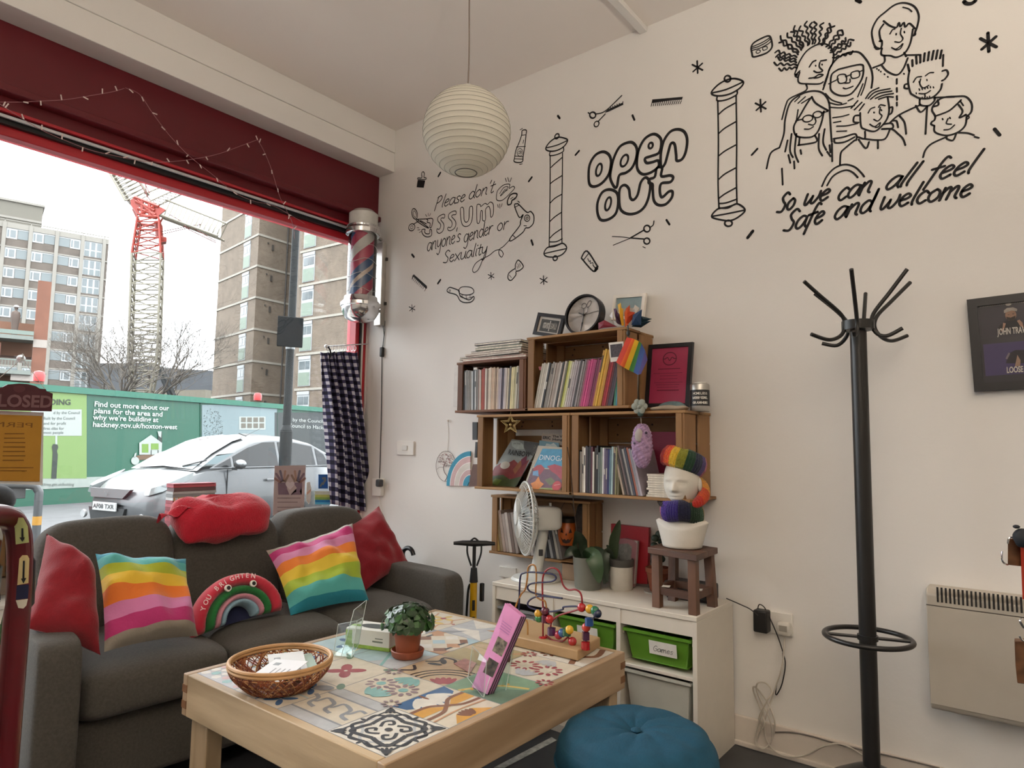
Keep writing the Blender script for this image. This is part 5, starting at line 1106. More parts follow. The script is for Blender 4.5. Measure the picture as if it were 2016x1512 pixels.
PAL = dict(cream='#cdc4b2', white='#d6d2c8', dark='#3f4247', grey='#8f9296', lgrey='#b4b6b8', blue='#47688f', lblue='#a9c0c8', teal='#86b0ad', purple='#8f7f83', red='#9a5157', green='#7d9a80', orange='#c8964a', brown='#7f5a48', olive='#a89a76', beige='#c0aa8d', tan='#b98e6e', pink='#c9a7a2', black='#2e2a2a', dgreen='#6c8574', yellow='#cbb06a')
PK = list(PAL); PM = [M(PAL[k], .27, var=.07, nscale=30, spec=.4) for k in PK]
tm = MB(); tm.k = PK.index('grey'); tm.bx(TX0+fw_, TX1-fw_, TY0+fw_, TY1-fw_, TZ0-.02, TZ0-.0015)
class Tile:
    def __init__(s, i, j, base, rot=0):
        s.c = V((TX0+fw_+tw_*(i+.5), TY0+fw_+th_*(j+.5), TZ0)); s.r = rot*pi/2; s.lz = 0; s.p(base, [(-1, -1), (1, -1), (1, 1), (-1, 1)])
    def p(s, col, pts):
        s.lz += 1; tm.k = PK.index(col); c, q = cos(s.r), sin(s.r)
        tm.poly([s.c+V(((x*c-y*q)*tw_*.492, (x*q+y*c)*th_*.492, -.0012+s.lz*.00004)) for x, y in pts]); return s
    def el(s, col, x, y, rx, ry, a=0, n=14): return s.p(col, [(x+rx*cos(t)*cos(a)-ry*sin(t)*sin(a), y+rx*cos(t)*sin(a)+ry*sin(t)*cos(a)) for t in [2*pi*k/n for k in range(n)]])
    def line(s, col, pts, w_, closed=False):
        pts = [V((x, y, 0)) for x, y in pts]; pts = spline(pts, 5, closed) if len(pts) > 2 else pts; N = len(pts); s.lz += 1; tm.k = PK.index(col); c, q = cos(s.r), sin(s.r); L = []; R_ = []
        for a in range(N):
            t = (pts[(a+1) % N]-pts[a-1]) if closed else (pts[min(a+1, N-1)]-pts[max(a-1, 0)]); t.normalize(); d = V((-t.y, t.x, 0))*w_/2
            for arr, e in ((L, pts[a]+d), (R_, pts[a]-d)): arr.append(s.c+V(((e.x*c-e.y*q)*tw_*.492, (e.x*q+e.y*c)*th_*.492, -.0012+s.lz*.00004)))
        i = tm.verts(L); j = tm.verts(R_)
        for a in range(N if closed else N-1): b2 = (a+1) % N; tm.face((i+a, i+b2, j+b2, j+a))
        return s
    def ros(s, col, x, y, r, n, pr, c2=None):
        for k in range(n): a = 2*pi*k/n; s.el(col, x+r*cos(a), y+r*sin(a), pr, pr*.62, a, 10)
        if c2: s.el(c2, x, y, r*.42, r*.42)
        return s
    def fan(s, col, x, y, a0, n=5, r=.62, w_=.13):
        for k in range(n): a = a0+(k-(n-1)/2)*.28; s.el(col, x+cos(a)*r*.6, y+sin(a)*r*.6, r*.4, w_*.5, a, 10)
        return s
def scroll(t, col):
    for k in range(4):
        a = k*pi/2; R2 = lambda pts: [(x*cos(a)-y*sin(a), x*sin(a)+y*cos(a)) for x, y in pts]
        t.line(col, R2([(.0, .28), (.25, .42), (.42, .3), (.3, .14), (.2, .24)]), .09); t.line(col, R2([(-.05, .55), (.3, .62), (.62, .62), (.62, .3), (.55, .05)]), .13)
        t.line(col, R2([(-.1, .78), (.35, .84), (.8, .8), (.84, .35), (.78, .1)]), .06); t.el(col, *R2([(.9, .9)])[0], .09, .05, a+pi/4); t.el(col, *R2([(0, .88)])[0], .05, .12, a); t.el(col, *R2([(.75, .75)])[0], .07, .035, a+pi/4)
t = Tile(0, 0, 'white'); t.line('dark', [(.95*cos(k*pi/16)*(1-.16*cos(k*pi/4)**2), .95*sin(k*pi/16)*(1-.16*cos(k*pi/4)**2)) for k in range(32)], .1, True); t.line('lgrey', [(.7*cos(k*pi/16)*(1+.14*cos(k*pi/4)), .7*sin(k*pi/16)*(1+.14*cos(k*pi/4))) for k in range(32)], .08, True); scroll(t, 'dark'); t.el('dark', 0, 0, .1, .1)
for sx_, sy_ in ((1, 1), (-1, 1), (1, -1), (-1, -1)): t.fan('dark', sx_*.98, sy_*.98, atan2(-sy_, -sx_), 3, .42, .1)
t = Tile(1, 0, 'cream'); t.p('blue', [(-1, 1), (1, 1), (.9, .55), (.5, .3), (0, .02), (-.5, .3), (-.9, .55)]); t.fan('white', 0, 1.02, -pi/2, 7, .95, .26); t.el('brown', 0, .82, .05, .2)
t.p('orange', [(-1, .25), (-.45, .25), (0, -.1), (.45, .25), (1, .25), (1, -.12), (-1, -.12)]); t.line('brown', [(-1, .3), (-.4, .28), (0, -.0), (.4, -.25), (1, -.3)], .12); t.line('brown', [(1, .3), (.4, .28), (0, 0), (-.4, -.25), (-1, -.3)], .12); t.p('orange', [(-.7, -.98), (-.3, -.6), (.3, -.6), (.7, -.98)]); t.fan('brown', 0, -1, pi/2, 5, .5, .16); t.line('tan', [(-1, -.5), (0, -.42), (1, -.5)], .06)
t = Tile(2, 0, 'green'); t.line('yellow', [(-1, .5), (-.4, .2), (.1, -.2), (.4, -.9)], .12); t.p('dgreen', [(-1, -1), (.3, -1), (-.1, -.3), (-1, .3)]); t.el('olive', .7, .7, .4, .2, .7)
for k in range(7): t.el('orange', -.9+k*.2, .42-.17*k+.02*k*k*.5, .05, .05)
t = Tile(3, 0, 'cream'); t.ros('red', -.02, .42, .36, 10, .12, 'cream').ros('red', 0, -.42, .36, 10, .12, 'cream'); [t.fan('lgrey', x, y, a, 5, .7, .15) for x, y, a in ((1, 0, pi), (-1, 0, 0))]; t.ros('red', .95, .95, .2, 8, .08).ros('red', -.95, -.95, .2, 8, .08)
t = Tile(4, 0, 'white'); t.ros('blue', .2, .1, .3, 6, .2); t.el('blue', .2, .1, .15, .15); t.line('brown', [(-1, -.6), (-.3, -.4), (.2, -.8), (1, -.6)], .2); t.ros('brown', -.6, .5, .2, 6, .1)
t = Tile(0, 1, 'cream'); t.p('lgrey', [(-1, -1), (-.62, -1), (-.62, 1), (-1, 1)]).p('lgrey', [(.62, -1), (1, -1), (1, 1), (.62, 1)]).p('grey', [(-.62, -1), (-.55, -1), (-.55, 1), (-.62, 1)]).p('grey', [(.55, -1), (.62, -1), (.62, 1), (.55, 1)])
for k in (-1, 0, 1): t.line('grey', [(-.3, k*.66-.2), (-.2, k*.66+.12), (.15, k*.66+.2), (.3, k*.66+.5)], .12); t.line('grey', [(.28, k*.66-.25), (.3, k*.66), (.0, k*.66+.05), (-.05, k*.66+.2)], .1)
t = Tile(1, 1, 'cream'); t.ros('purple', -.02, .45, .34, 10, .12, 'teal').ros('purple', 0, -.42, .34, 10, .12, 'teal'); [t.fan('teal', x, y, a, 6, .72, .17) for x, y, a in ((1, 0, pi), (-1, 0, 0))]; t.ros('purple', .9, .9, .2, 8, .08).ros('purple', -.9, -.9, .2, 8, .08)
t = Tile(2, 1, 'beige')
for r in (.95, 1.15, 1.35): t.line('black', [(-1+r*cos(a), -1+r*sin(a)) for a in [pi/2*k/8 for k in range(9)]], .07)
t.fan('red', -1, -1, pi/4, 5, .7, .2); t.line('black', [(.2, .9), (.5, .6), (.85, .7), (.9, .3), (.7, .1)], .1); t.el('dark', .55, .45, .25, .1, .8); t.el('dark', .2, .5, .1, .25, .3); t.line('dark', [(-.9, .9), (-.6, .6), (-.3, .9)], .1)
t = Tile(3, 1, 'olive'); t.line('beige', [(-1, -1), (-.3, -.4), (.2, .3), (.3, 1)], .35); t.line('tan', [(1, -1), (.5, -.5), (.6, .4)], .12); t.el('beige', .7, .5, .2, .4, .3)
t = Tile(4, 1, 'cream'); t.ros('lblue', 0, 0, .5, 8, .2, 'tan'); t.ros('tan', .9, .9, .2, 6, .1)
t = Tile(0, 2, 'cream')
for x in (-.55, .45):
    for y in (-.5, .5): [t.el('blue', x+.24*cos(a), y+.24*sin(a), .22, .09, a) for a in (pi/4, 3*pi/4, -pi/4, -3*pi/4)]
t.line('blue', [(-1, 0), (1, 0)], .05); t.line('lblue', [(-.05, -1), (-.05, 1)], .05); t.el('grey', .7, -.7, .2, .3, .5)
t = Tile(1, 2, 'cream'); [t.el('red', .3*cos(a), .3*sin(a), .32, .17, a) for a in (pi/4, 3*pi/4, -pi/4, -3*pi/4)]; t.el('cream', 0, 0, .06, .06); [t.el('dgreen', x*.95, y*.95, .24, .12, atan2(-y, -x)) for x in (-1, 1) for y in (-1, 1)]
t = Tile(2, 2, 'lblue'); t.p('lgrey', [(-1, -1), (1, -1), (-1, .2)]); t.line('teal', [(-1, -.4), (1, .9)], .1)
t = Tile(3, 2, 'cream')
for x in (-.66, 0, .66):
    for y in (-.66, 0, .66):
        k = int(round(x*3+y*7)) % 4; t.p(('lblue', 'brown', 'white', 'tan')[k], [(x-.3, y), (x, y-.3), (x+.3, y), (x, y+.3)])
for x in (-.33, .33):
    for y in (-.75, .75): t.p('dark', [(x-.16, y-.06), (x+.16, y-.06), (x+.16, y+.06), (x-.16, y+.06)])
t.p('tan', [(-1, -1), (-.5, -1), (-1, -.5)]).p('tan', [(1, 1), (.5, 1), (1, .5)]).p('lblue', [(1, -1), (.4, -1), (1, -.4)])
t = Tile(4, 2, 'lgrey'); t.p('white', [(-1, -1), (0, -.1), (-.3, 1)]).p('white', [(1, 1), (.1, .1), (1, -.4)]).p('tan', [(.2, -1), (.9, -1), (.2, -.3)]).p('grey', [(-1, .4), (-.3, .2), (-1, 1)])
t = Tile(0, 3, 'lgrey')
for r in range(-3, 4):
    for q in range(-3, 4):
        x, y = r*.32+(.16 if q % 2 else 0), q*.29
        if abs(x) < .9 and abs(y) < .9: t.el(('white', 'pink', 'white', 'teal', 'white')[(r*2+q) % 5], x, y, .15, .15, 0, 6)
t = Tile(1, 3, 'cream'); t.ros('blue', .3, 0, .36, 6, .2); t.el('white', .3, 0, .12, .12); t.ros('lblue', -.6, .5, .2, 6, .12)
t = Tile(2, 3, 'lblue'); t.ros('blue', 0, 0, .5, 4, .25, 'cream'); t.line('cream', [(-1, -.8), (0, -.6), (1, -.8)], .1)
t = Tile(3, 3, 'white'); t.p('lblue', [(-.5, 0), (0, -.5), (.5, 0), (0, .5)]).p('tan', [(-1, -1), (-.4, -1), (-1, -.4)]).p('grey', [(1, -1), (.4, -1), (1, -.4)]); t.ros('tan', 0, 0, .7, 4, .2)
t = Tile(4, 3, 'cream'); t.ros('yellow', -.25, 0, .36, 4, .24, 'red').ros('yellow', .4, 0, .3, 4, .2, 'red'); t.line('tan', [(-.9, .7), (-.4, .5), (0, .75), (.4, .5), (.9, .7)], .08); t.line('tan', [(-.9, -.7), (-.4, -.5), (0, -.75), (.4, -.5), (.9, -.7)], .08); t.el('red', 0, .88, .07, .07); t.el('red', 0, -.88, .07, .07)
tm.build('tile_top', PM, tb)
TZ = lambda px, py: PX(px, py, 2, TZ0)

# woven basket with papers
bc = PX(553, 1303, 2, TZ0+.068); r_b = .137; bc.z = TZ0
bk_ = thing('woven_basket', 'round open weave bamboo basket holding papers', 'basket', tuple(bc))
MB().tube([bc+V((r_b*cos(t), r_b*sin(t), .076)) for t in [2*pi*k/48 for k in range(48)]], .006, 8, closed=True).tube([bc+V((r_b*1.005*cos(t), r_b*1.005*sin(t), .067)) for t in [2*pi*k/48 for k in range(48)]], .005, 8, closed=True).build('rim', M('#b98f60', .55, var=.15), bk_, smooth=True)
def bsurf(a, h): r = r_b*(.66+.36*sin(min(1, h)*pi/2)); return bc+V((r*cos(a), r*sin(a), .004+.066*h))
b = MB()
for k in range(190):
    a = rnd.random()*2*pi; d = rnd.choice((-1, 1))*(.2+.5*rnd.random()); b.k = rnd.choice((0, 0, 1, 1, 2))
    b.tube([bsurf(a+d*i/5, i/5)*1.0+V((0, 0, 0)) for i in range(6)], .0017, 4, caps=False)
for h in (.15, .45, .8): b.k = 2; b.tube([bsurf(2*pi*k/40, h) for k in range(40)], .0016, 4, closed=True)
b.build('woven_wall', [M('#8c4a2c', .6, var=.2), M('#6b3322', .6, var=.2), M('#b98a58', .6, var=.2)], bk_)
MB().lathe([(.0, .002), (.09, .002), (.092, .006), (0, .006)], bc, 32).build('base', M('#7a4a2e', .7, var=.2), bk_)
for k, (dx, dy, rz, tilt, c, lab) in enumerate(((-.03, -.035, .5, .05, '#e4e6ea', 'white printed letter lying in the basket, uppermost sheet'), (.03, .01, 1.1, .18, '#dfe3e6', 'white leaflet leaning on the basket wall, printed side up'), (.045, .065, .2, .30, '#6fa59c', 'teal green card leaning at the back of the basket'), (.075, .01, 1.2, .22, '#b9d6d2', 'pale aqua folded leaflet at the right of the basket'))):
    q = thing('paper_sheet', lab, 'paper', tuple(bc+V((dx, dy, .02))), 0, 'papers in the basket'); R2 = Rz(rz) @ Ry(-tilt); c0 = bc+V((dx, dy, (.060, .050, .040, .044)[k]))
    MB().box(c0, ((.15, .10, .0012) if k < 2 else (.10, .08, .0012)), R2).build('sheet', M(c, .6, var=.02), q)
    if k < 2:
        b = MB()
        for i in range(4): b.box(c0+R2 @ V((-.02+.0*i, -.03+.014*i, .001)), (.06, .003, .0004), R2)
        b.box(c0+R2 @ V((.04, .025, .001)), (.018, .018, .0004), R2); b.build('print', M('#9aa0a6', .7), q)

# empty acrylic menu holder
ACR = M_glass('acrylic', (.93, .96, .95), .010, 0.)
ah = thing('acrylic_holder', 'empty clear acrylic sign holder leaning beside the tissue box', 'sign holder', tuple(TZ(685, 1290)))
A0 = TZ(664, 1292); d0 = (A0-CAM).dot(_fwd); ap = lambda x, y, d: AT(x, y, d0+d)
b = MB(); b.prism([ap(672, 1292, -.01), ap(706, 1266, .07), ap(722, 1181, .12), ap(697, 1201, .05)], V((.003, .001, .001))); b.build('back_panel', ACR, ah)
b = MB(); b.prism([ap(656, 1290, .0), ap(692, 1294, -.03), ap(703, 1222, .02), ap(666, 1229, .05)], V((.002, .002, 0))); b.prism([ap(692, 1294, -.03), ap(706, 1268, .06), ap(714, 1216, .08), ap(703, 1222, .02)], V((.002, .001, 0))); b.prism([ap(656, 1290, 0), ap(692, 1294, -.03), ap(706, 1268, .06), ap(672, 1270, .08)], V((0, 0, .002))); b.build('pocket', ACR, ah)
def edges(root, *loops):
    b = MB()
    for L in loops: b.tube(L, .0011, 5, closed=True)
    b.build('polished_edge', M('#c3cfcb', .15), root)
edges(ah, [ap(672, 1292, -.01), ap(706, 1266, .07), ap(722, 1181, .12), ap(697, 1201, .05)], [ap(656, 1290, .0), ap(692, 1294, -.03), ap(703, 1222, .02), ap(666, 1229, .05)], [ap(692, 1294, -.03), ap(706, 1268, .06), ap(714, 1216, .08), ap(703, 1222, .02)])
# tissue box
tc0 = TZ(741, 1276); ux = (TZ(778, 1290)-TZ(722, 1282)).normalized(); ang = atan2(ux.y, ux.x)
tx = thing('tissue_box', 'white and green cardboard tissue box behind the acrylic holder', 'tissue box', tuple(tc0+V((.02, .03, 0))), ang)
b = MB(); b.bx(-.085, .085, -.05, .05, 0, .062); lb(b, 'box', M('#d9d8d0', .55, var=.03), tx, bev=.002)
b = MB(); b.bx(-.0853, .0853, -.0503, .0503, .0005, .012); b.bx(-.0855, -.06, -.0505, .0505, .0008, .056); b.bx(-.0855, -.05, -.02, .0, .0605, .0626); lb(b, 'green_print', M('#8fae4a', .55, var=.2, nscale=60), tx)
b = MB(); b.poly([V((.055*cos(t), .026*sin(t), .0628)) for t in [2*pi*k/20 for k in range(20)]]); lb(b, 'opening', M('#2f3330', .6), tx)
b = MB(); b.poly([(.02, -.0508, .025), (.06, -.0508, .025), (.06, -.0508, .03), (.02, -.0508, .03)]); b.poly([(.03, -.0508, .036), (.06, -.0508, .036), (.06, -.0508, .039), (.03, -.0508, .039)]); lb(b, 'print', M('#6d7468', .6), tx)

# potted plant
pp = TZ(801, 1300)+V((.03, .03, 0)); pp.z = TZ0
pt = thing('potted_plant', 'small leafy green plant in a terracotta coloured pot on the table', 'plant', tuple(pp))
TER = M('#8f4a30', .55, var=.06)
MB().lathe([(0, .002), (.045, .0), (.05, .004), (.054, .022), (.051, .024), (.046, .008), (0, .006)], pp, 28).build('saucer', TER, pt, smooth=True)
MB().lathe([(0, .008), (.036, .008), (.044, .075), (.049, .077), (.0505, .098), (.047, .1), (.044, .09), (0, .088)], pp, 28).build('pot', TER, pt, smooth=True)
b = MB(); sb = MB()
for k in range(230):
    th = rnd.random()*2*pi; el_ = math.acos(rnd.random()*1.15-.15) if rnd.random() < .9 else 1.7; R3 = .6+.4*rnd.random()**.5
    c = pp+V((.088*R3*sin(el_)*cos(th), .088*R3*sin(el_)*sin(th), .105+.062*R3*cos(el_)))
    o = V((cos(th)*sin(el_), sin(th)*sin(el_), cos(el_)*.8+.25)).normalized(); tdir = V((rnd.gauss(0, 1), rnd.gauss(0, 1), rnd.gauss(-.2, .5))); tdir = (tdir-o*tdir.dot(o)).normalized(); sd = o.cross(tdir)
    ln, wd = .012+.008*rnd.random(), .007+.004*rnd.random()
    b.k = rnd.choice((0, 0, 1)); b.poly([c-tdir*ln, c-tdir*ln*.4+sd*wd+o*.003, c+tdir*ln*.4+sd*wd*.9+o*.002, c+tdir*ln, c+tdir*ln*.4-sd*wd*.9+o*.002, c-tdir*ln*.4-sd*wd+o*.003])
    if k % 4 == 0: sb.tube([pp+V((0, 0, .088)), pp+(c-pp)*.6+V((0, 0, .03)), c], .0012, 4, caps=False)
b.build('foliage', [M('#1f3d1b', .35, var=.25, nscale=50, spec=.6), M('#335c2b', .35, var=.25, nscale=50)], pt); sb.build('stems', M('#3c5a2c', .6), pt)

# leaflet holder with pink leaflets
lh0 = TZ(966, 1372); dl = (lh0-CAM).dot(_fwd); q = lambda x, y, d=0: AT(x, y, dl+d)
lh = thing('leaflet_holder', 'clear acrylic holder filled with pink leaflets near the table edge', 'leaflet holder', tuple(lh0))
b = MB(); b.prism([q(921, 1335, .05), q(952, 1374, -.0), q(958, 1300, .03), q(930, 1272, .08)], V((.002, 0, 0)))
b.prism([q(952, 1374, 0), q(994, 1370, .05), q(1012, 1262, .10), q(975, 1300, .06)], V((.001, .002, 0))); b.prism([q(921, 1335, .05), q(952, 1374, 0), q(994, 1370, .05), q(965, 1330, .11)], V((0, 0, .002)))
b.prism([q(985, 1368, .08), q(1000, 1360, .1), q(1014, 1262, .14), q(1003, 1262, .12)], V((.002, 0, 0))); b.build('pocket', ACR, lh)
edges(lh, [q(921, 1335, .05), q(952, 1374, -.0), q(958, 1300, .03), q(930, 1272, .08)], [q(952, 1374, 0), q(994, 1370, .05), q(1012, 1262, .10), q(975, 1300, .06)])
PKM = M('#d58ec2', .5, var=.10, nscale=12)
fr4 = [q(928, 1352, .045), q(958, 1367, .012), q(1025, 1212, .085), q(994, 1187, .12)]
bkv = (q(1000, 1360, .09)-q(970, 1362, .05)).normalized()
for k in range(6):
    off = bkv*(.0014+.0042*k); b = MB(); b.prism([p+off+V((0, 0, -.004*(k % 2))) for p in fr4], bkv*.0028)
    o = b.build('leaflet', PKM if k % 2 == 0 else M('#4e3b4c', .6), lh)
fx_ = lambda u, v: (fr4[0]*(1-u)+fr4[1]*u)*(1-v)+(fr4[3]*(1-u)+fr4[2]*u)*v-bkv*.0006
def fq(name, u0, u1, v0, v1, mat, k=1): b = MB(); b.poly([fx_(u0, v0)-bkv*.0004*k, fx_(u1, v0)-bkv*.0004*k, fx_(u1, v1)-bkv*.0004*k, fx_(u0, v1)-bkv*.0004*k]); return b.build(name, mat, lh)
fq('photo_print', .32, .95, .20, .38, M('#4a4038', .5, var=.9, nscale=60)); fq('photo_print', .34, .95, .46, .64, M('#6d6558', .5, var=.9, nscale=70)); 
for v in (.72, .75, .78, .81): fq('text_line', .25, .85, v, v+.011, M('#b277b0', .5))
# small card and ribbed wooden toy behind the holder
b = MB(); c0 = TZ(912, 1308); b.prism([TZ(893, 1307), TZ(925, 1326), TZ(938, 1306), TZ(915, 1297)], (0, 0, .0015)); tag(b.build('card', M('#a77d78', .5, var=.3, nscale=40)), 'small printed card lying flat beside the pink leaflet holder', 'card')
b = MB(); c0 = TZ(1011, 1306)
for k in range(6): b.lathe([(.0, 0), (.010, .0), (.012, .004), (.010, .008), (0, .008)], c0+V((.005, .03, .0085*k)), 8)
tag(b.build('ribbed_toy', M('#5a2620', .5)), 'small dark red ribbed wooden toy standing behind the leaflet holder', 'toy')

# bead maze toy
BZ = TZ0+.034; bt = lambda x, y: PX(x, y, 2, BZ)
q4 = [bt(1138, 1281), bt(1182, 1254), bt(1030, 1216), bt(985, 1246)]
bm0 = (q4[0]+q4[1]+q4[2]+q4[3])/4
mz = thing('bead_maze', 'wooden bead maze toy with bent coloured wires on the table corner', 'toy', (bm0.x, bm0.y, TZ0))
b = MB(); b.prism([p-V((0, 0, .0335)) for p in q4], (0, 0, .0335)); b.build('base', M_wood('pine_block', '#b3946c', '#957652', 0, 5), mz, bev=.004)
dA = (q4[0]-CAM).dot(_fwd); dB = (q4[3]-CAM).dot(_fwd); mid = lambda x: dA+(dB-dA)*(1138-x)/(153)+.05
mp = lambda x, y, d=0: AT(x, y, mid(x)+d)
def wire(name, pts, col, r=.0031): b = MB(); b.tube(spline([mp(*p) for p in pts], 7), r, 8); return b.build(name, M(col, .35), mz, smooth=True)
wire('red_wire', [(1069, 1262), (1069, 1200), (1068, 1145), (1074, 1125), (1088, 1118), (1101, 1126), (1108, 1150), (1118, 1161), (1133, 1161), (1143, 1168), (1146, 1185), (1144, 1198)], '#8a1f26')
wire('red_wire', [(1144, 1198), (1125, 1204), (1100, 1212), (1086, 1225), (1084, 1242)], '#8a1f26')
wire('tan_wire', [(1039, 1252), (1038, 1225), (1030, 1219), (1020, 1222), (1013, 1235)], '#b98b52')
wire('tan_wire', [(1013, 1200), (1019, 1185), (1026, 1170), (1034, 1160), (1038, 1140), (1040, 1118), (1047, 1112), (1054, 1116), (1056, 1135), (1055, 1170), (1063, 1180), (1073, 1184), (1076, 1200)], '#a9763f')
wire('blue_wire', [(1020, 1248), (1022, 1200), (1024, 1140), (1032, 1128), (1055, 1127), (1085, 1130), (1095, 1137), (1085, 1145), (1050, 1148), (1039, 1155), (1045, 1165), (1075, 1173), (1107, 1178)], '#23244a')
wire('blue_wire', [(1107, 1178), (1060, 1174), (1040, 1185), (1045, 1197), (1080, 1204), (1107, 1200), (1110, 1195), (1135, 1194), (1144, 1198)], '#23244a')
wire('blue_wire', [(1146, 1200), (1165, 1203), (1174, 1208), (1168, 1217), (1158, 1225), (1154, 1240), (1153, 1270)], '#23244a')
wire('red_wire', [(1074, 1250), (1084, 1258), (1095, 1262), (1108, 1262), (1118, 1255), (1122, 1262), (1128, 1275)], '#8a1f26')
BEADS = [(1069, 1261, 'c', '#a81d24'), (1127, 1263, 's', '#b01f26'), (1153, 1271, 'c', '#a81d24'), (1153, 1252, 'c', '#4a2440'), (1154, 1235, 's', '#c2301f'), (1160, 1224, 'c', '#2a4d86'), (1145, 1196, 's', '#b01f26'), (1161, 1199, 's', '#d7a526'), (1171, 1202, 's', '#1f6f4a'), (1176, 1208, 's', '#1d2a4c'), (1060, 1208, 's', '#d3a02a'), (1061, 1217, 's', '#2d7d48'), (1073, 1203, 's', '#5c1a33'), (1074, 1218, 'c', '#5c1a33'), (1082, 1219, 's', '#b8282a'), (1086, 1243, 'c', '#4c2a55'), (1100, 1250, 's', '#a4243a'), (1107, 1246, 's', '#2a5c95'), (1116, 1244, 'c', '#24603f'), (1121, 1240, 's', '#d8ac2a')]
for x, y, k, c in BEADS:
    p = mp(x, y); mt = M(c, .25, var=.04, coat=.5)
    if k == 's': MB().sph(p, .0145, 14, 9).build('bead', mt, mz, smooth=True)
    else: MB().lathe([(.004, -.014), (.0145, -.012), (.0145, .012), (.004, .014)], p, 8 if c != '#4a2440' else 4).build('bead', mt, mz)
# teal ottoman
oc = PX(1252, 1432, 2, .435); ro = .215
ot = thing('ottoman', 'teal blue round buttoned ottoman in front of the table', 'ottoman', (oc.x, oc.y, 0))
TEAL = M('#05465f', .8, var=.10, nscale=30, bump=.2, bscale=160)
def of(u, v):
    a = u*2*pi; e = v
    if e < .6:
        r = e/.6*.93*ro; z = .43+.012*(1-(r/ro)**2)-.022*math.exp(-(r/.035)**2); pl_ = abs(sin(a*5+.5*r*20))**.3; z -= .007*(1-pl_)*min(1, r/.05); z -= .03*max(0, (r/ro-.72)/.28)**2
    elif e < .8: t = (e-.6)/.2*pi/2; r = ro*(.93+.07*sin(t)); z = .40-.05*(1-cos(t))*.9+.0
    else: r = ro*(1-.02*(e-.8)/.2); z = .355-.335*(e-.8)/.2
    return V((oc.x+r*cos(a), oc.y+r*sin(a), z))
b = MB(); b.grid(of, 80, 40, cu=True); b.build('cushion', TEAL, ot, smooth=True, angle=120)
MB().sph((oc.x, oc.y, .428), (.014, .014, .006), 16, 8).build('button', TEAL, ot, smooth=True)
b = MB(); b.tube([V((oc.x+(ro+.001)*cos(t), oc.y+(ro+.001)*sin(t), .345)) for t in [2*pi*k/64 for k in range(64)]], .004, 6, closed=True); b.build('piping', TEAL, ot, smooth=True)
MB().lathe([(ro*.9, 0), (ro*.9, .03)], (oc.x, oc.y, 0), 40).build('base', M('#131516', .6), ot)
# ---------------------------------------------------------------- wooden crates on the wall
PINE = M_wood('crate_pine', '#a37d52', '#6f4e30', 1, 6, .7, 2.2); PINEZ = M_wood('crate_pine_upright', '#98724a', '#694a2e', 2, 6, .7, 2.2); DKP = M_wood('crate_dark', '#744c33', '#4d2f20', 1, 6, .7, 2.2); DKPZ = M_wood('crate_dark_upright', '#704a32', '#4a2d1f', 2, 6, .7, 2.2)
XF = -.28
def crate(label, y0, y1, z0, z1, dark=False, back=((0, .48), (.5, 1)), endgap=True, top=True, lip=.02, XF=XF):
    W_, U_ = (DKP, DKPZ) if dark else (PINE, PINEZ); t = .012
    c = thing('wooden_crate', label, 'crate', (-.14, (y0+y1)/2, z0), 0, 'wooden crates on the wall')
    MB().bx(XF, -.004, y0-lip, y1+lip*.6, z0, z0+t).build('bottom_board', W_, c, bev=.002)
    if top: MB().bx(XF, XF*.52, y0-lip*.3, y1+lip*.3, z1-t, z1).bx(XF*.46, -.004, y0, y1, z1-t, z1).build('top_board', W_, c, bev=.002)
    for a, b_ in back: MB().bx(-.016, -.004, y0+.005, y1-.005, z0+t+(z1-z0-2*t)*a, z0+t+(z1-z0-2*t)*b_-.004).build('back_slat', W_, c, bev=.002)
    for yy, s in ((y0, 1), (y1, -1)):
        ya_, yb_ = (yy, yy+.011) if s > 0 else (yy-.011, yy)
        if endgap:
            MB().bx(XF+.004, XF*.59, ya_, yb_, z0+t, z1-t).build('end_board', U_, c, bev=.002); MB().bx(XF*.46, -.02, ya_, yb_, z0+t, z1-t).build('end_board', U_, c, bev=.002)
        else: MB().bx(XF+.004, -.02, ya_, yb_, z0+t, z1-t).build('end_board', U_, c, bev=.002)
        yc_ = yy+s*.011
        b = MB(); b.prism([(XF+.001, yc_, z0+t), (XF+.001, yc_+s*.026, z0+t), (XF+.012, yc_+s*.026, z0+t), (XF+.036, yc_, z0+t)], (0, 0, z1-z0-2*t)); b.build('corner_post', U_, c, bev=.0015)
        b = MB(); b.prism([(-.018, yc_, z0+t), (-.018, yc_+s*.03, z0+t), (-.03, yc_+s*.03, z0+t), (-.05, yc_, z0+t)], (0, 0, z1-z0-2*t)); b.build('corner_post', U_, c)
    b = MB()
    for a, b_ in back:
        for yq in (y0+.09, (y0+y1)/2, y1-.09):
            for k in (.3, .7): b.sph((-.0165, yq+rnd.gauss(0, .004), z0+t+(z1-z0-2*t)*(a+(b_-a)*k)), (.001, .005, .005), 7, 4)
    b.build('nails', M('#3b2418', .7), c)
    return c
crate('dark wooden crate of magazines, upper left', 1.918, 2.36, 1.352, 1.612, True, ((0, .5), (.53, 1)))
crate('wooden crate of coloured folders under the clock', 1.385, 1.906, 1.352, 1.702, False, ((0, .47), (.48, .78), (.79, 1)))
crate('wooden crate of picture books with a star hung in it', 1.668, 2.215, .972, 1.338, False, ((0, .36), (.37, .76), (.845, 1)))
crate('wooden crate of magazines behind the white mannequin head', 1.118, 1.655, .972, 1.338, False, ((0, .32), (.33, .65), (.66, 1)))
crate('lowest wooden crate, behind the fan', 1.65, 2.235, .64, .935, False, ((0, .5), (.51, 1)), XF=-.135)

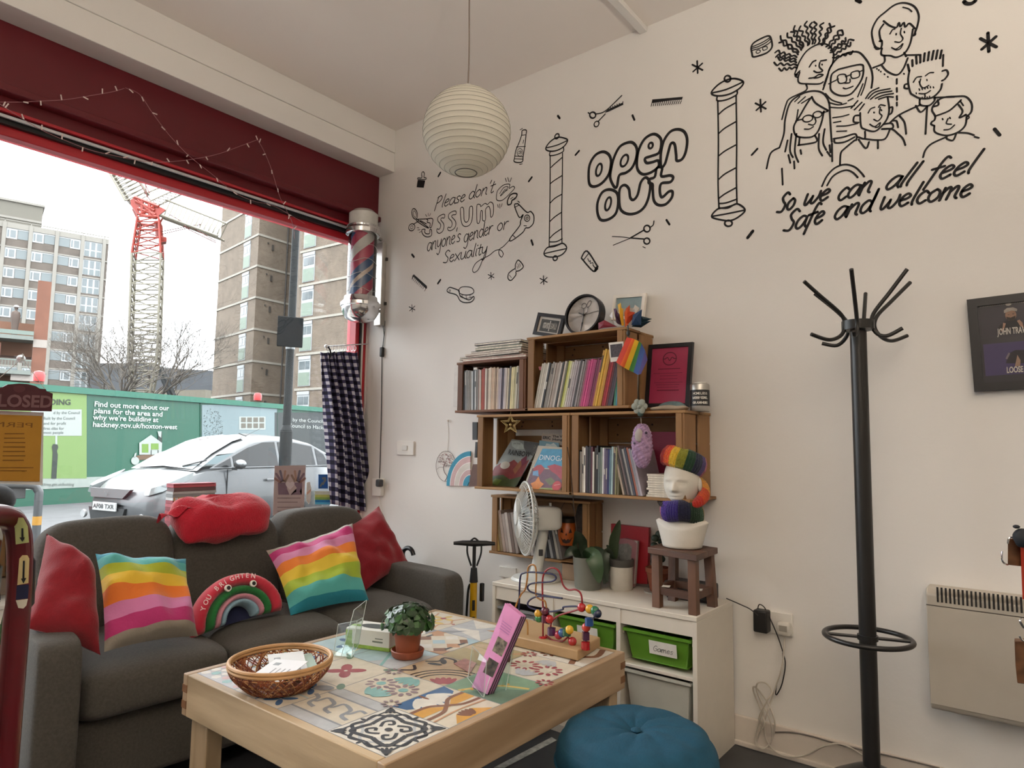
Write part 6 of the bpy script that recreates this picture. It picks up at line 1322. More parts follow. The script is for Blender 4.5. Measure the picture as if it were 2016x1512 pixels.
def cname(h):
    c = [int(h[i:i+2], 16) for i in (1, 3, 5)]; mx_, mn = max(c), min(c)
    if mx_-mn < 28: return 'black' if mx_ < 60 else 'dark grey' if mx_ < 100 else 'grey' if mx_ < 170 else 'white'
    r, g, b_ = c
    if r > 150 and g > 120 and b_ < 110: return 'yellow'
    if r == mx_ and b_ > g+10: return 'pink' if r > 130 else 'plum'
    if r == mx_ and g < r*.62: return 'red'
    if r == mx_: return 'tan'
    if g == mx_ and b_ < g-15: return 'green'
    return 'blue' if b_ > r+20 else 'grey'
_o1 = 'first second third fourth fifth sixth seventh eighth ninth tenth eleventh twelfth thirteenth fourteenth fifteenth sixteenth seventeenth eighteenth nineteenth'.split()
def nth(k): return _o1[k-1] if k < 20 else ('twentieth', 'thirtieth')[k//10-2] if k % 10 == 0 else ('twenty ', 'thirty ')[k//10-2]+_o1[k % 10-1]
def mags(where, y1, y0, z, cols, h, lean, depth=.20, xf=XF+.006, jit=.012, name='magazine'):
    """spines facing out of the crate, from y1 (window end) to y0; lean > 0 tips the tops towards y0"""
    n = len(cols); W_ = (y1-y0)/n
    for i, c in enumerate(cols):
        hh = h+rnd.gauss(0, jit) if not isinstance(h, (list, tuple)) else h[i]; yb = y1-W_*(i+.5); a = lean if not isinstance(lean, (list, tuple)) else lean[0]+(lean[1]-lean[0])*i/(n-1)
        th = W_*.86; x0 = xf+.004*rnd.random(); R2 = Rx(a); off = hh/2
        o = MB(); cc = V((x0+depth/2, yb, z))+R2 @ V((0, 0, off))+V((0, 0, abs(sin(a))*th/2+.0004))
        o.k = 0; o.box(cc, (depth, th, hh), R2)
        if rnd.random() < .22: o.k = 1; o.box(cc+R2 @ V((-depth/2-.0003, 0, hh*(.4*rnd.random()-.1))), (.0006, th*.6, hh*(.08+.25*rnd.random())), R2)
        m = o.build(name, [M(c, .5, var=.10, nscale=25), M('#2a2a2e' if sum(hexc(c)[:3]) > .6 else '#b9b5ad', .5)])
        tag(m, '%s spined %s, %s from the left in the %s' % (cname(c), name, nth(i+1), where), name, '%ss in the %s' % (name, where))
mags('dark upper left crate', 2.338, 1.955, 1.364, '#2b2c2f #55585b #2f3033 #6f7073 #7d7a78 #85817d #8a8580 #a8adb0 #1d1f23 #b2b4b6 #7a7775 #8a6f66 #b8b0a6 #a0402a #8c3322 #d2cac0 #6f5d50 #bfb2a2 #c4b6a4 #b59a82 #bda58c #8d7560 #b9a795 #a79a9a #9a93a0 #3a3346 #a8a1a6 #b5a9a0 #c0b49f #4a4644 #cbc08f #c6bd92 #a09a74 #b5afa0 #8e8c86 #45423f'.split(), .204, (-.05, .07), jit=.004)
mags('crate under the clock', 1.872, 1.452, 1.364, '#a59d90 #b9b2a4 #ada598 #d0cbc0 #1f2022 #77736c #86807a #9d968e #a59a92 #8d8178 #b8b0a8 #2c2a28 #c8c0b8 #5d5a40 #a8ab48 #c0c28c #b9b3ac #aba3a4 #a39a9d #9b9498 #332e30 #8f8a8b #7d7678 #85505f #b23a72 #c24a80 #a63268 #8e2c5a #6d2846 #7c2f4e #b8862f #d0a63a #c99a34 #b58530 #8f2028 #a3242c #5b1a20 #3b2d38 #4a3d45'.split(), [.212+.004*math.sin(i*2.3) for i in range(30)]+[.25, .255, .25, .252, .245, .24, .235, .228, .222], .22, jit=.006)
mags('clock crate beside its right post', 1.445, 1.412, 1.364, '#3f8069 #4d8f9a #2f5f7a #b8b6ad'.split(), .24, .1, jit=.004)
mags('crate behind the mannequin', 1.622, 1.42, .985, '#2c2e33 #8f8a84 #b9b3a8 #d9d5cc #3a2f38 #222328 #39363c #5a2f3a #c9c6bd #2d2a24 #222225 #66706f #78857f #d4d6d6 #6a5f78 #5a5068 #23275a #5f7e8c #9db4b8 #46424a #807c5a #77745c'.split(), .196, (.0, .03), jit=.01)
mags('leaning row behind the mannequin head', 1.40, 1.305, .985, '#a59382 #35302c #6d5d5c #2d2c30 #8f8b88 #3f4654 #9a5f50 #8a8c94 #a8a0aa'.split(), .2, -.24, jit=.006)
mags('lowest crate left of the fan', 2.20, 2.06, .653, '#b29a62 #8a7a60 #a39186 #9c8f88 #b5aaa2 #6f6058 #938780'.split(), .20, -.20, depth=.10, xf=-.128, jit=.008)
mags('lowest crate right of the fan', 2.02, 1.80, .653, '#8c8680 #a39c95 #b4aca6 #77706a #2b2b2e #8f8f92 #3a3b40 #5d5f63 #26272a #9a9a9c #43454a #a8a6a2 #6b6a6c'.split(), .195, -.24, depth=.10, xf=-.128, jit=.01)
# loose papers: pink folder over the folders, grey card, stacks
b = MB(); b.prism([PX(x, y, 0, -.24) for x, y in ((1060, 722), (1110, 718), (1150, 712), (1168, 706), (1172, 712), (1150, 718), (1110, 724), (1062, 729))], (.16, 0, 0)); tag(b.build('paper_folder', M('#c9828c', .6)), 'pink paper folder lying across the coloured folders under the clock', 'folder')
b = MB(); b.prism([PX(x, y, 0, -.06) for x, y in ((1053, 706), (1082, 708), (1083, 728), (1050, 733))], (.004, 0, 0)); tag(b.build('card', M('#7d7774', .6)), 'grey card propped at the back of the crate under the clock', 'card')
b = MB(); b.prism([PX(x, y, 0, -.05) for x, y in ((974, 720), (1006, 716), (1006, 732), (978, 732))], (.004, 0, 0)); tag(b.build('card', M('#77727a', .6)), 'grey card behind the magazines of the dark crate', 'card')
def pile(lbl, items, c0, z, name='magazine', grp=None):
    for i, (w_, d_, t_, rz, dx, dy, col, nm) in enumerate(items):
        o = MB(); o.k = 0; cc = V(c0)+V((dx, dy, 0)); cc.z = z+t_/2; R2 = Rz(rz); o.box(cc, (d_, w_, t_), R2); o.k = 1
        o.box(cc+R2 @ V((-.001, -.001, 0)), (d_, w_, t_*.6), R2)
        q = o.build(name, [M(col, .5), M('#cfc8bb', .7, var=.2, nscale=80)]); tag(q, lbl % nm, name, grp); z += t_+.0006
    return z
zt_ = 1.6135
pile('%s magazine in the pile on top of the dark upper left crate', [(.40, .24, .012, .03, 0, .0, '#9d5a5a', 'red edged lowest'), (.42, .23, .008, .0, .01, .03, '#c9beb2', 'pale wide'), (.40, .23, .008, -.04, .0, .03, '#4b4442', 'dark wide'), (.36, .23, .01, .02, .0, .01, '#b59a92', 'pinkish'), (.33, .22, .012, -.02, .0, -.01, '#3d4038', 'dark green'), (.29, .22, .014, .05, .0, -.02, '#6f7a64', 'grey green'), (.27, .21, .012, .0, .0, -.02, '#33343a', 'charcoal'), (.29, .21, .012, .04, .0, -.01, '#2f2d38', 'topmost dark')], (-.15, 2.13, 0), zt_, grp='magazines piled on the dark crate')
pile('%s white magazine in the pile beside the mannequin head', [(.155-.006*(i % 3), .2, .0088, .02*((i*7) % 5-2), .0, .004*((i*3) % 3-1), ('#d5cfc2', '#c9c2b4')[i % 2], ('lowest', 'second lowest', 'third lowest', 'fourth lowest', 'middle', 'slightly shifted middle', 'fourth from top', 'third from top', 'second from top', 'topmost')[i]) for i in range(10)], (-.17, 1.215, 0), .985, grp='white magazines piled in the crate')
b = MB(); b.prism([PX(x, y, 0, -.05) for x, y in ((1281, 850), (1352, 850), (1352, 960), (1281, 960))], (.012, 0, 0)); tag(b.build('folder', M('#8d2144', .5)), 'dark magenta folder standing at the back of the crate behind the mannequin', 'folder')
b = MB(); b.prism([PX(x, y, 0, -.20) for x, y in ((1236, 908), (1262, 912), (1268, 950), (1244, 980))], (.15, 0, 0)); rb = b.build('book', M('#7d2a1c', .5)); tag(rb, 'rusty red book standing beside the pile of white magazines', 'book')
# picture books in the crate with the star
def xq(x, y, xx): return PX(x, y, 0, xx)
def book(label, quad, xx, layers, th=.006, tilt=0.):
    t = thing('picture_book', label, 'book', tuple((xq(*quad[0], xx)+xq(*quad[1], xx))/2)); zb_ = min(xq(x, y, xx).z for x, y in quad)
    def P(x, y, o=0.): p = xq(x, y, xx); return p+V((tilt*(p.z-zb_)-o, 0, 0))
    b = MB(); b.prism([P(x, y) for x, y in quad], (th, 0, 0)); b.build('cover', M(layers[0], .45, var=.06), t)
    for k, (nm, col, pts) in enumerate(layers[1:]):
        b = MB(); b.poly([P(x, y, .0005+.00025*k) for x, y in pts]); b.build(nm, M(col, .45, var=.12, nscale=40), t)
    return t, P
def btext(t, P, s, p0, p1, hpx, col, k=12, bold=.0):
    a = P(*p0, .0005+.00025*k); e = P(*p1, .0005+.00025*k); up = P(p0[0], p0[1]-hpx, .0005+.00025*k); xd = (e-a).normalized(); yd = (up-a); yd = (yd-xd*yd.dot(xd)).normalized()
    text('lettering', s, a, xd, yd, (up-a).length*1.35, M(col, .5), t, fit=(e-a).length, bold=bold)
t, P = book('picture book with a rainy landscape and grey sky cover, left in the crate', [(951, 958), (1012, 963), (1045, 872), (987, 864)], -.17, ['#8a9394', ('mountain', '#7d3436', [(965, 920), (975, 912), (985, 915), (1000, 905), (1012, 915), (1030, 905), (1020, 945), (960, 940)]), ('cloud', '#aab7b6', [(987, 868), (1000, 867), (1012, 875), (1015, 884), (1000, 884), (990, 878)]), ('dark_sky', '#4f5254', [(1012, 868), (1045, 872), (1036, 898), (1022, 892), (1014, 880)]), ('meadow', '#43502f', [(951, 958), (960, 938), (985, 935), (1000, 944), (1022, 938), (1012, 963)]), ('leaves', '#5f7434', [(962, 950), (972, 942), (985, 945), (978, 955)]), ('figure', '#8a5a3c', [(1002, 925), (1012, 908), (1020, 905), (1016, 920), (1008, 934)]), ('figure_coat', '#6d2740', [(1014, 905), (1024, 896), (1026, 912), (1018, 918)]), ('round_label', '#b9b4ac', [(985+9.5*cos(a), 916+7.5*sin(a)) for a in [2*pi*k/14 for k in range(14)]])], .006, .35)
btext(t, P, 'RAINBOW', (986, 894), (1030, 900), 10, '#26282a', 14, .03); btext(t, P, 'the way', (993, 874), (1007, 874.5), 3, '#4a4f50', 14)
t, P = book('picture book with a blue sky and two red dinosaurs on its cover', [(1028, 968), (1101, 974), (1112, 882), (1043, 877)], -.21, ['#b8b2a4', ('sky', '#4f9ac0', [(1053, 883), (1112, 885), (1108, 925), (1042, 920)]), ('ground', '#6d5060', [(1040, 922), (1107, 926), (1103, 962), (1032, 958)]), ('dinosaur', '#a34850', [(1042, 922), (1048, 916), (1056, 915), (1064, 922), (1058, 934), (1044, 936)]), ('dinosaur', '#a84a58', [(1068, 918), (1082, 914), (1096, 918), (1106, 928), (1100, 945), (1090, 935), (1078, 928)]), ('stripes', '#6f9bc4', [(1042, 928), (1052, 926), (1055, 938), (1043, 936)]), ('fire', '#d98a4a', [(1042, 952), (1050, 948), (1055, 938), (1060, 948), (1068, 953), (1060, 963), (1048, 962)]), ('rocks', '#6f7257', [(1068, 945), (1080, 940), (1092, 950), (1080, 956)]), ('grass', '#8aa056', [(1050, 970), (1060, 962), (1100, 960), (1101, 974)]), ('round_sticker', '#b9434a', [(1094+9*cos(a), 957+10*sin(a)) for a in [2*pi*k/16 for k in range(16)]]), ('sticker_lines', '#d9a9a4', [(1088, 955), (1100, 953), (1100, 954), (1088, 956)])], .006, .3)
btext(t, P, 'DINOGAMES', (1050, 905), (1122, 910), 10.5, '#e2eaec', 14)
b = MB()
for i in range(26): b.ribbon(spline([P(1034+2*rnd.random()+i % 4*2.0, 962-3.2*i, .003), P(1037+2*rnd.random()+i % 4*2, 960-3.2*i, .003), P(1035+i % 4*2, 957-3.2*i, .003)], 3), .001, (-1, 0, 0))
b.build('margin_doodles', M('#8f8a7d', .6), t)
t, P = book('white picture book with coloured painted lettering behind the dinosaur book', [(1066, 875), (1125, 878), (1127, 856), (1067, 853)], -.06, ['#b9aea0'], .006)
btext(t, P, 'ERIC', (1069, 864), (1084, 865), 6, '#2c2a2c', 3, .03); btext(t, P, 'The Very', (1088, 861), (1118, 862), 4.5, '#3a3234', 3, .03); btext(t, P, 'Hungry', (1088, 867), (1115, 868), 4.5, '#3a3234', 3, .03)
t, P = book('pale blue cloud covered picture book between the dinosaur and white books', [(1060, 900), (1102, 902), (1100, 872), (1062, 867)], -.12, ['#5f8390', ('cloud', '#a9b8b8', [(1072, 881), (1076, 873), (1084, 875), (1090, 872), (1097, 878), (1097, 890), (1072, 888)])], .006)
btext(t, P, 'the way', (1075, 881), (1092, 882), 3, '#4a5558', 3)
# star ornament of gold wire
so_ = MB()
cst = (1005, 835); stp = [PX(cst[0]+(20 if k % 2 == 0 else 8.5)*sin(k*pi/5), cst[1]-(20 if k % 2 == 0 else 8.5)*cos(k*pi/5), 0, -.275) for k in range(10)]; stq = [PX(cst[0]+(14 if k % 2 == 0 else 6)*sin(k*pi/5), cst[1]-(14 if k % 2 == 0 else 6)*cos(k*pi/5), 0, -.27) for k in range(10)]
GOLD = M('#c9b27a', .4, .3); st_ = thing('star_ornament', 'gold wire double star hanging from the crate rim above the picture books', 'ornament', tuple(PX(1005, 855, 0, -.275)))
MB().tube(stp, .0026, 5, closed=True).build('outer_star', GOLD, st_); MB().tube(stq, .0022, 5, closed=True).build('inner_star', GOLD, st_); MB().tube([stp[0], PX(1006, 808, 0, -.285)], .0007, 4).build('thread', GOLD, st_); MB().sph(PX(1005, 836, 0, -.272), .006, 8, 6).build('bead', GOLD, st_)
# hanging things left of the crates
def wplane(x, y, o=.004): return PX(x, y, 0, -o)
wr_ = thing('hanging_rainbow', 'half rainbow wall ornament in turquoise, pink and white left of the crates', 'ornament', tuple(wplane(900, 957)))
for k, (r0, r1, c) in enumerate(((.86, 1.0, '#2f8fae'), (.84, .86, '#eeeae6'), (.68, .84, '#c9a9a9'), (.66, .68, '#eeeae6'), (.49, .66, '#d3cdc4'), (.47, .49, '#eeeae6'), (.33, .47, '#c9a9a9'), (.31, .33, '#eeeae6'), (.12, .31, '#2f8fae'))):
    f2 = lambda r, a: wplane(926-47*r*cos(a)-.5*r*sin(a), 956.5-68*r*sin(a), .012)
    b = MB(); b.prism([f2(r1, pi/2*i/14) for i in range(15)]+[f2(r0, pi/2*i/14) for i in range(14, -1, -1)], (.008, 0, 0)); b.build('band', M(c, .6), wr_)
tl = thing('tree_of_life', 'wire tree of life ring hanging on a white ribbon left of the crates', 'ornament', tuple(wplane(878, 948)))
CP = M('#5a3f3c', .5, .4)
MB().tube([wplane(878+19.5*cos(t), 918+30*sin(t), .006) for t in [2*pi*k/40 for k in range(40)]], .0012, 5, closed=True).build('ring', CP, tl)
b = MB(); b.tube(spline([wplane(*q, .006) for q in ((876, 947), (880, 938), (875, 930), (873, 920), (876, 912))], 5), .0018, 5)
for q in (((876, 912), (868, 908), (862, 910)), ((876, 912), (872, 902), (868, 896)), ((876, 912), (880, 902), (884, 896)), ((875, 915), (884, 917), (892, 914)), ((873, 920), (866, 920), (860, 924)), ((880, 902), (888, 903), (893, 906))): b.tube(spline([wplane(*p, .006) for p in q], 4), .0009, 4)
b.build('trunk', CP, tl)
b = MB()
for k in range(60): a = rnd.random()*2*pi; r = sqrt(rnd.random()); x, y = 877+15*r*cos(a), 906+14*r*sin(a); b.sph(wplane(x, y, .006), .0022*(.6+rnd.random()), 6, 4)
b.build('leaves', M('#b79090', .4), tl); b = MB(); b.ribbon([wplane(881, 829, .003), wplane(882, 860, .003), wplane(880, 890, .003)], .005, (-1, 0, 0)); b.build('ribbon', M('#e3e0da', .7), tl); MB().sph(wplane(882, 828, .01), .007, 10, 7).build('hook', WPLAS, tl)
for i, (q, lab) in enumerate(((((930, 831), (939, 831), (939, 866), (930, 866)), 'flat black clip on the left end of the picture book crate, upper one'), (((936, 870), (940, 870), (938, 901), (934, 901)), 'thin dark strip on the left end of the picture book crate, below the clip'))):
    b = MB(); b.prism([PX(x, y, 0, -.2) for x, y in q], (.02, 0, 0)); tag(b.build('clip', M('#1d1d20', .5)), lab, 'clip')
b = MB(); b.prism([PX(x, y, 0, -.25) for x, y in ((931, 914), (940, 914), (940, 958), (923, 958), (925, 940))], (.05, 0, 0)); tag(b.build('wooden_wedge', M('#69504a', .7)), 'small dark wedge at the lower left corner of the picture book crate', 'wedge')
b = MB(); b.prism([PX(x, y, 0, -.0045) for x, y in ((895, 718), (910, 718), (907, 800), (892, 800))], (.003, 0, 0)); tag(b.build('card', M('#d9d6d2', .6)), 'tall white card between wall and dark upper left crate', 'card')
# on top: framed print, clock, white frame, paper flowers
ztop = 1.703
def frame(label, quad, xx, fcol, inner, fw2_, name='framed_picture', mat_=None, th=.018, tilt=.12, cat='picture frame'):
    t = thing(name, label, cat, tuple((xq(*quad[0], xx)+xq(*quad[1], xx))/2)); zb_ = min(xq(x, y, xx).z for x, y in quad); C_ = [xq(x, y, xx) for x, y in quad]; e_ = (C_[3]-C_[0]).normalized(); wv = C_[1]-C_[0]; wv = (wv-e_*wv.dot(e_)); C_[1] = C_[0]+wv; C_[2] = C_[3]+wv
    C_ = [p+V((tilt*(p.z-zb_), 0, 0)) for p in C_]
    def B(u, v, o=0.): return (C_[0]*(1-u)+C_[1]*u)*(1-v)+(C_[3]*(1-u)+C_[2]*u)*v-V((o, 0, 0))
    wq = (C_[1]-C_[0]).length; hq_ = (C_[3]-C_[0]).length; fu, fv = fw2_/wq, fw2_/hq_
    b = MB()
    for (u0, u1, v0, v1) in ((0, 1, 0, fv), (0, 1, 1-fv, 1), (0, fu, fv, 1-fv), (1-fu, 1, fv, 1-fv)): b.prism([B(u0, v0), B(u1, v0), B(u1, v1), B(u0, v1)], (th, 0, 0))
    b.build('frame', fcol, t); b = MB(); b.poly([B(fu, fv, -th*.4), B(1-fu, fv, -th*.4), B(1-fu, 1-fv, -th*.4), B(fu, 1-fv, -th*.4)], [(0, 0), (1, 0), (1, 1), (0, 1)]); b.build('picture', inner, t)
    def R(name_, mat__, u0, u1, v0, v1, k=1): b = MB(); o = -th*.4+.0006*k; b.poly([B(u0, v0, o), B(u1, v0, o), B(u1, v1, o), B(u0, v1, o)]); return b.build(name_, mat__, t)
    return t, B, R
BF = M('#17161a', .35)
t, B, R = frame('small black frame with a black and white shopfront print, left of the clock', [(1048, 658), (1104, 653), (1113, 606), (1056, 614)], -.16, BF, M('#b9b4ac', .5), .017)
R('print', M('#34332f', .5, var=.6, nscale=90), .18, .84, .2, .74, 1); R('print_window', M('#8a867e', .5, var=.8, nscale=120), .28, .5, .34, .6, 2); R('print_window', M('#7a766e', .5, var=.8, nscale=120), .56, .78, .34, .6, 2); R('print_door', M('#c4c0b8', .5), .515, .54, .24, .7, 3)
# clock
cc = PX(1151, 611, 0, -.15); ck = thing('wall_clock', 'round black rimmed clock with scissors on its white face, on top of the crate', 'clock', (cc.x, cc.y, ztop)); rc_ = (PX(1151, 571, 0, -.15).z-PX(1151, 654, 0, -.15).z)/2; cc.z = ztop+rc_
Rk = Ry(-pi/2+.18); 
MB().lathe([(rc_*.88, .018), (rc_*.9, .022), (rc_*.98, .022), (rc_, .014), (rc_, -.02), (rc_*.9, -.03), (0, -.03)], cc, 48, R=Rk, caps=False).build('rim', M('#1b1a1e', .35), ck, smooth=True)
MB().lathe([(0, .004), (rc_*.9, .004)], cc, 48, R=Rk).build('face', M('#ece6e2', .5, var=.01), ck)
cl_ = lambda x, y, o=.007: cc+Rk @ V((-y*rc_*-1*-1 if False else y*rc_, -x*rc_, o))
def ckb(name, pts, r_, mat): b = MB(); b.tube([cl_(*p) for p in pts], r_, 5); b.build(name, mat, ck)
_t = Rk @ V((1, 0, 0)); _s = 1 if _t.z > 0 else -1
cl_ = lambda x, y, o=.007: cc+Rk @ V((_s*y*rc_, -x*rc_, o))
GR = M('#4d4a4a', .5)
ckb('scissor_print', [(0, 0), (-.05, .32)], .0014, GR); ckb('scissor_print', [(0, 0), (.17, .12), (.2, .35)], .0014, GR)
b = MB(); b.tube([cl_(-.05+.13*cos(a), .46+.13*sin(a)) for a in [2*pi*k/18 for k in range(18)]], .0014, 5, closed=True); b.tube([cl_(.22+.1*cos(a)+.05*sin(a), .52+.16*sin(a)) for a in [2*pi*k/18 for k in range(18)]], .0014, 5, closed=True); b.build('scissor_print', GR, ck)
ckb('hour_hand', [(0, 0), (-.3, .14)], .0024, BLACK); ckb('minute_hand', [(.0, .0), (-.08, -.78)], .0018, BLACK); b = MB(); b.poly([cl_(-.03, -.25), (cl_(.0, -.4)), cl_(-.07, -.8), cl_(-.08, -.4)]); b.build('minute_hand_tip', BLACK, ck); ckb('second_hand', [(-.15, -.03), (.75, .12)], .0009, BLACK); MB().sph(cc+Rk @ V((0, 0, .008)), .006, 10, 7).build('hub', BLACK, ck)
t, B, R = frame('white picture frame with a sea view behind the paper cranes', [(1202, 630), (1266, 622), (1271, 572), (1205, 580)], -.06, M('#ece7df', .4), M('#8fa5ab', .4, var=.15), .016)
R('beach', M('#b8aca0', .5), .16, .84, .2, .45)
# bunch of folded paper cranes
pf = thing('paper_cranes', 'bunch of folded paper cranes in red, purple, yellow, orange and navy', 'paper cranes', tuple(PX(1228, 645, 0, -.2)))
FL = [('#7d1f32', [(1178, 636), (1190, 630), (1215, 643), (1190, 645), (1178, 648)]), ('#4a2745', [(1208, 608), (1213, 607), (1224, 640), (1214, 637)]), ('#3d2140', [(1209, 612), (1220, 618), (1226, 642)]), ('#d7d3cf', [(1200, 622), (1206, 612), (1210, 640), (1222, 643)]), ('#d9a92a', [(1216, 600), (1222, 596), (1229, 640), (1224, 642)]), ('#e0b53a', [(1218, 604), (1227, 608), (1228, 640)]), ('#d85a2a', [(1232, 608), (1240, 600), (1240, 630), (1230, 645)]), ('#c4431f', [(1234, 612), (1250, 615), (1244, 630), (1231, 644)]), ('#e06a38', [(1229, 615), (1234, 605), (1237, 640), (1231, 644)]), ('#17395f', [(1246, 620), (1264, 609), (1262, 640), (1243, 640)]), ('#1c4a6d', [(1248, 622), (1256, 614), (1262, 632), (1246, 642)]), ('#15303d', [(1256, 630), (1282, 632), (1262, 645), (1243, 643)]), ('#1d3a44', [(1262, 622), (1284, 628), (1262, 636)]), ('#cfcac4', [(1245, 612), (1250, 600), (1258, 606), (1252, 616)])]
for k, (c, pts) in enumerate(FL):
    b = MB(); o = -.20-.006*(k % 5); n = len(pts); P3 = [PX(x, y, 0, o-.012*(i % 2)) for i, (x, y) in enumerate(pts)]; ctr = sum(P3, V())/n+V((-.014, 0, 0))
    for i in range(n): b.poly([P3[i], P3[(i+1) % n], ctr])
    b.build('folded_paper', M(c, .6, var=.12), pf)
# polaroid, rainbow flag
b = MB(); b.k = 0; b.prism([PX(x, y, 0, -.30) for x, y in ((1198, 675), (1227, 672), (1229, 709), (1202, 713))], (.0015, 0, 0)); b.k = 1; b.poly([PX(x, y, 0, -.3005) for x, y in ((1201, 679), (1225, 676), (1226, 701), (1203, 704))])
tag(b.build('instant_photo', [M('#d9d4cd', .4), M('#3a3034', .4, var=.9, nscale=120)]), 'white bordered instant photo pinned to the crate beside the flag', 'photo')
fg = thing('rainbow_flag', 'small rainbow flag hanging from the right end of the clock crate', 'flag', tuple(PX(1245, 735, 0, -.29)))
fa, fb = [(1234, 664), (1244, 666), (1250, 668), (1258, 672), (1263, 676), (1270, 690), (1275, 708)], [(1213, 713), (1221, 719), (1229, 724), (1238, 729), (1247, 733), (1256, 738), (1262, 736)]
for i, c in enumerate(('#c43a22', '#d95f25', '#dfb12a', '#3f7a35', '#35508a', '#4a3f78')):
    b = MB(); o = lambda u, v: PX(fa[i][0]*(1-u)*(1-v)+fa[i+1][0]*u*(1-v)+fb[i][0]*(1-u)*v+fb[i+1][0]*u*v, fa[i][1]*(1-u)*(1-v)+fa[i+1][1]*u*(1-v)+fb[i][1]*(1-u)*v+fb[i+1][1]*u*v, 0, -.30-.008*sin((i+u)*1.3)-.01*sin(v*3))
    b.grid(o, 4, 8); b.build('stripe', M(c, .8), fg, smooth=True)
b = MB(); b.tube([PX(1236, 640, 0, -.3), PX(1238, 668, 0, -.3)], .003, 5); b.sph(PX(1237, 656, 0, -.3), (.008, .008, .014), 8, 6); b.build('cord', BLACK, fg)
# certificate, can, driftwood, felt flower and crocheted owl
t, B, R = frame('black framed magenta certificate standing on the right hand crate', [(1268, 802), (1356, 798), (1363, 667), (1270, 677)], -.10, BF, M('#a03454', .35, var=.05), .018, 'certificate', cat='certificate')
DM = M('#5e1830', .5); b = MB(); b.ribbon([B(.5+.15*cos(a), .76+.10*sin(a), -.006) for a in [2*pi*k/28 for k in range(28)]], .004, (-1, 0, 0), True); b.build('ring_print', DM, t); b = MB(); b.ribbon(spline([B(.35+.05*k, .76+(.0, .0, .02, -.03, .02, .0, .0)[k], -.006) for k in range(7)], 5), .004, (-1, 0, 0)); b.build('ring_print', DM, t)
for k, (u0, u1, v) in enumerate(((.25, .75, .595), (.15, .8, .53), (.3, .7, .49), (.3, .7, .44), (.18, .82, .385), (.22, .75, .35), (.25, .72, .31), (.25, .75, .26))): R('text_line', DM, u0, u1, v, v+(.012 if k in (0, 7) else .006), 1)
ca = PX(1378, 803, 0, -.14); ca.z = 1.3385; mg = thing('tin_can', 'silver and black can with hand lettered white words at the end of the crate', 'can', tuple(ca)); rr_ = .039; hc = .113
MB().lathe([(0, .002), (rr_*.97, 0), (rr_, .004), (rr_, hc-.004), (rr_*.96, hc), (rr_*.8, hc+.003), (.0, hc+.003)], ca, 32).build('can', M('#b5b2ac', .3, .8), mg, smooth=True)
MB().lathe([(rr_+.0006, .022), (rr_+.0006, .088)], ca, 32).build('black_label', M('#18171a', .5), mg, smooth=True); MB().lathe([(rr_*.7, hc), (rr_*.7, hc+.008), (0, hc+.008)], ca, 24).build('lid', M('#d6d3cc', .4), mg)
vd = (CAM-ca); a0 = atan2(vd.y, vd.x)
for s, zz in (('HOMELESS', .068), ('HACKNEY COUNCIL', .05), ('OUR ALMSHOUSES', .030)):
    n = len(s); sp_ = min(.155, 1.6/n) if n > 8 else .2
    for i, ch in enumerate(s):
        if ch == ' ': continue
        a = a0-(n-1)/2*sp_+i*sp_
        if abs(a-a0) > 1.35: continue
        nrm = V((cos(a), sin(a), 0)); xd = V((-sin(a), cos(a), 0)); text('lettering', ch, ca+nrm*(rr_+.0008)+V((0, 0, zz))-xd*.002, xd, (0, 0, 1), .014, M('#e5e2da', .6), mg, bold=.02)
dw = MB(); c0 = PX(1318, 803, 0, -.2); c0.z = 1.345
dw.k = 0; cush(dw, c0+V((0, 0, .006)), Rz(1.5), (.085, .028, .012), .7, 26, 14, .006, 20); dw.k = 1; cush(dw, c0+V((.03, -.0, .016)), Rz(1.6), (.06, .02, .016), .8, 22, 12, .006, 22)
tag(dw.build('driftwood', [M('#a89a88', .8, var=.15), M('#5f7478', .7, var=.25, nscale=40)], smooth=True), 'pale driftwood with a blue grey stone in front of the certificate', 'driftwood')
ow = thing('crocheted_owl', 'lilac crocheted hanging pouch under a grey felt flower', 'ornament', tuple(PX(1264, 922, 0, -.30)))
b = MB()
for k in range(6):
    a = 2*pi*k/6; c = PX(1259+9*cos(a), 800+8*sin(a), 0, -.30-.004*(k % 2)); b.sph(c, (.006, .017, .015), 10, 7, Rx(a))
b.sph(PX(1259, 801, 0, -.308), .009, 10, 7); b.build('felt_flower', M('#8d9188', .9, var=.15), ow, smooth=True)
b = MB(); b.sph(PX(1261, 815, 0, -.3), (.008, .014, .012), 8, 6); b.build('felt_leaf', M('#3f514d', .9), ow, smooth=True); b = MB(); b.tube([PX(1261, 815, 0, -.3), PX(1263, 840, 0, -.3)], .0008, 4); b.build('thread', WPLAS, ow)
oc0 = PX(1264, 878, 0, -.30)
def owf(u, v):
    a = u*2*pi; t = v*pi; r = .045*sin(t)**.75*(1-.35*max(0, (v-.5)*2)**2); z = .092*cos(t); k = .004*(sin(v*60)*sin(a*7+v*30)); return oc0+V(((r*.55+k)*cos(a), (r+k)*sin(a), z))
b = MB(); b.grid(owf, 60, 60, cu=True); b.build('crochet_body', M('#a184a2', .95, var=.25, nscale=70, bump=.6, bscale=130), ow, smooth=True, angle=120)
b = MB(); b.sph(PX(1258, 858, 0, -.318), (.012, .018, .03), 12, 8); b.build('grey_belly', M('#a9a09c', .9), ow, smooth=True); b = MB(); b.sph(PX(1272, 852, 0, -.322), .006, 8, 6); b.build('button_eye', M('#3a2540', .4), ow); b = MB(); b.sph(PX(1249, 872, 0, -.322), .006, 8, 6); b.build('button_eye', M('#5a5266', .4), ow)
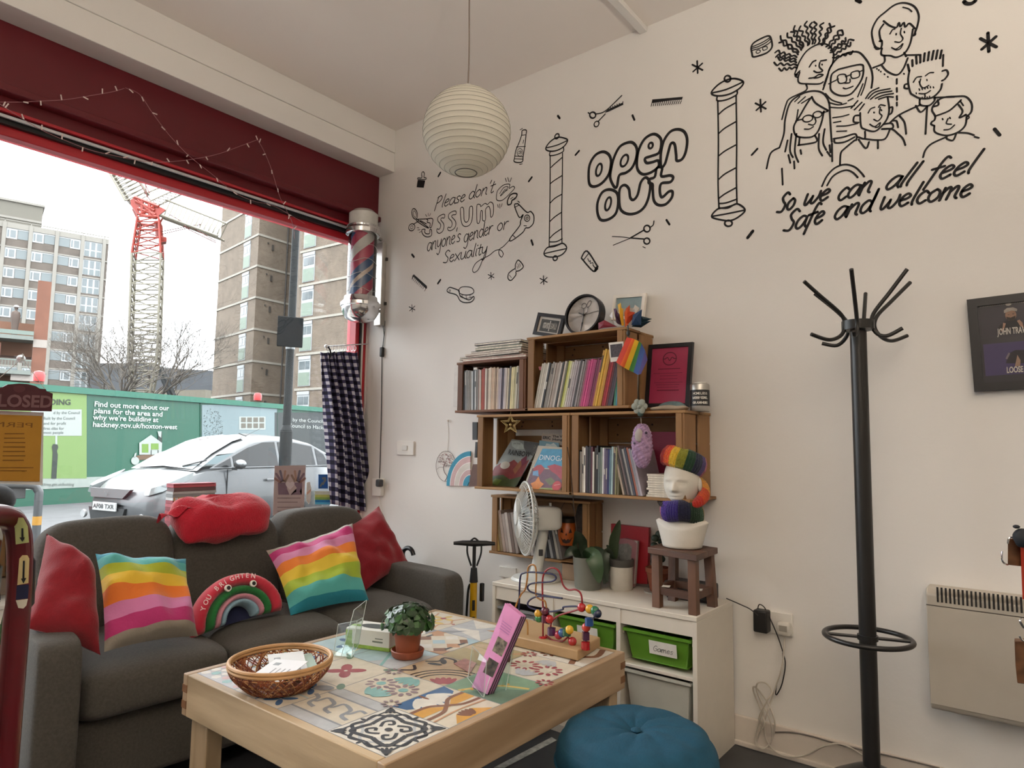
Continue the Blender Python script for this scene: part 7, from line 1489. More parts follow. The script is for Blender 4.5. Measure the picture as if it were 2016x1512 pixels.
# in the lowest crate: pumpkin jar and a dark bag; shelf corner
pj = PX(1117, 1072, 0, -.075)
pk = thing('pumpkin_jar', 'orange glass jar lantern with a carved pumpkin face and black lid', 'jar', tuple(pj))
k_ = .062
MB().lathe([(.0, 0), (.042, 0), (.052, .02), (.054, .06), (.05, .092), (.042, .104), (.04, .112)], pj, 30).build('jar', M('#a3501c', .3, var=.08), pk, smooth=True); MB().lathe([(.044, .106), (.045, .126), (.04, .13), (0, .13)], pj, 30).build('lid', M('#1d1712', .4), pk, smooth=True)
vd = (CAM-pj); a0 = atan2(vd.y, vd.x)-.1
def jf(pts): b = MB(); b.poly([pj+V((.0548*cos(a0+x), .0548*sin(a0+x), z)) for x, z in pts]); b.build('face_cutout', M('#2a120a', .7), pk)
jf([(-.55, .062), (-.25, .06), (-.4, .085)]); jf([(.2, .06), (.5, .062), (.36, .085)]); jf([(-.1, .05), (.08, .05), (0, .062)]); jf([(-.6, .045), (-.3, .028), (-.15, .034), (0, .026), (.15, .034), (.3, .028), (.6, .045), (.3, .016), (0, .012), (-.3, .016)])
b = MB(); b.tube(spline([pj+V((0, .044, .12)), pj+V((0, .03, .18)), V((pj.x, pj.y, .924)), pj+V((0, -.03, .18)), pj+V((0, -.044, .12))], 5), .0012, 4); b.build('wire_handle', BLACK, pk)
b = MB(); cush(b, (-.07, 1.715, .80), None, (.045, .034, .12), .5, 26, 18, .006, 14); tag(b.build('patterned_bag', M('#26201d', .8, var=.8, nscale=60), smooth=True), 'dark patterned bag hanging at the right end of the lowest crate', 'bag')

# ---------------------------------------------------------------- white storage unit with trays
CX0, CX1, CY0, CY1, CZ = -.385, -.02, 1.03, 2.012, .565
SWH = M('#d9d2c6', .45, var=.02); su = thing('storage_unit', 'low white storage unit with pull out trays under the crates', 'storage unit', ((CX0+CX1)/2, (CY0+CY1)/2, 0))
MB().bx(CX0-.002, CX1, CY0, CY1, CZ-.018, CZ).build('top_panel', SWH, su, bev=.002)
MB().bx(CX0, CX1, CY0, CY0+.018, .02, CZ-.018).build('side_panel', SWH, su, bev=.0015); MB().bx(CX0, CX1, CY1-.018, CY1, .02, CZ-.018).build('side_panel', SWH, su, bev=.0015)
for y in (1.683, 1.358): MB().bx(CX0+.001, CX1, y-.009, y+.009, .02, CZ-.018).build('divider', SWH, su)
MB().bx(CX1-.006, CX1, CY0, CY1, .02, CZ-.018).build('back_panel', SWH, su); MB().bx(CX0, CX1, CY0, CY1, .0, .03).build('plinth', SWH, su)
bays = [(1.049, 1.349), (1.367, 1.674), (1.692, 1.993)]
b = MB()
for y0, y1 in bays: MB().bx(CX0+.004, CX0+.016, y0, y1, CZ-.075, CZ-.018).build('front_rail', SWH, su)
for y0, y1 in bays:
    for zz in (CZ-.105, CZ-.23):
        MB().bx(CX0+.02, CX1-.02, y0, y0+.008, zz-.01, zz).bx(CX0+.02, CX1-.02, y1-.008, y1, zz-.01, zz).build('tray_runner', SWH, su)
def tray(label, y0, y1, zt_, h, col, lab=None, txt=None):
    t = thing('storage_tray', label, 'tray', ((CX0+CX1)/2, (y0+y1)/2, zt_-h), 0, 'pull out trays of the white unit'); mt = M(col, .4, var=.04)
    def rr(z, ins): return [V((x, y, z)) for x, y in ((CX0+.008+ins, y0+.012+ins), (CX1-.03-ins, y0+.012+ins), (CX1-.03-ins, y1-.012-ins), (CX0+.008+ins, y1-.012-ins))]
    b = MB(); rings = [b.verts(rr(z, i)) for z, i in ((zt_, -.004), (zt_-.012, -.004), (zt_-.012, .006), (zt_-h, .024))]
    for a in range(3):
        for k in range(4): k2 = (k+1) % 4; b.face((rings[a]+k, rings[a]+k2, rings[a+1]+k2, rings[a+1]+k))
    b.face([rings[3]+k for k in range(4)][::-1]); r2 = [b.verts(rr(z, i)) for z, i in ((zt_, -.004), (zt_, .01), (zt_-h+.004, .028))]
    for a in range(2):
        for k in range(4): k2 = (k+1) % 4; b.face((r2[a]+k, r2[a+1]+k, r2[a+1]+k2, r2[a]+k2))
    b.face([r2[2]+k for k in range(4)]); b.build('tub', mt, t, bev=.003)
    if lab:
        f3 = lambda u, v: V((CX0+.008+.006+.018*(.5-v*.8)-.0032, y0+(y1-y0)*u, zt_-.012-(h-.012)*(1-v)))
        u0, u1 = lab; b = MB(); b.poly([f3(u1, .35), f3(u0, .35), f3(u0, .85), f3(u1, .85)]); pl_ = b.build('paper_label', M('#dedbd4', .6), t)
        if txt:
            b = MB(); L = hand_len(txt); hand(b, txt, lambda u, v: f3(u1-(u1-u0)*(.14+.72*u/L), .47+.12*v)-V((.0006, 0, 0)), .0016, (-1, 0, 0)); b.build('handwriting', M('#2b3038', .7), pl_)
    return t
GT = '#5c8c2a'
tray('green storage tray with a handwritten white label, nearest the ottoman', *bays[0], CZ-.09, .115, GT, (.22, .60), 'Games'); tray('green storage tray with a blank white label in the middle bay', *bays[1], CZ-.09, .115, GT, (.3, .62)); tray('grey storage tray with a lettered label in the bay below the fan', *bays[2], CZ-.105, .115, '#8f9192', (.3, .6), 'Lor')
tray('large milky white storage tub at the bottom of the unit, below the labelled tray', *bays[0], CZ-.245, .2, '#bdbcb2'); 
for y0, y1 in bays[:1]: tag(MB().bx(CX0+.003, CX1-.02, y0, y1, CZ-.235, CZ-.222).build('storage_shelf', SWH, bev=.002), 'white shelf between the labelled green tray and the milky tub', 'shelf')

# fan
fb0 = PX(1053, 1137, 2, CZ); fb0 = V((-.22, 1.885, CZ)); FW = M('#c9cac6', .35, var=.02); fn = thing('desk_fan', 'white desk fan turned to the left on the storage unit', 'fan', tuple(fb0))
MB().lathe([(.115, 0), (.118, .006), (.11, .016), (.05, .026), (.03, .04), (0, .045)], fb0, 40).build('base', FW, fn, smooth=True)
fh = AT(1078, 1021, (fb0-CAM).dot(_fwd)); fh = V((fb0.x, fb0.y, fh.z))
fh += hx*.03; MB().tube([fb0+V((0, 0, .03)), V((fh.x, fh.y, fh.z-.08)), V((fh.x, fh.y, fh.z-.03))], [.029, .024, .027], 18).build('stem', FW, fn, smooth=True)
ax = (-CX+_fwd*-.22); ax.z = .0; ax.normalize(); RA = basis(ax.cross(V((0, 0, 1))).normalized(), V((0, 0, 1)), ax)
if RA.determinant() < 0: RA = basis(-ax.cross(V((0, 0, 1))).normalized(), V((0, 0, 1)), ax)
mc = fh+V((0, 0, 0))
_b = MB(); cush(_b, mc-ax*.012, RA, (.056, .055, .072), .36, 32, 20, 0); _b.tube([mc+V((0, 0, .05))-ax*.035, mc+V((0, 0, .07))-ax*.035], .006, 8).build('motor_housing', FW, fn, smooth=True)
fc = mc+ax*.088; rf = .168
b = MB()
for k in range(56):
    a = 2*pi*k/56; e = V(RA.col[0])*cos(a)+V(RA.col[1])*sin(a)
    b.tube([fc+ax*.04+e*.03, fc+ax*.034+e*.09, fc+ax*.012+e*.15, fc+e*rf], .0019, 4, caps=False); b.tube([fc-ax*.045+e*.05, fc-ax*.04+e*.1, fc-ax*.018+e*.152, fc+e*rf], .0019, 4, caps=False)
b.build('grille', FW, fn)
b = MB()
for r, o in ((rf, 0), (.15, .012), (.09, .034), (.15, -.018), (.1, -.04)): b.tube([fc+ax*o+(V(RA.col[0])*cos(a)+V(RA.col[1])*sin(a))*r for a in [2*pi*k/48 for k in range(48)]], .005 if r == rf else .0014, 6, closed=True)
b.build('grille_ring', FW, fn, smooth=True); MB().lathe([(.034, .035), (.03, .046), (0, .048)], fc, 24, R=RA).build('badge', FW, fn, smooth=True)
for k in range(3):
    b = MB(); a0 = 2*pi*k/3
    def bl_(u, v, a0=a0): r = .025+.115*u; a = a0+(v-.5)*1.25*(.6+.4*sin(u*pi)); return fc+(V(RA.col[0])*cos(a)+V(RA.col[1])*sin(a))*r+ax*(.022*(v-.5))
    b.grid(bl_, 10, 8); b.build('blade', M('#aeb2b2', .3), fn, smooth=True, solid=.002)
MB().box(V((fb0.x, fb0.y, fb0.z+.13))+_rt*.02-_fwd*.02, (.02, .02, .03), Rz(.7)).build('switch', M('#3a3a3c', .4), fn, bev=.003)
# small wooden box behind the orchid, socket on the wall
tag(MB().bx(-.13, -.03, 1.66, 1.80, CZ+.001, CZ+.075).bx(-.135, -.025, 1.655, 1.805, CZ+.075, CZ+.085).build('wooden_box', M('#a18a74', .6, var=.08), bev=.002), 'small pale wooden box behind the orchid pot', 'box')
ws = thing('wall_socket', 'white wall socket just above the fan base', 'socket', tuple(PX(1000, 1135, 0, 0))); ya_, yb_ = PX(985, 1118, 0, 0).y, PX(1018, 1120, 0, 0).y; MB().bx(-.01, 0, yb_, ya_, PX(1000, 1137, 0, 0).z, PX(1000, 1116, 0, 0).z).build('plate', WPLAS, ws, bev=.002)
# orchid
def leaf(b, pts, wds, nrm, n=6, cup=.25):
    pts = spline([V(p) for p in pts], n); N = len(pts); nrm = V(nrm); rows = []
    for i, p in enumerate(pts):
        t = (pts[min(i+1, N-1)]-pts[max(i-1, 0)]).normalized(); s = t.cross(nrm).normalized(); n2 = s.cross(t); f_ = i/(N-1)*(len(wds)-1); k = min(int(f_), len(wds)-2); wd = wds[k]+(wds[k+1]-wds[k])*(f_-k)
        rows.append(b.verts([p-s*wd+n2*wd*cup, p-s*wd*.5+n2*wd*cup*.3, p, p+s*wd*.5+n2*wd*cup*.3, p+s*wd+n2*wd*cup]))
    for i in range(N-1):
        for k in range(4): b.face((rows[i]+k, rows[i+1]+k, rows[i+1]+k+1, rows[i]+k+1))
OL = M('#2c3a2b', .35, var=.15, spec=.6); OL2 = M('#3c5538', .35, var=.15, spec=.6)
po_ = PX(1153, 1163, 2, CZ)+V((.05, .02, 0)); po_.z = CZ; orc = thing('potted_orchid', 'orchid with broad drooping leaves in a grey green pot', 'plant', tuple(po_)); do = (po_-CAM).dot(_fwd); qa = lambda x, y, d=0: AT(x, y, do+d)
MB().lathe([(0, .0), (.054, 0), (.058, .01), (.066, .132), (.066, .138), (.061, .138), (.059, .115), (0, .112)], po_, 32).build('pot', M('#71726a', .5, var=.05), orc, smooth=True)
b = MB(); leaf(b, [qa(1150, 1094, 0), qa(1165, 1092, -.06), qa(1174, 1115, -.09), qa(1180, 1148, -.09)], [.005, .032, .036, .028, .004], -_fwd); b.build('leaf', OL2, orc, smooth=True)
for pts, w_ in (([qa(1148, 1098), qa(1142, 1075), qa(1138, 1058, -.02), qa(1132, 1046, -.04)], [.01, .03, .034, .022, .003]), ([qa(1150, 1098, .02), qa(1172, 1088, .02), qa(1188, 1105, .0), qa(1190, 1150, -.02)], [.008, .026, .03, .026, .004]), ([qa(1142, 1098), qa(1130, 1085, -.04), qa(1120, 1088, -.05), qa(1112, 1096, -.05)], [.006, .02, .02, .014, .003]), ([qa(1152, 1096), qa(1164, 1082, -.02), qa(1170, 1078, -.03)], [.006, .016, .012, .003])):
    b = MB(); leaf(b, pts, w_, -_fwd+V((0, 0, .3))); b.build('leaf', OL, orc, smooth=True)
b = MB(); b.tube(spline([qa(1140, 1100), qa(1136, 1050, -.01), qa(1130, 1000, -.02), qa(1124, 930, -.03), qa(1117, 880, -.04)], 5), .0022, 6); b.build('flower_spike', M('#3a2a1e', .6), orc); MB().lathe([(0, .122), (.058, .122)], po_, 20).build('bark', M('#3a3029', .9, var=.4, nscale=80), orc)
# white pot with an upright leaf
wp_ = V((-.13, 1.485, CZ)); wpt = thing('potted_plant', 'white crackled pot with one upright dark leaf in front of the red folder', 'plant', tuple(wp_)); dq = (wp_-CAM).dot(_fwd); qb = lambda x, y, d=0: AT(x, y, dq+d)
MB().lathe([(0, 0), (.046, 0), (.05, .006), (.052, .1), (.048, .106)], wp_, 30).build('pot', M('#c3bfb5', .45, var=.08), wpt, smooth=True); MB().lathe([(.053, .1), (.055, .104), (.055, .13), (.05, .132), (.048, .118), (0, .116)], wp_, 30).build('rim_band', M('#4d4b48', .6), wpt, smooth=True)
b = MB(); leaf(b, [qb(1212, 1100), qb(1208, 1070), qb(1214, 1045), qb(1220, 1024)], [.006, .022, .022, .016, .002], -_fwd); b.build('leaf', M('#2b3a22', .4, var=.15), wpt, smooth=True)
b = MB(); leaf(b, [qb(1208, 1100), qb(1195, 1085, -.04), qb(1192, 1110, -.06), qb(1196, 1145, -.06)], [.006, .016, .016, .012, .003], -_fwd); leaf(b, [qb(1206, 1095, .0), qb(1198, 1078, -.0), qb(1194, 1073)], [.004, .008, .002], -_fwd); b.build('leaf', OL, wpt, smooth=True)
# red folder, pink framed booklet, terracotta pot with cactus
b = MB(); b.prism([PX(x, y, 0, -.06) for x, y in ((1203, 1031), (1277, 1039), (1274, 1150), (1202, 1146))], (.02, 0, 0)); tag(b.build('red_folder', M('#94101f', .45, var=.05)), 'tall red folder leaning on the wall behind the pots', 'folder')
bk2 = thing('booklet', 'booklet with a pink and grey cover and rounded corner, leaning on the red folder', 'booklet', tuple(PX(1230, 1150, 0, -.10))); b = MB(); b.prism([PX(x, y, 0, -.09) for x, y in ((1206, 1062), (1230, 1060), (1248, 1064), (1254, 1070), (1247, 1156), (1204, 1150))], (.02, 0, 0)); b.build('cover', M('#8d5e62', .5), bk2); b = MB(); b.poly([PX(x, y, 0, -.091) for x, y in ((1208, 1072), (1236, 1070), (1244, 1076), (1242, 1105), (1207, 1102))]); b.build('grey_print', M('#6f6d68', .6, var=.3, nscale=60), bk2); b = MB(); b.prism([PX(x, y, 0, -.0895) for x, y in ((1248, 1064), (1255, 1066), (1249, 1150), (1246, 1150))], (.018, 0, 0)); b.build('spine', M('#a5a09c', .5), bk2)
tp_ = V((-.085, 1.33, CZ)); tpt = thing('potted_cactus', 'terracotta pot with a knobbly dark green cactus behind the stool', 'plant', tuple(tp_)); MB().lathe([(0, 0), (.034, 0), (.05, .085), (.054, .087), (.055, .105), (.05, .107), (.046, .095), (0, .092)], tp_, 28).build('pot', M('#8a4f38', .7, var=.08), tpt, smooth=True); MB().lathe([(0, .001), (.06, .001), (.063, .008), (0, .006)], tp_+V((0, 0, -.0005)), 26).build('saucer', M('#b9b6ae', .5), tpt, smooth=True)
b = MB()
for k in range(9): b.sph(tp_+V((rnd.gauss(0, .014), rnd.gauss(.005, .018), .11+.019*k*.9)), (.018, .018, .016), 10, 7)
b.build('cactus', M('#27352a', .6, var=.25, nscale=60), tpt, smooth=True)
# stool with a mannequin head
WAL = M_wood('dark_stool_wood', '#5f4030', '#3f291e', 1, 8, .5); WALZ = M_wood('dark_stool_leg', '#66442f', '#402a1d', 2, 8, .5); SH = CZ+.222
Lg = [(-.332, 1.212), (-.351, 1.054), (-.178, 1.052), (-.184, 1.216)]; scx = sum(p[0] for p in Lg)/4; scy = sum(p[1] for p in Lg)/4
st2 = thing('stool', 'small dark wooden stool standing on the storage unit', 'stool', (scx, scy, CZ))
seat = [PX(1275, 1077, 2, SH), PX(1372, 1093, 2, SH), PX(1413, 1078, 2, SH)]; seat.append(seat[0]+seat[2]-seat[1]); b = MB(); b.prism([p-V((0, 0, .024)) for p in seat], (0, 0, .024)); b.build('seat', WAL, st2, bev=.002)
sc_ = sum(seat, V())/4
for (x, y), s in zip(Lg, (seat[0], seat[1], seat[2], seat[3])):
    top = s*.74+sc_*.26; top.z = SH-.024; bt_ = V((x, y, CZ)); b = MB(); w2 = .0165; 
    b.prism([bt_+V((-w2, -w2, 0)), bt_+V((w2, -w2, 0)), bt_+V((w2, w2, 0)), bt_+V((-w2, w2, 0))], V((top.x-x, top.y-y, SH-.024-CZ))); b.build('leg', WALZ, st2, bev=.0015)
def lp2(i, t): x, y = Lg[i]; s = seat[i]*.74+sc_*.26; return V((x+(s.x-x)*t, y+(s.y-y)*t, CZ+(SH-.024-CZ)*t))
for i, j in ((0, 1), (1, 2), (2, 3), (3, 0)):
    a, e = lp2(i, .32), lp2(j, .32); d = (e-a).normalized(); n2 = V((-d.y, d.x, 0)); b = MB(); b.prism([a+n2*.009+V((0, 0, -.014)), a-n2*.009+V((0, 0, -.014)), a-n2*.009+V((0, 0, .014)), a+n2*.009+V((0, 0, .014))], e-a); b.build('stretcher', WAL, st2)
for i, j in ((0, 1), (1, 2)):
    a, e = lp2(i, .36), lp2(j, .36); b = MB(); m_ = a*.75+e*.25; b.box(m_+V((0, 0, .011)), (.035, .03, .0012), Rz(.3)); b.build('paper_tag', M('#c9c4ba', .6), st2)
hx0 = V((sc_.x-.005, sc_.y, SH)); mh = thing('mannequin_head', 'white foam mannequin head and shoulders on the dark stool', 'mannequin head', tuple(hx0)); FOAM = M('#d3cec4', .75, var=.03, bump=.1, bscale=200)
vd = (CAM-hx0); va = atan2(vd.y, vd.x); fa_ = va-.36                       # the face looks a little left of the camera
RF = Rz(fa_); kx = (seat[1]-seat[0]).length
def bust(u, v):
    a = u*2*pi
    P_ = [(.062, .060, 0), (.078, .070, .004), (.088, .072, .04), (.102, .07, .085), (.108, .066, .104), (.096, .058, .112), (.06, .048, .108), (.048, .047, .125), (.047, .05, .165), (.046, .05, .20)]
    f_ = v*(len(P_)-1); k = min(int(f_), len(P_)-2); t = f_-k; r = [P_[k][i]+(P_[k+1][i]-P_[k][i])*t for i in range(3)]
    z = r[2]; 
    if .3 < v < .62: z -= .026*max(0, cos(a))**2*(1-abs(v-.46)/.16)
    return hx0+RF @ V((r[1]*cos(a), r[0]*sin(a), z))
b = MB(); b.grid(bust, 56, 36, cu=True)
hc_ = hx0+V((0, 0, .258)); G2 = lambda x, s: math.exp(-(x/s)**2)
def headf(u, v):
    th = pi*(1-v); a = (u-.5)*2*pi; z = cos(th); sn_ = sin(th)
    w_ = .070*(1-.46*max(0, -z)**1.5); d = .090
    x = d*sn_*cos(a); y = w_*sn_*sin(a); zz = .122*z
    fr_ = max(0, cos(a))
    if fr_ > 0:
        x *= 1-.10*fr_*(abs(z) < 1)*(.5+.5*G2(z+.1, .6)); ya = y/.07; xx = 0
        xx += .030*G2(ya, .17)*(max(0, min(1, (.10-z)/.32)) if z > -.24 else max(0, 1-(-.24-z)/.05))*1.0
        xx += .005*G2(z-.13, .06)*G2(abs(ya)-.4, .35)                               # brow
        xx -= .010*G2(z-.0, .07)*(G2(ya-.42, .2)+G2(ya+.42, .2))                    # eye sockets
        xx += .006*G2(z+.01, .035)*(G2(ya-.42, .17)+G2(ya+.42, .17))                # eyelids
        xx += .006*G2(z+.40, .035)*G2(ya, .3)+.007*G2(z+.49, .04)*G2(ya, .26)-.005*G2(z+.445, .016)*G2(ya, .32)
        xx -= .006*G2(z+.60, .05)*G2(ya, .3); xx += .012*G2(z+.76, .13)*G2(ya, .35); xx += .004*G2(z+.2, .15)*(G2(ya-.6, .25)+G2(ya+.6, .25))
        x += xx*fr_
    return hc_+RF @ V((x, y, zz))
b.grid(headf, 96, 84, cu=True)
for s in (-1, 1): b.sph(hc_+RF @ V((-.012, s*.071, -.005)), (.016, .008, .028), 14, 9, RF)
b.build('head_and_bust', FOAM, mh, smooth=True, angle=120)
# rainbow knitted beret-like band, and a snood round the neck
def M_knit(c): return M(c, .95, var=.2, nscale=150, bump=.7, bscale=220, sheen=.2)
KC = ['#8a1a20', '#b81820', '#d8501c', '#d8b030', '#8a8a2a', '#17402a', '#17203c', '#4a3a78', '#b8667e', '#7f93a5', '#3a2620', '#3a2620', '#5a2a20', '#5a2a20', '#6a2020', '#6a2020', '#8a1a20']
ht = thing('knitted_hat', 'rainbow striped knitted hat on the mannequin head', 'hat', tuple(hc_+V((0, 0, .05)))); hcx = hc_+RF @ V((-.014, 0, .078))
def hatf(u, v, R=1.0):
    a = (u-.5)*2*pi; P_ = [(.88, -.034), (1.08, -.026), (1.2, .0), (1.18, .026), (1.02, .05), (.7, .058), (.3, .056), (.0, .054)]; f_ = v*(len(P_)-1); k = min(int(f_), len(P_)-2); t = f_-k; t = t*t*(3-2*t)
    r = P_[k][0]+(P_[k+1][0]-P_[k][0])*t; z = P_[k][1]+(P_[k+1][1]-P_[k][1])*t; rib = 1+.022*sin(a*44)*(v < .7)
    p = V((.088*r*rib*cos(a), .077*r*rib*sin(a), z)); tilt = Ry(-.22) @ Rx(-.26) @ p; return hcx+RF @ tilt
nk = len(KC); b = MB(); start = len(b.f); b.grid(hatf, 144, 34, cu=True)
def stripe_ix(col, n_, k0, step, num): dl_ = ((col+.5)/n_-.5)*360+math.degrees(fa_-va); dl_ = (dl_+180) % 360-180; return int((dl_-k0)//step) % num
for i in range(len(b.f)): b.m[i] = stripe_ix(i % 144, 144, -100, 22, nk)
b.build('knit', [M_knit(c) for c in KC], ht, smooth=True, angle=120)
sn = thing('knitted_snood', 'rainbow striped knitted snood round the neck of the mannequin head', 'scarf', tuple(hx0+V((0, 0, .12)))); sc0 = hx0+V((0, 0, .146))
SC = ['#c26f80', '#4a2f96', '#33247a', '#171b3c', '#16331f', '#1d4628', '#c49a22', '#d08a1c', '#c84a18', '#b01f18', '#c26f80', '#d08a98']
def snf(u, v):
    a = (u-.5)*2*pi; ph = v*2*pi; rr2 = .066+.026*cos(ph)*(.9+.25*sin(a*2+1)); z = .042*sin(ph)-.004+.010*cos(a*1.0+.6)+.006*sin(a*3); rib = 1+.035*sin(a*52); return sc0+RF @ V((rr2*rib*1.05*cos(a), rr2*rib*1.02*sin(a), z))
b = MB(); b.grid(snf, 156, 20, cu=True, cv=True)
for i in range(len(b.f)): b.m[i] = stripe_ix(i % 156, 156, -100, 30, 12)
b.build('lower_roll', [M_knit(c) for c in SC], sn, smooth=True, angle=120)
def snf2(u, v):
    a = (u-.5)*2*pi; ph = v*2*pi; back = (1-cos(a))/2; rr2 = .068+.020*cos(ph)+.012*back; z = .052+.034*sin(ph)*(.35+.9*back)+.050*back-.040*(1-back); rib = 1+.03*sin(a*52); return sc0+RF @ V((rr2*rib*1.08*cos(a)-.012, rr2*rib*1.1*sin(a), z))
S2 = ['#2c1d16', '#1e1512', '#231612', '#a82418', '#b8281a', '#c8481a', '#d8902a', '#d4a040', '#4a3a20', '#2c1d16', '#1e1512', '#1e1512']
b = MB(); b.grid(snf2, 156, 18, cu=True, cv=True)
for i in range(len(b.f)): b.m[i] = stripe_ix(i % 156, 156, -100, 30, 12)
b.build('upper_roll', [M_knit(c) for c in S2], sn, smooth=True, angle=120)
# black clock radio
ra = thing('radio', 'black table radio with a dark front behind the stool', 'radio', (-.10, 1.14, CZ)); b = MB(); b.bx(-.16, -.05, 1.075, 1.27, CZ+.006, CZ+.07); b.build('case', M('#232324', .5), ra, bev=.008); MB().bx(-.163, -.159, 1.085, 1.15, CZ+.014, CZ+.06).build('screen', M('#0a0a0b', .1), ra); MB().bx(-.15, -.06, 1.08, 1.26, CZ+.0005, CZ+.007).build('foot', BLACK, ra)
# ---------------------------------------------------------------- paper lantern
lc = AT(919, 260, 2.62); rl = 86/FPX*2.62*1.0
pl = thing('paper_lantern', 'white round ribbed paper lantern hanging from the ceiling', 'lantern', tuple(lc+V((0, 0, -rl))))
def M_paper():
    m = bpy.data.materials.new('lantern_paper'); m.use_nodes = True; n = m.node_tree; b = n.nodes['Principled BSDF']; b.inputs['Base Color'].default_value = hexc('#e2dfd4'); b.inputs['Roughness'].default_value = .85
    t = n.nodes.new('ShaderNodeTexCoord'); ns = n.nodes.new('ShaderNodeTexNoise'); ns.inputs['Scale'].default_value = 28; bp = n.nodes.new('ShaderNodeBump'); bp.inputs['Strength'].default_value = .25; bp.inputs['Distance'].default_value = .006
    n.links.new(t.outputs['Object'], ns.inputs['Vector']); n.links.new(ns.outputs[0], bp.inputs['Height']); n.links.new(bp.outputs[0], b.inputs['Normal'])
    tr_ = n.nodes.new('ShaderNodeBsdfTranslucent'); tr_.inputs[0].default_value = hexc('#ece8dc'); x = n.nodes.new('ShaderNodeMixShader'); x.inputs[0].default_value = .35
    n.links.new(b.outputs[0], x.inputs[1]); n.links.new(tr_.outputs[0], x.inputs[2]); n.links.new(x.outputs[0], n.nodes['Material Output'].inputs[0]); return m
NR = 20
def lf(u, v):
    a = u*2*pi; t = .24+(pi-.49)*v; ph = (v*NR) % 1.0; k = 1-.012*sin(ph*pi)
    return lc+V((rl*k*sin(t)*cos(a), rl*k*sin(t)*sin(a), rl*cos(t)*1.0))
b = MB(); b.grid(lf, 64, NR*5, cu=True); b.build('paper_shade', M_paper(), pl, smooth=True, angle=120)
b = MB()
for k in range(NR+1):
    t = .24+(pi-.49)*k/NR; sh = .02*sin(k*1.7); b.tube([lc+V((rl*1.002*sin(t)*cos(a), rl*1.002*sin(t)*sin(a), rl*cos(t)+sh*.06*cos(a+k))) for a in [2*pi*q/56 for q in range(56)]], .0011, 4, closed=True)
b.build('wire_ribs', M('#a8a498', .7), pl)
b = MB(); t = .24+(pi-.49); b.tube([lc+V((rl*sin(t)*cos(a), rl*sin(t)*sin(a), rl*cos(t))) for a in [2*pi*q/32 for q in range(32)]], .0022, 5, closed=True); b.build('rim_wire', M('#55534e', .5), pl)
b = MB(); b.tube(spline([lc+V((0, 0, rl*.95)), lc+V((.004, 0, rl+.15)), lc+V((-.002, .0, rl+.4)), V((lc.x, lc.y, CH-.001))], 6), .003, 6); b.build('cord', M('#7d6f66', .6), pl)
MB().lathe([(0, -.04), (.02, -.04), (.02, .03), (0, .035)], lc+V((0, 0, rl*.93)), 12).build('lamp_holder', WPLAS, pl)
# ---------------------------------------------------------------- coat stand
cx_ = -.25; CS0 = PX(1716, 1500, 0, cx_); KM = M('#2a2928', .32, .3, var=.04)
CST = PX(1689, 640, 0, cx_)
csx, csy = (CS0.x+CST.x)/2, (CS0.y+CST.y)/2
co = thing('coat_stand', 'black metal coat stand with curved hooks and an umbrella ring', 'coat stand', (csx, csy, 0))
MB().lathe([(.19, 0), (.195, .012), (.185, .03), (.13, .10), (.06, .142), (.03, .155), (0, .157)], (csx, csy, 0), 48).build('base', KM, co, smooth=True)
MB().tube([V((csx, CS0.y, .14)), V((csx, CST.y, CST.z+.01))], .0265, 24).build('pole', KM, co, smooth=True)
dcs = (V((csx, csy, CST.z))-CAM).dot(_fwd); qh = lambda x, y, d=0: AT(x, y, dcs+d)
cz_ = CST.z
MB().lathe([(.034, -.022), (.052, -.018), (.052, .014), (.03, .018), (0, .018)], (csx, CST.y, cz_), 32).build('collar', KM, co, smooth=True)
for pts in (([(1583, 554, -.02), (1612, 580, -.01), (1655, 618, .0), (1663, 640, .0), (1656, 660, -.01), (1632, 669, -.02), (1597, 658, -.03)]), ([(1604, 578, .10), (1650, 615, .06), (1670, 640, .04), (1667, 662, .06), (1648, 680, .08), (1618, 676, .10)]), ([(1676, 530, -.14), (1683, 590, -.08), (1687, 630, -.055), (1687, 652, -.06), (1683, 660, -.08), (1681, 652, -.09)]), ([(1704, 578, .14), (1702, 610, .08), (1700, 640, .055)]), ([(1786, 530, -.06), (1752, 575, -.04), (1720, 617, -.02), (1717, 640, -.02), (1727, 657, -.03), (1747, 661, -.05), (1777, 646, -.07)]), ([(1792, 556, .06), (1755, 593, .04), (1727, 622, .02), (1722, 645, .02), (1736, 664, .03), (1757, 671, .05), (1786, 661, .07)])):
    b = MB(); b.tube(spline([qh(*p) for p in pts], 6), .0068, 10); b.build('hook', KM, co, smooth=True)
rg = PX(1715, 1256, 0, cx_); ys_ = CS0.y+(CST.y-CS0.y)*(rg.z-.14)/(CST.z-.14)
rgc = V((csx, ys_, rg.z)); b = MB(); b.tube([rgc+V((.132*cos(a), .132*sin(a), 0)) for a in [2*pi*k/56 for k in range(56)]], .0085, 12, closed=True); b.build('umbrella_ring', KM, co, smooth=True)
a_ = atan2(_rt.y, _rt.x); b = MB(); b.box(rgc, (.26, .022, .006), Rz(a_-.35)); b.lathe([(.032, -.008), (.032, .008)], rgc, 20); b.build('ring_bar', KM, co, smooth=True)
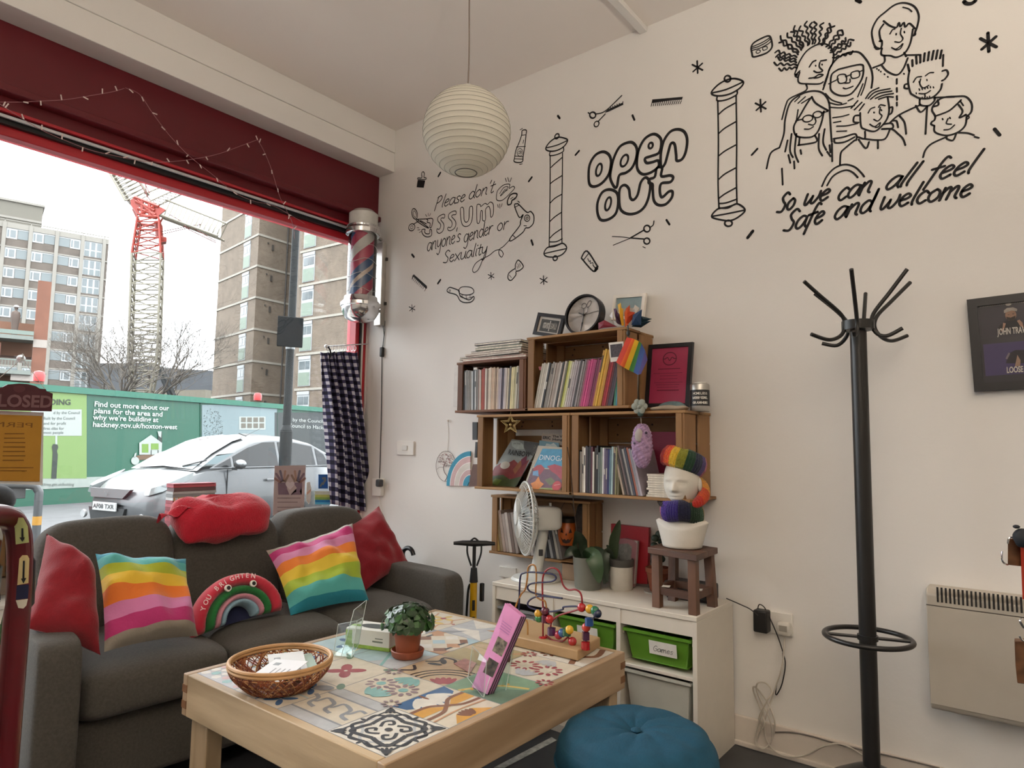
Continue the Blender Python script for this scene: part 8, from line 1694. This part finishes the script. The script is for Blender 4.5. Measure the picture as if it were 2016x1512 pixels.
# ---------------------------------------------------------------- wall heater
HXF = -.10; hy1 = PX(1826, 1250, 0, HXF).y; hz1 = PX(1826, 1158, 0, HXF).z; hz0 = PX(1832, 1396, 0, HXF).z; hs = PX(1832, 1190, 0, HXF).z
HM = M('#b9b1a4', .45, var=.02); he = thing('wall_heater', 'beige electric panel heater low on the right wall', 'heater', (HXF/2, hy1-.35, hz0))
b = MB(); b.prism([(0, hy1, hz0+.01), (HXF+.01, hy1, hz0), (HXF, hy1, hz0+.012), (HXF, hy1, hz1-.02), (HXF+.02, hy1, hz1), (0, hy1, hz1)], (0, -.75, 0)); b.build('body', HM, he, bev=.004)
b = MB(); b.prism([(HXF-.001, hy1-.001, hz0+.02), (HXF-.001, hy1-.75, hz0+.02), (HXF-.001, hy1-.75, hs-.004), (HXF-.001, hy1-.001, hs-.004)], (-.003, 0, 0)); b.build('front_panel', HM, he, bev=.0015)
MB().bx(HXF-.001, HXF, hy1-.75, hy1, hs-.0035, hs-.0005).build('seam', M('#4c463f', .7), he)
zs0, zs1 = PX(1850, 1188, 0, HXF).z+.004, PX(1850, 1156, 0, HXF).z; b = MB(); ys0 = PX(1844, 1170, 0, HXF).y
for k in range(46):
    y = ys0-k*.0118; b.bx(HXF-.0015, HXF+.004, y-.0055, y, zs0, zs0+.062*.78)
b.build('vent_slots', M('#1f1c1a', .8), he)
# ---------------------------------------------------------------- framed calendar on the wall
t, B, R = frame('black framed dark poster with two portraits at the right edge of the picture', [(1918, 771), (2092, 764), (2105, 556), (1903, 590)], -.028, BF, M('#221f28', .3), .028, 'framed_poster', None, .022, .0, 'poster')
R('upper_photo', M('#2a2630', .4, var=.1), .15, .86, .56, .88, 1); R('lower_photo', M('#3a2f5a', .4, var=.25, nscale=6), .15, .86, .16, .50, 1)
def fpoly(name, col, pts, k=2): b = MB(); b.poly([B(u, v, -.0088+.0006*k) for u, v in pts]); b.build(name, M(col, .5, var=.15, nscale=50), t)
E4 = lambda cx__, cy__, rx, ry, n=16: [(cx__+rx*cos(2*pi*k/n), cy__+ry*sin(2*pi*k/n)) for k in range(n)]
fpoly('torso', '#19181c', [(.32, .62), (.36, .68), (.44, .73), (.56, .73), (.66, .66), (.68, .62)], 2); fpoly('face', '#8a6a58', E4(.505, .785, .065, .062), 3); fpoly('hair', '#8f8880', [(.43, .81), (.43, .84), (.47, .862), (.54, .862), (.585, .84), (.58, .815), (.52, .83)], 4); fpoly('beard', '#2a201c', [(.45, .77), (.5, .755), (.56, .772), (.55, .735), (.505, .72), (.46, .737)], 5); fpoly('eyes', '#3a2c28', [(.47, .79), (.49, .794), (.49, .787), (.47, .785)], 5); fpoly('eyes', '#3a2c28', [(.525, .795), (.545, .796), (.545, .789), (.525, .788)], 5)
fpoly('hand', '#9a7866', [(.37, .62), (.41, .63), (.44, .70), (.41, .71), (.40, .66)], 5); fpoly('hand', '#9a7866', [(.64, .63), (.60, .66), (.57, .715), (.60, .725), (.63, .69)], 5)
fpoly('torso', '#211c24', [(.40, .28), (.44, .38), (.52, .41), (.70, .40), (.72, .26)], 3); fpoly('hand', '#8f7362', [(.50, .24), (.54, .36), (.57, .30), (.56, .24)], 4); fpoly('hair', '#6f6670', [(.40, .33), (.44, .39), (.46, .38), (.42, .32)], 4); fpoly('face', '#8f7362', E4(.68, .37, .06, .07), 4)
b = MB()
for k in range(34): b.poly([B(.15+k*.021, .902, -.0066), B(.162+k*.021, .902, -.0066), B(.162+k*.021, .909, -.0066), B(.15+k*.021, .909, -.0066)])
b.poly([B(u, v, -.006) for u, v in E4(.49, .9, .035, .016)]); b.build('perforation', M('#a29c94', .5), t)
def ftext(s, u0, u1, v, h): p, q_ = B(u0, v, -.0055), B(u1, v, -.0055); text('lettering', s, p, q_-p, (0, 0, 1), h, M('#b9b4ad', .5), t, bold=.03, fit=(q_-p).length)
ftext('JOHN TRAVU', .335, .70, .585, .030); ftext('LOOSE WE', .40, .70, .178, .028)
# ---------------------------------------------------------------- double socket, plugs and cables
so2 = thing('double_socket', 'white double wall socket right of the storage unit', 'socket', tuple(PX(1530, 1255, 0, 0))); ya_, yb_ = PX(1486, 1225, 0, -.01).y, PX(1560, 1225, 0, -.01).y; zc_ = PX(1540, 1228, 0, -.01).z
MB().bx(-.014, 0, yb_, ya_, zc_-.043, zc_+.043).build('plate', WPLAS, so2, bev=.003)
pa = thing('black_adapter', 'black power adapter plugged into the double socket', 'adapter', tuple(PX(1500, 1242, 0, -.03))); c = PX(1500, 1222, 0, -.035); MB().box(c, (.05, .055, .085)).build('case', M('#161617', .45), pa, bev=.006)
w1_ = thing('white_plug', 'white plug in the right half of the double socket', 'plug', tuple(PX(1544, 1252, 0, -.03))); c2 = PX(1544, 1238, 0, -.03); MB().box(c2, (.035, .052, .05)).build('body', M('#d5d1c8', .4), w1_, bev=.01); MB().box(c2+V((-.018, 0, .004)), (.003, .03, .022)).build('fuse_cover', M('#9f9a90', .4), w1_)
b = MB(); b.tube(spline([PX(x, y, 0, -.06) for x, y in ((1430, 1178), (1462, 1192), (1478, 1200), (1492, 1212))], 5), .0022, 6); b.tube(spline([PX(x, y, 0, -.03) for x, y in ((1491, 1205), (1494, 1191), (1502, 1193), (1510, 1205), (1530, 1250), (1543, 1290), (1546, 1310), (1540, 1345), (1531, 1365), (1527, 1366), (1530, 1345), (1540, 1312), (1541, 1285))], 6), .0022, 6)
tag(b.build('black_cable', BLACK, smooth=True), 'thin black cable from the radio looping below the double socket', 'cable')
b = MB(); loop = [(1545, 1255), (1540, 1310), (1528, 1350), (1518, 1380), (1512, 1400), (1500, 1430), (1490, 1460), (1496, 1472), (1510, 1470), (1522, 1450), (1525, 1420), (1512, 1385), (1495, 1360), (1484, 1352), (1484, 1362), (1495, 1390), (1505, 1420), (1502, 1435), (1494, 1415), (1510, 1380), (1520, 1362), (1508, 1345), (1492, 1345), (1490, 1360), (1500, 1385), (1513, 1410), (1520, 1440), (1516, 1465), (1500, 1474), (1488, 1465), (1490, 1440), (1502, 1400), (1504, 1420), (1508, 1455), (1530, 1482), (1560, 1490), (1590, 1485), (1620, 1470), (1650, 1464), (1680, 1475), (1712, 1498)]
b.tube(spline([PX(x, y, 0, -.03-.012*((i*5) % 3)) for i, (x, y) in enumerate(loop)], 6), .0032, 7); tag(b.build('white_cable', M('#c4bdb2', .5), smooth=True), 'white cable tied in a bundle below the double socket and trailing along the floor', 'cable')
b = MB(); b.tube(spline([PX(x, y, 0, -.02) for x, y in ((1525, 1441), (1560, 1442), (1600, 1450), (1650, 1465), (1700, 1477), (1760, 1490), (1850, 1512))], 6), .0025, 6); tag(b.build('skirting_cable', M('#77706a', .5), smooth=True), 'grey cable running along the top of the skirting behind the coat stand', 'cable')
# ---------------------------------------------------------------- hook rack at the right edge
rk = thing('hook_rack', 'wooden blocks with chrome hooks and a red strap at the right edge of the picture', 'rack', tuple(AT(2010, 1340, 1.7))); D2 = 1.75; qr = lambda x, y, d=0: AT(x, y, D2+d); WB = M_wood('rack_wood', '#7a5438', '#4a2f1e', 1, 9)
b = MB(); b.prism([qr(1984, 1060), qr(2090, 1064), qr(2090, 1124), qr(1984, 1112)], qr(2000, 1060, .05)-qr(2000, 1060)); b.build('wood_block', WB, rk, bev=.002); b = MB(); b.prism([qr(1997, 1262), qr(2090, 1264), qr(2090, 1356), qr(2003, 1345), qr(1999, 1310)], qr(2000, 1060, .05)-qr(2000, 1060)); b.build('wood_block', WB, rk, bev=.002)
b = MB(); b.prism([qr(2008, 1050, -.01), qr(2030, 1050, -.01), qr(2040, 1180, -.01), qr(2013, 1180, -.01)], qr(2000, 1060, .004)-qr(2000, 1060)); b.build('red_strap', M('#b5341f', .5), rk)
b = MB(); b.tube(spline([qr(1984, 1070, -.012), qr(1986, 1060, -.014), qr(1993, 1058, -.014), qr(1998, 1064, -.01)], 5), .0022, 6); b.tube(spline([qr(1984, 1112, -.01), qr(1976, 1108, -.02), qr(1972, 1098, -.02), qr(1973, 1085, -.02)], 5), .0022, 6); b.tube(spline([qr(2012, 1218, -.01), qr(2009, 1224, -.012), qr(2016, 1236, -.01)], 5), .003, 6); b.tube(spline([qr(2007, 1252, -.01), qr(2012, 1260, -.01), qr(2020, 1264, -.01)], 5), .0025, 6); b.build('chrome_hook', CHR, rk, smooth=True)
b = MB(); cush(b, qr(2012, 1058, -.03), None, (.014, .018, .026), .8, 16, 10, .004, 40); b.sph(qr(2001, 1037, -.03), (.012, .008, .005), 8, 6); b.build('dark_pouch', M('#20242b', .7), rk, smooth=True)
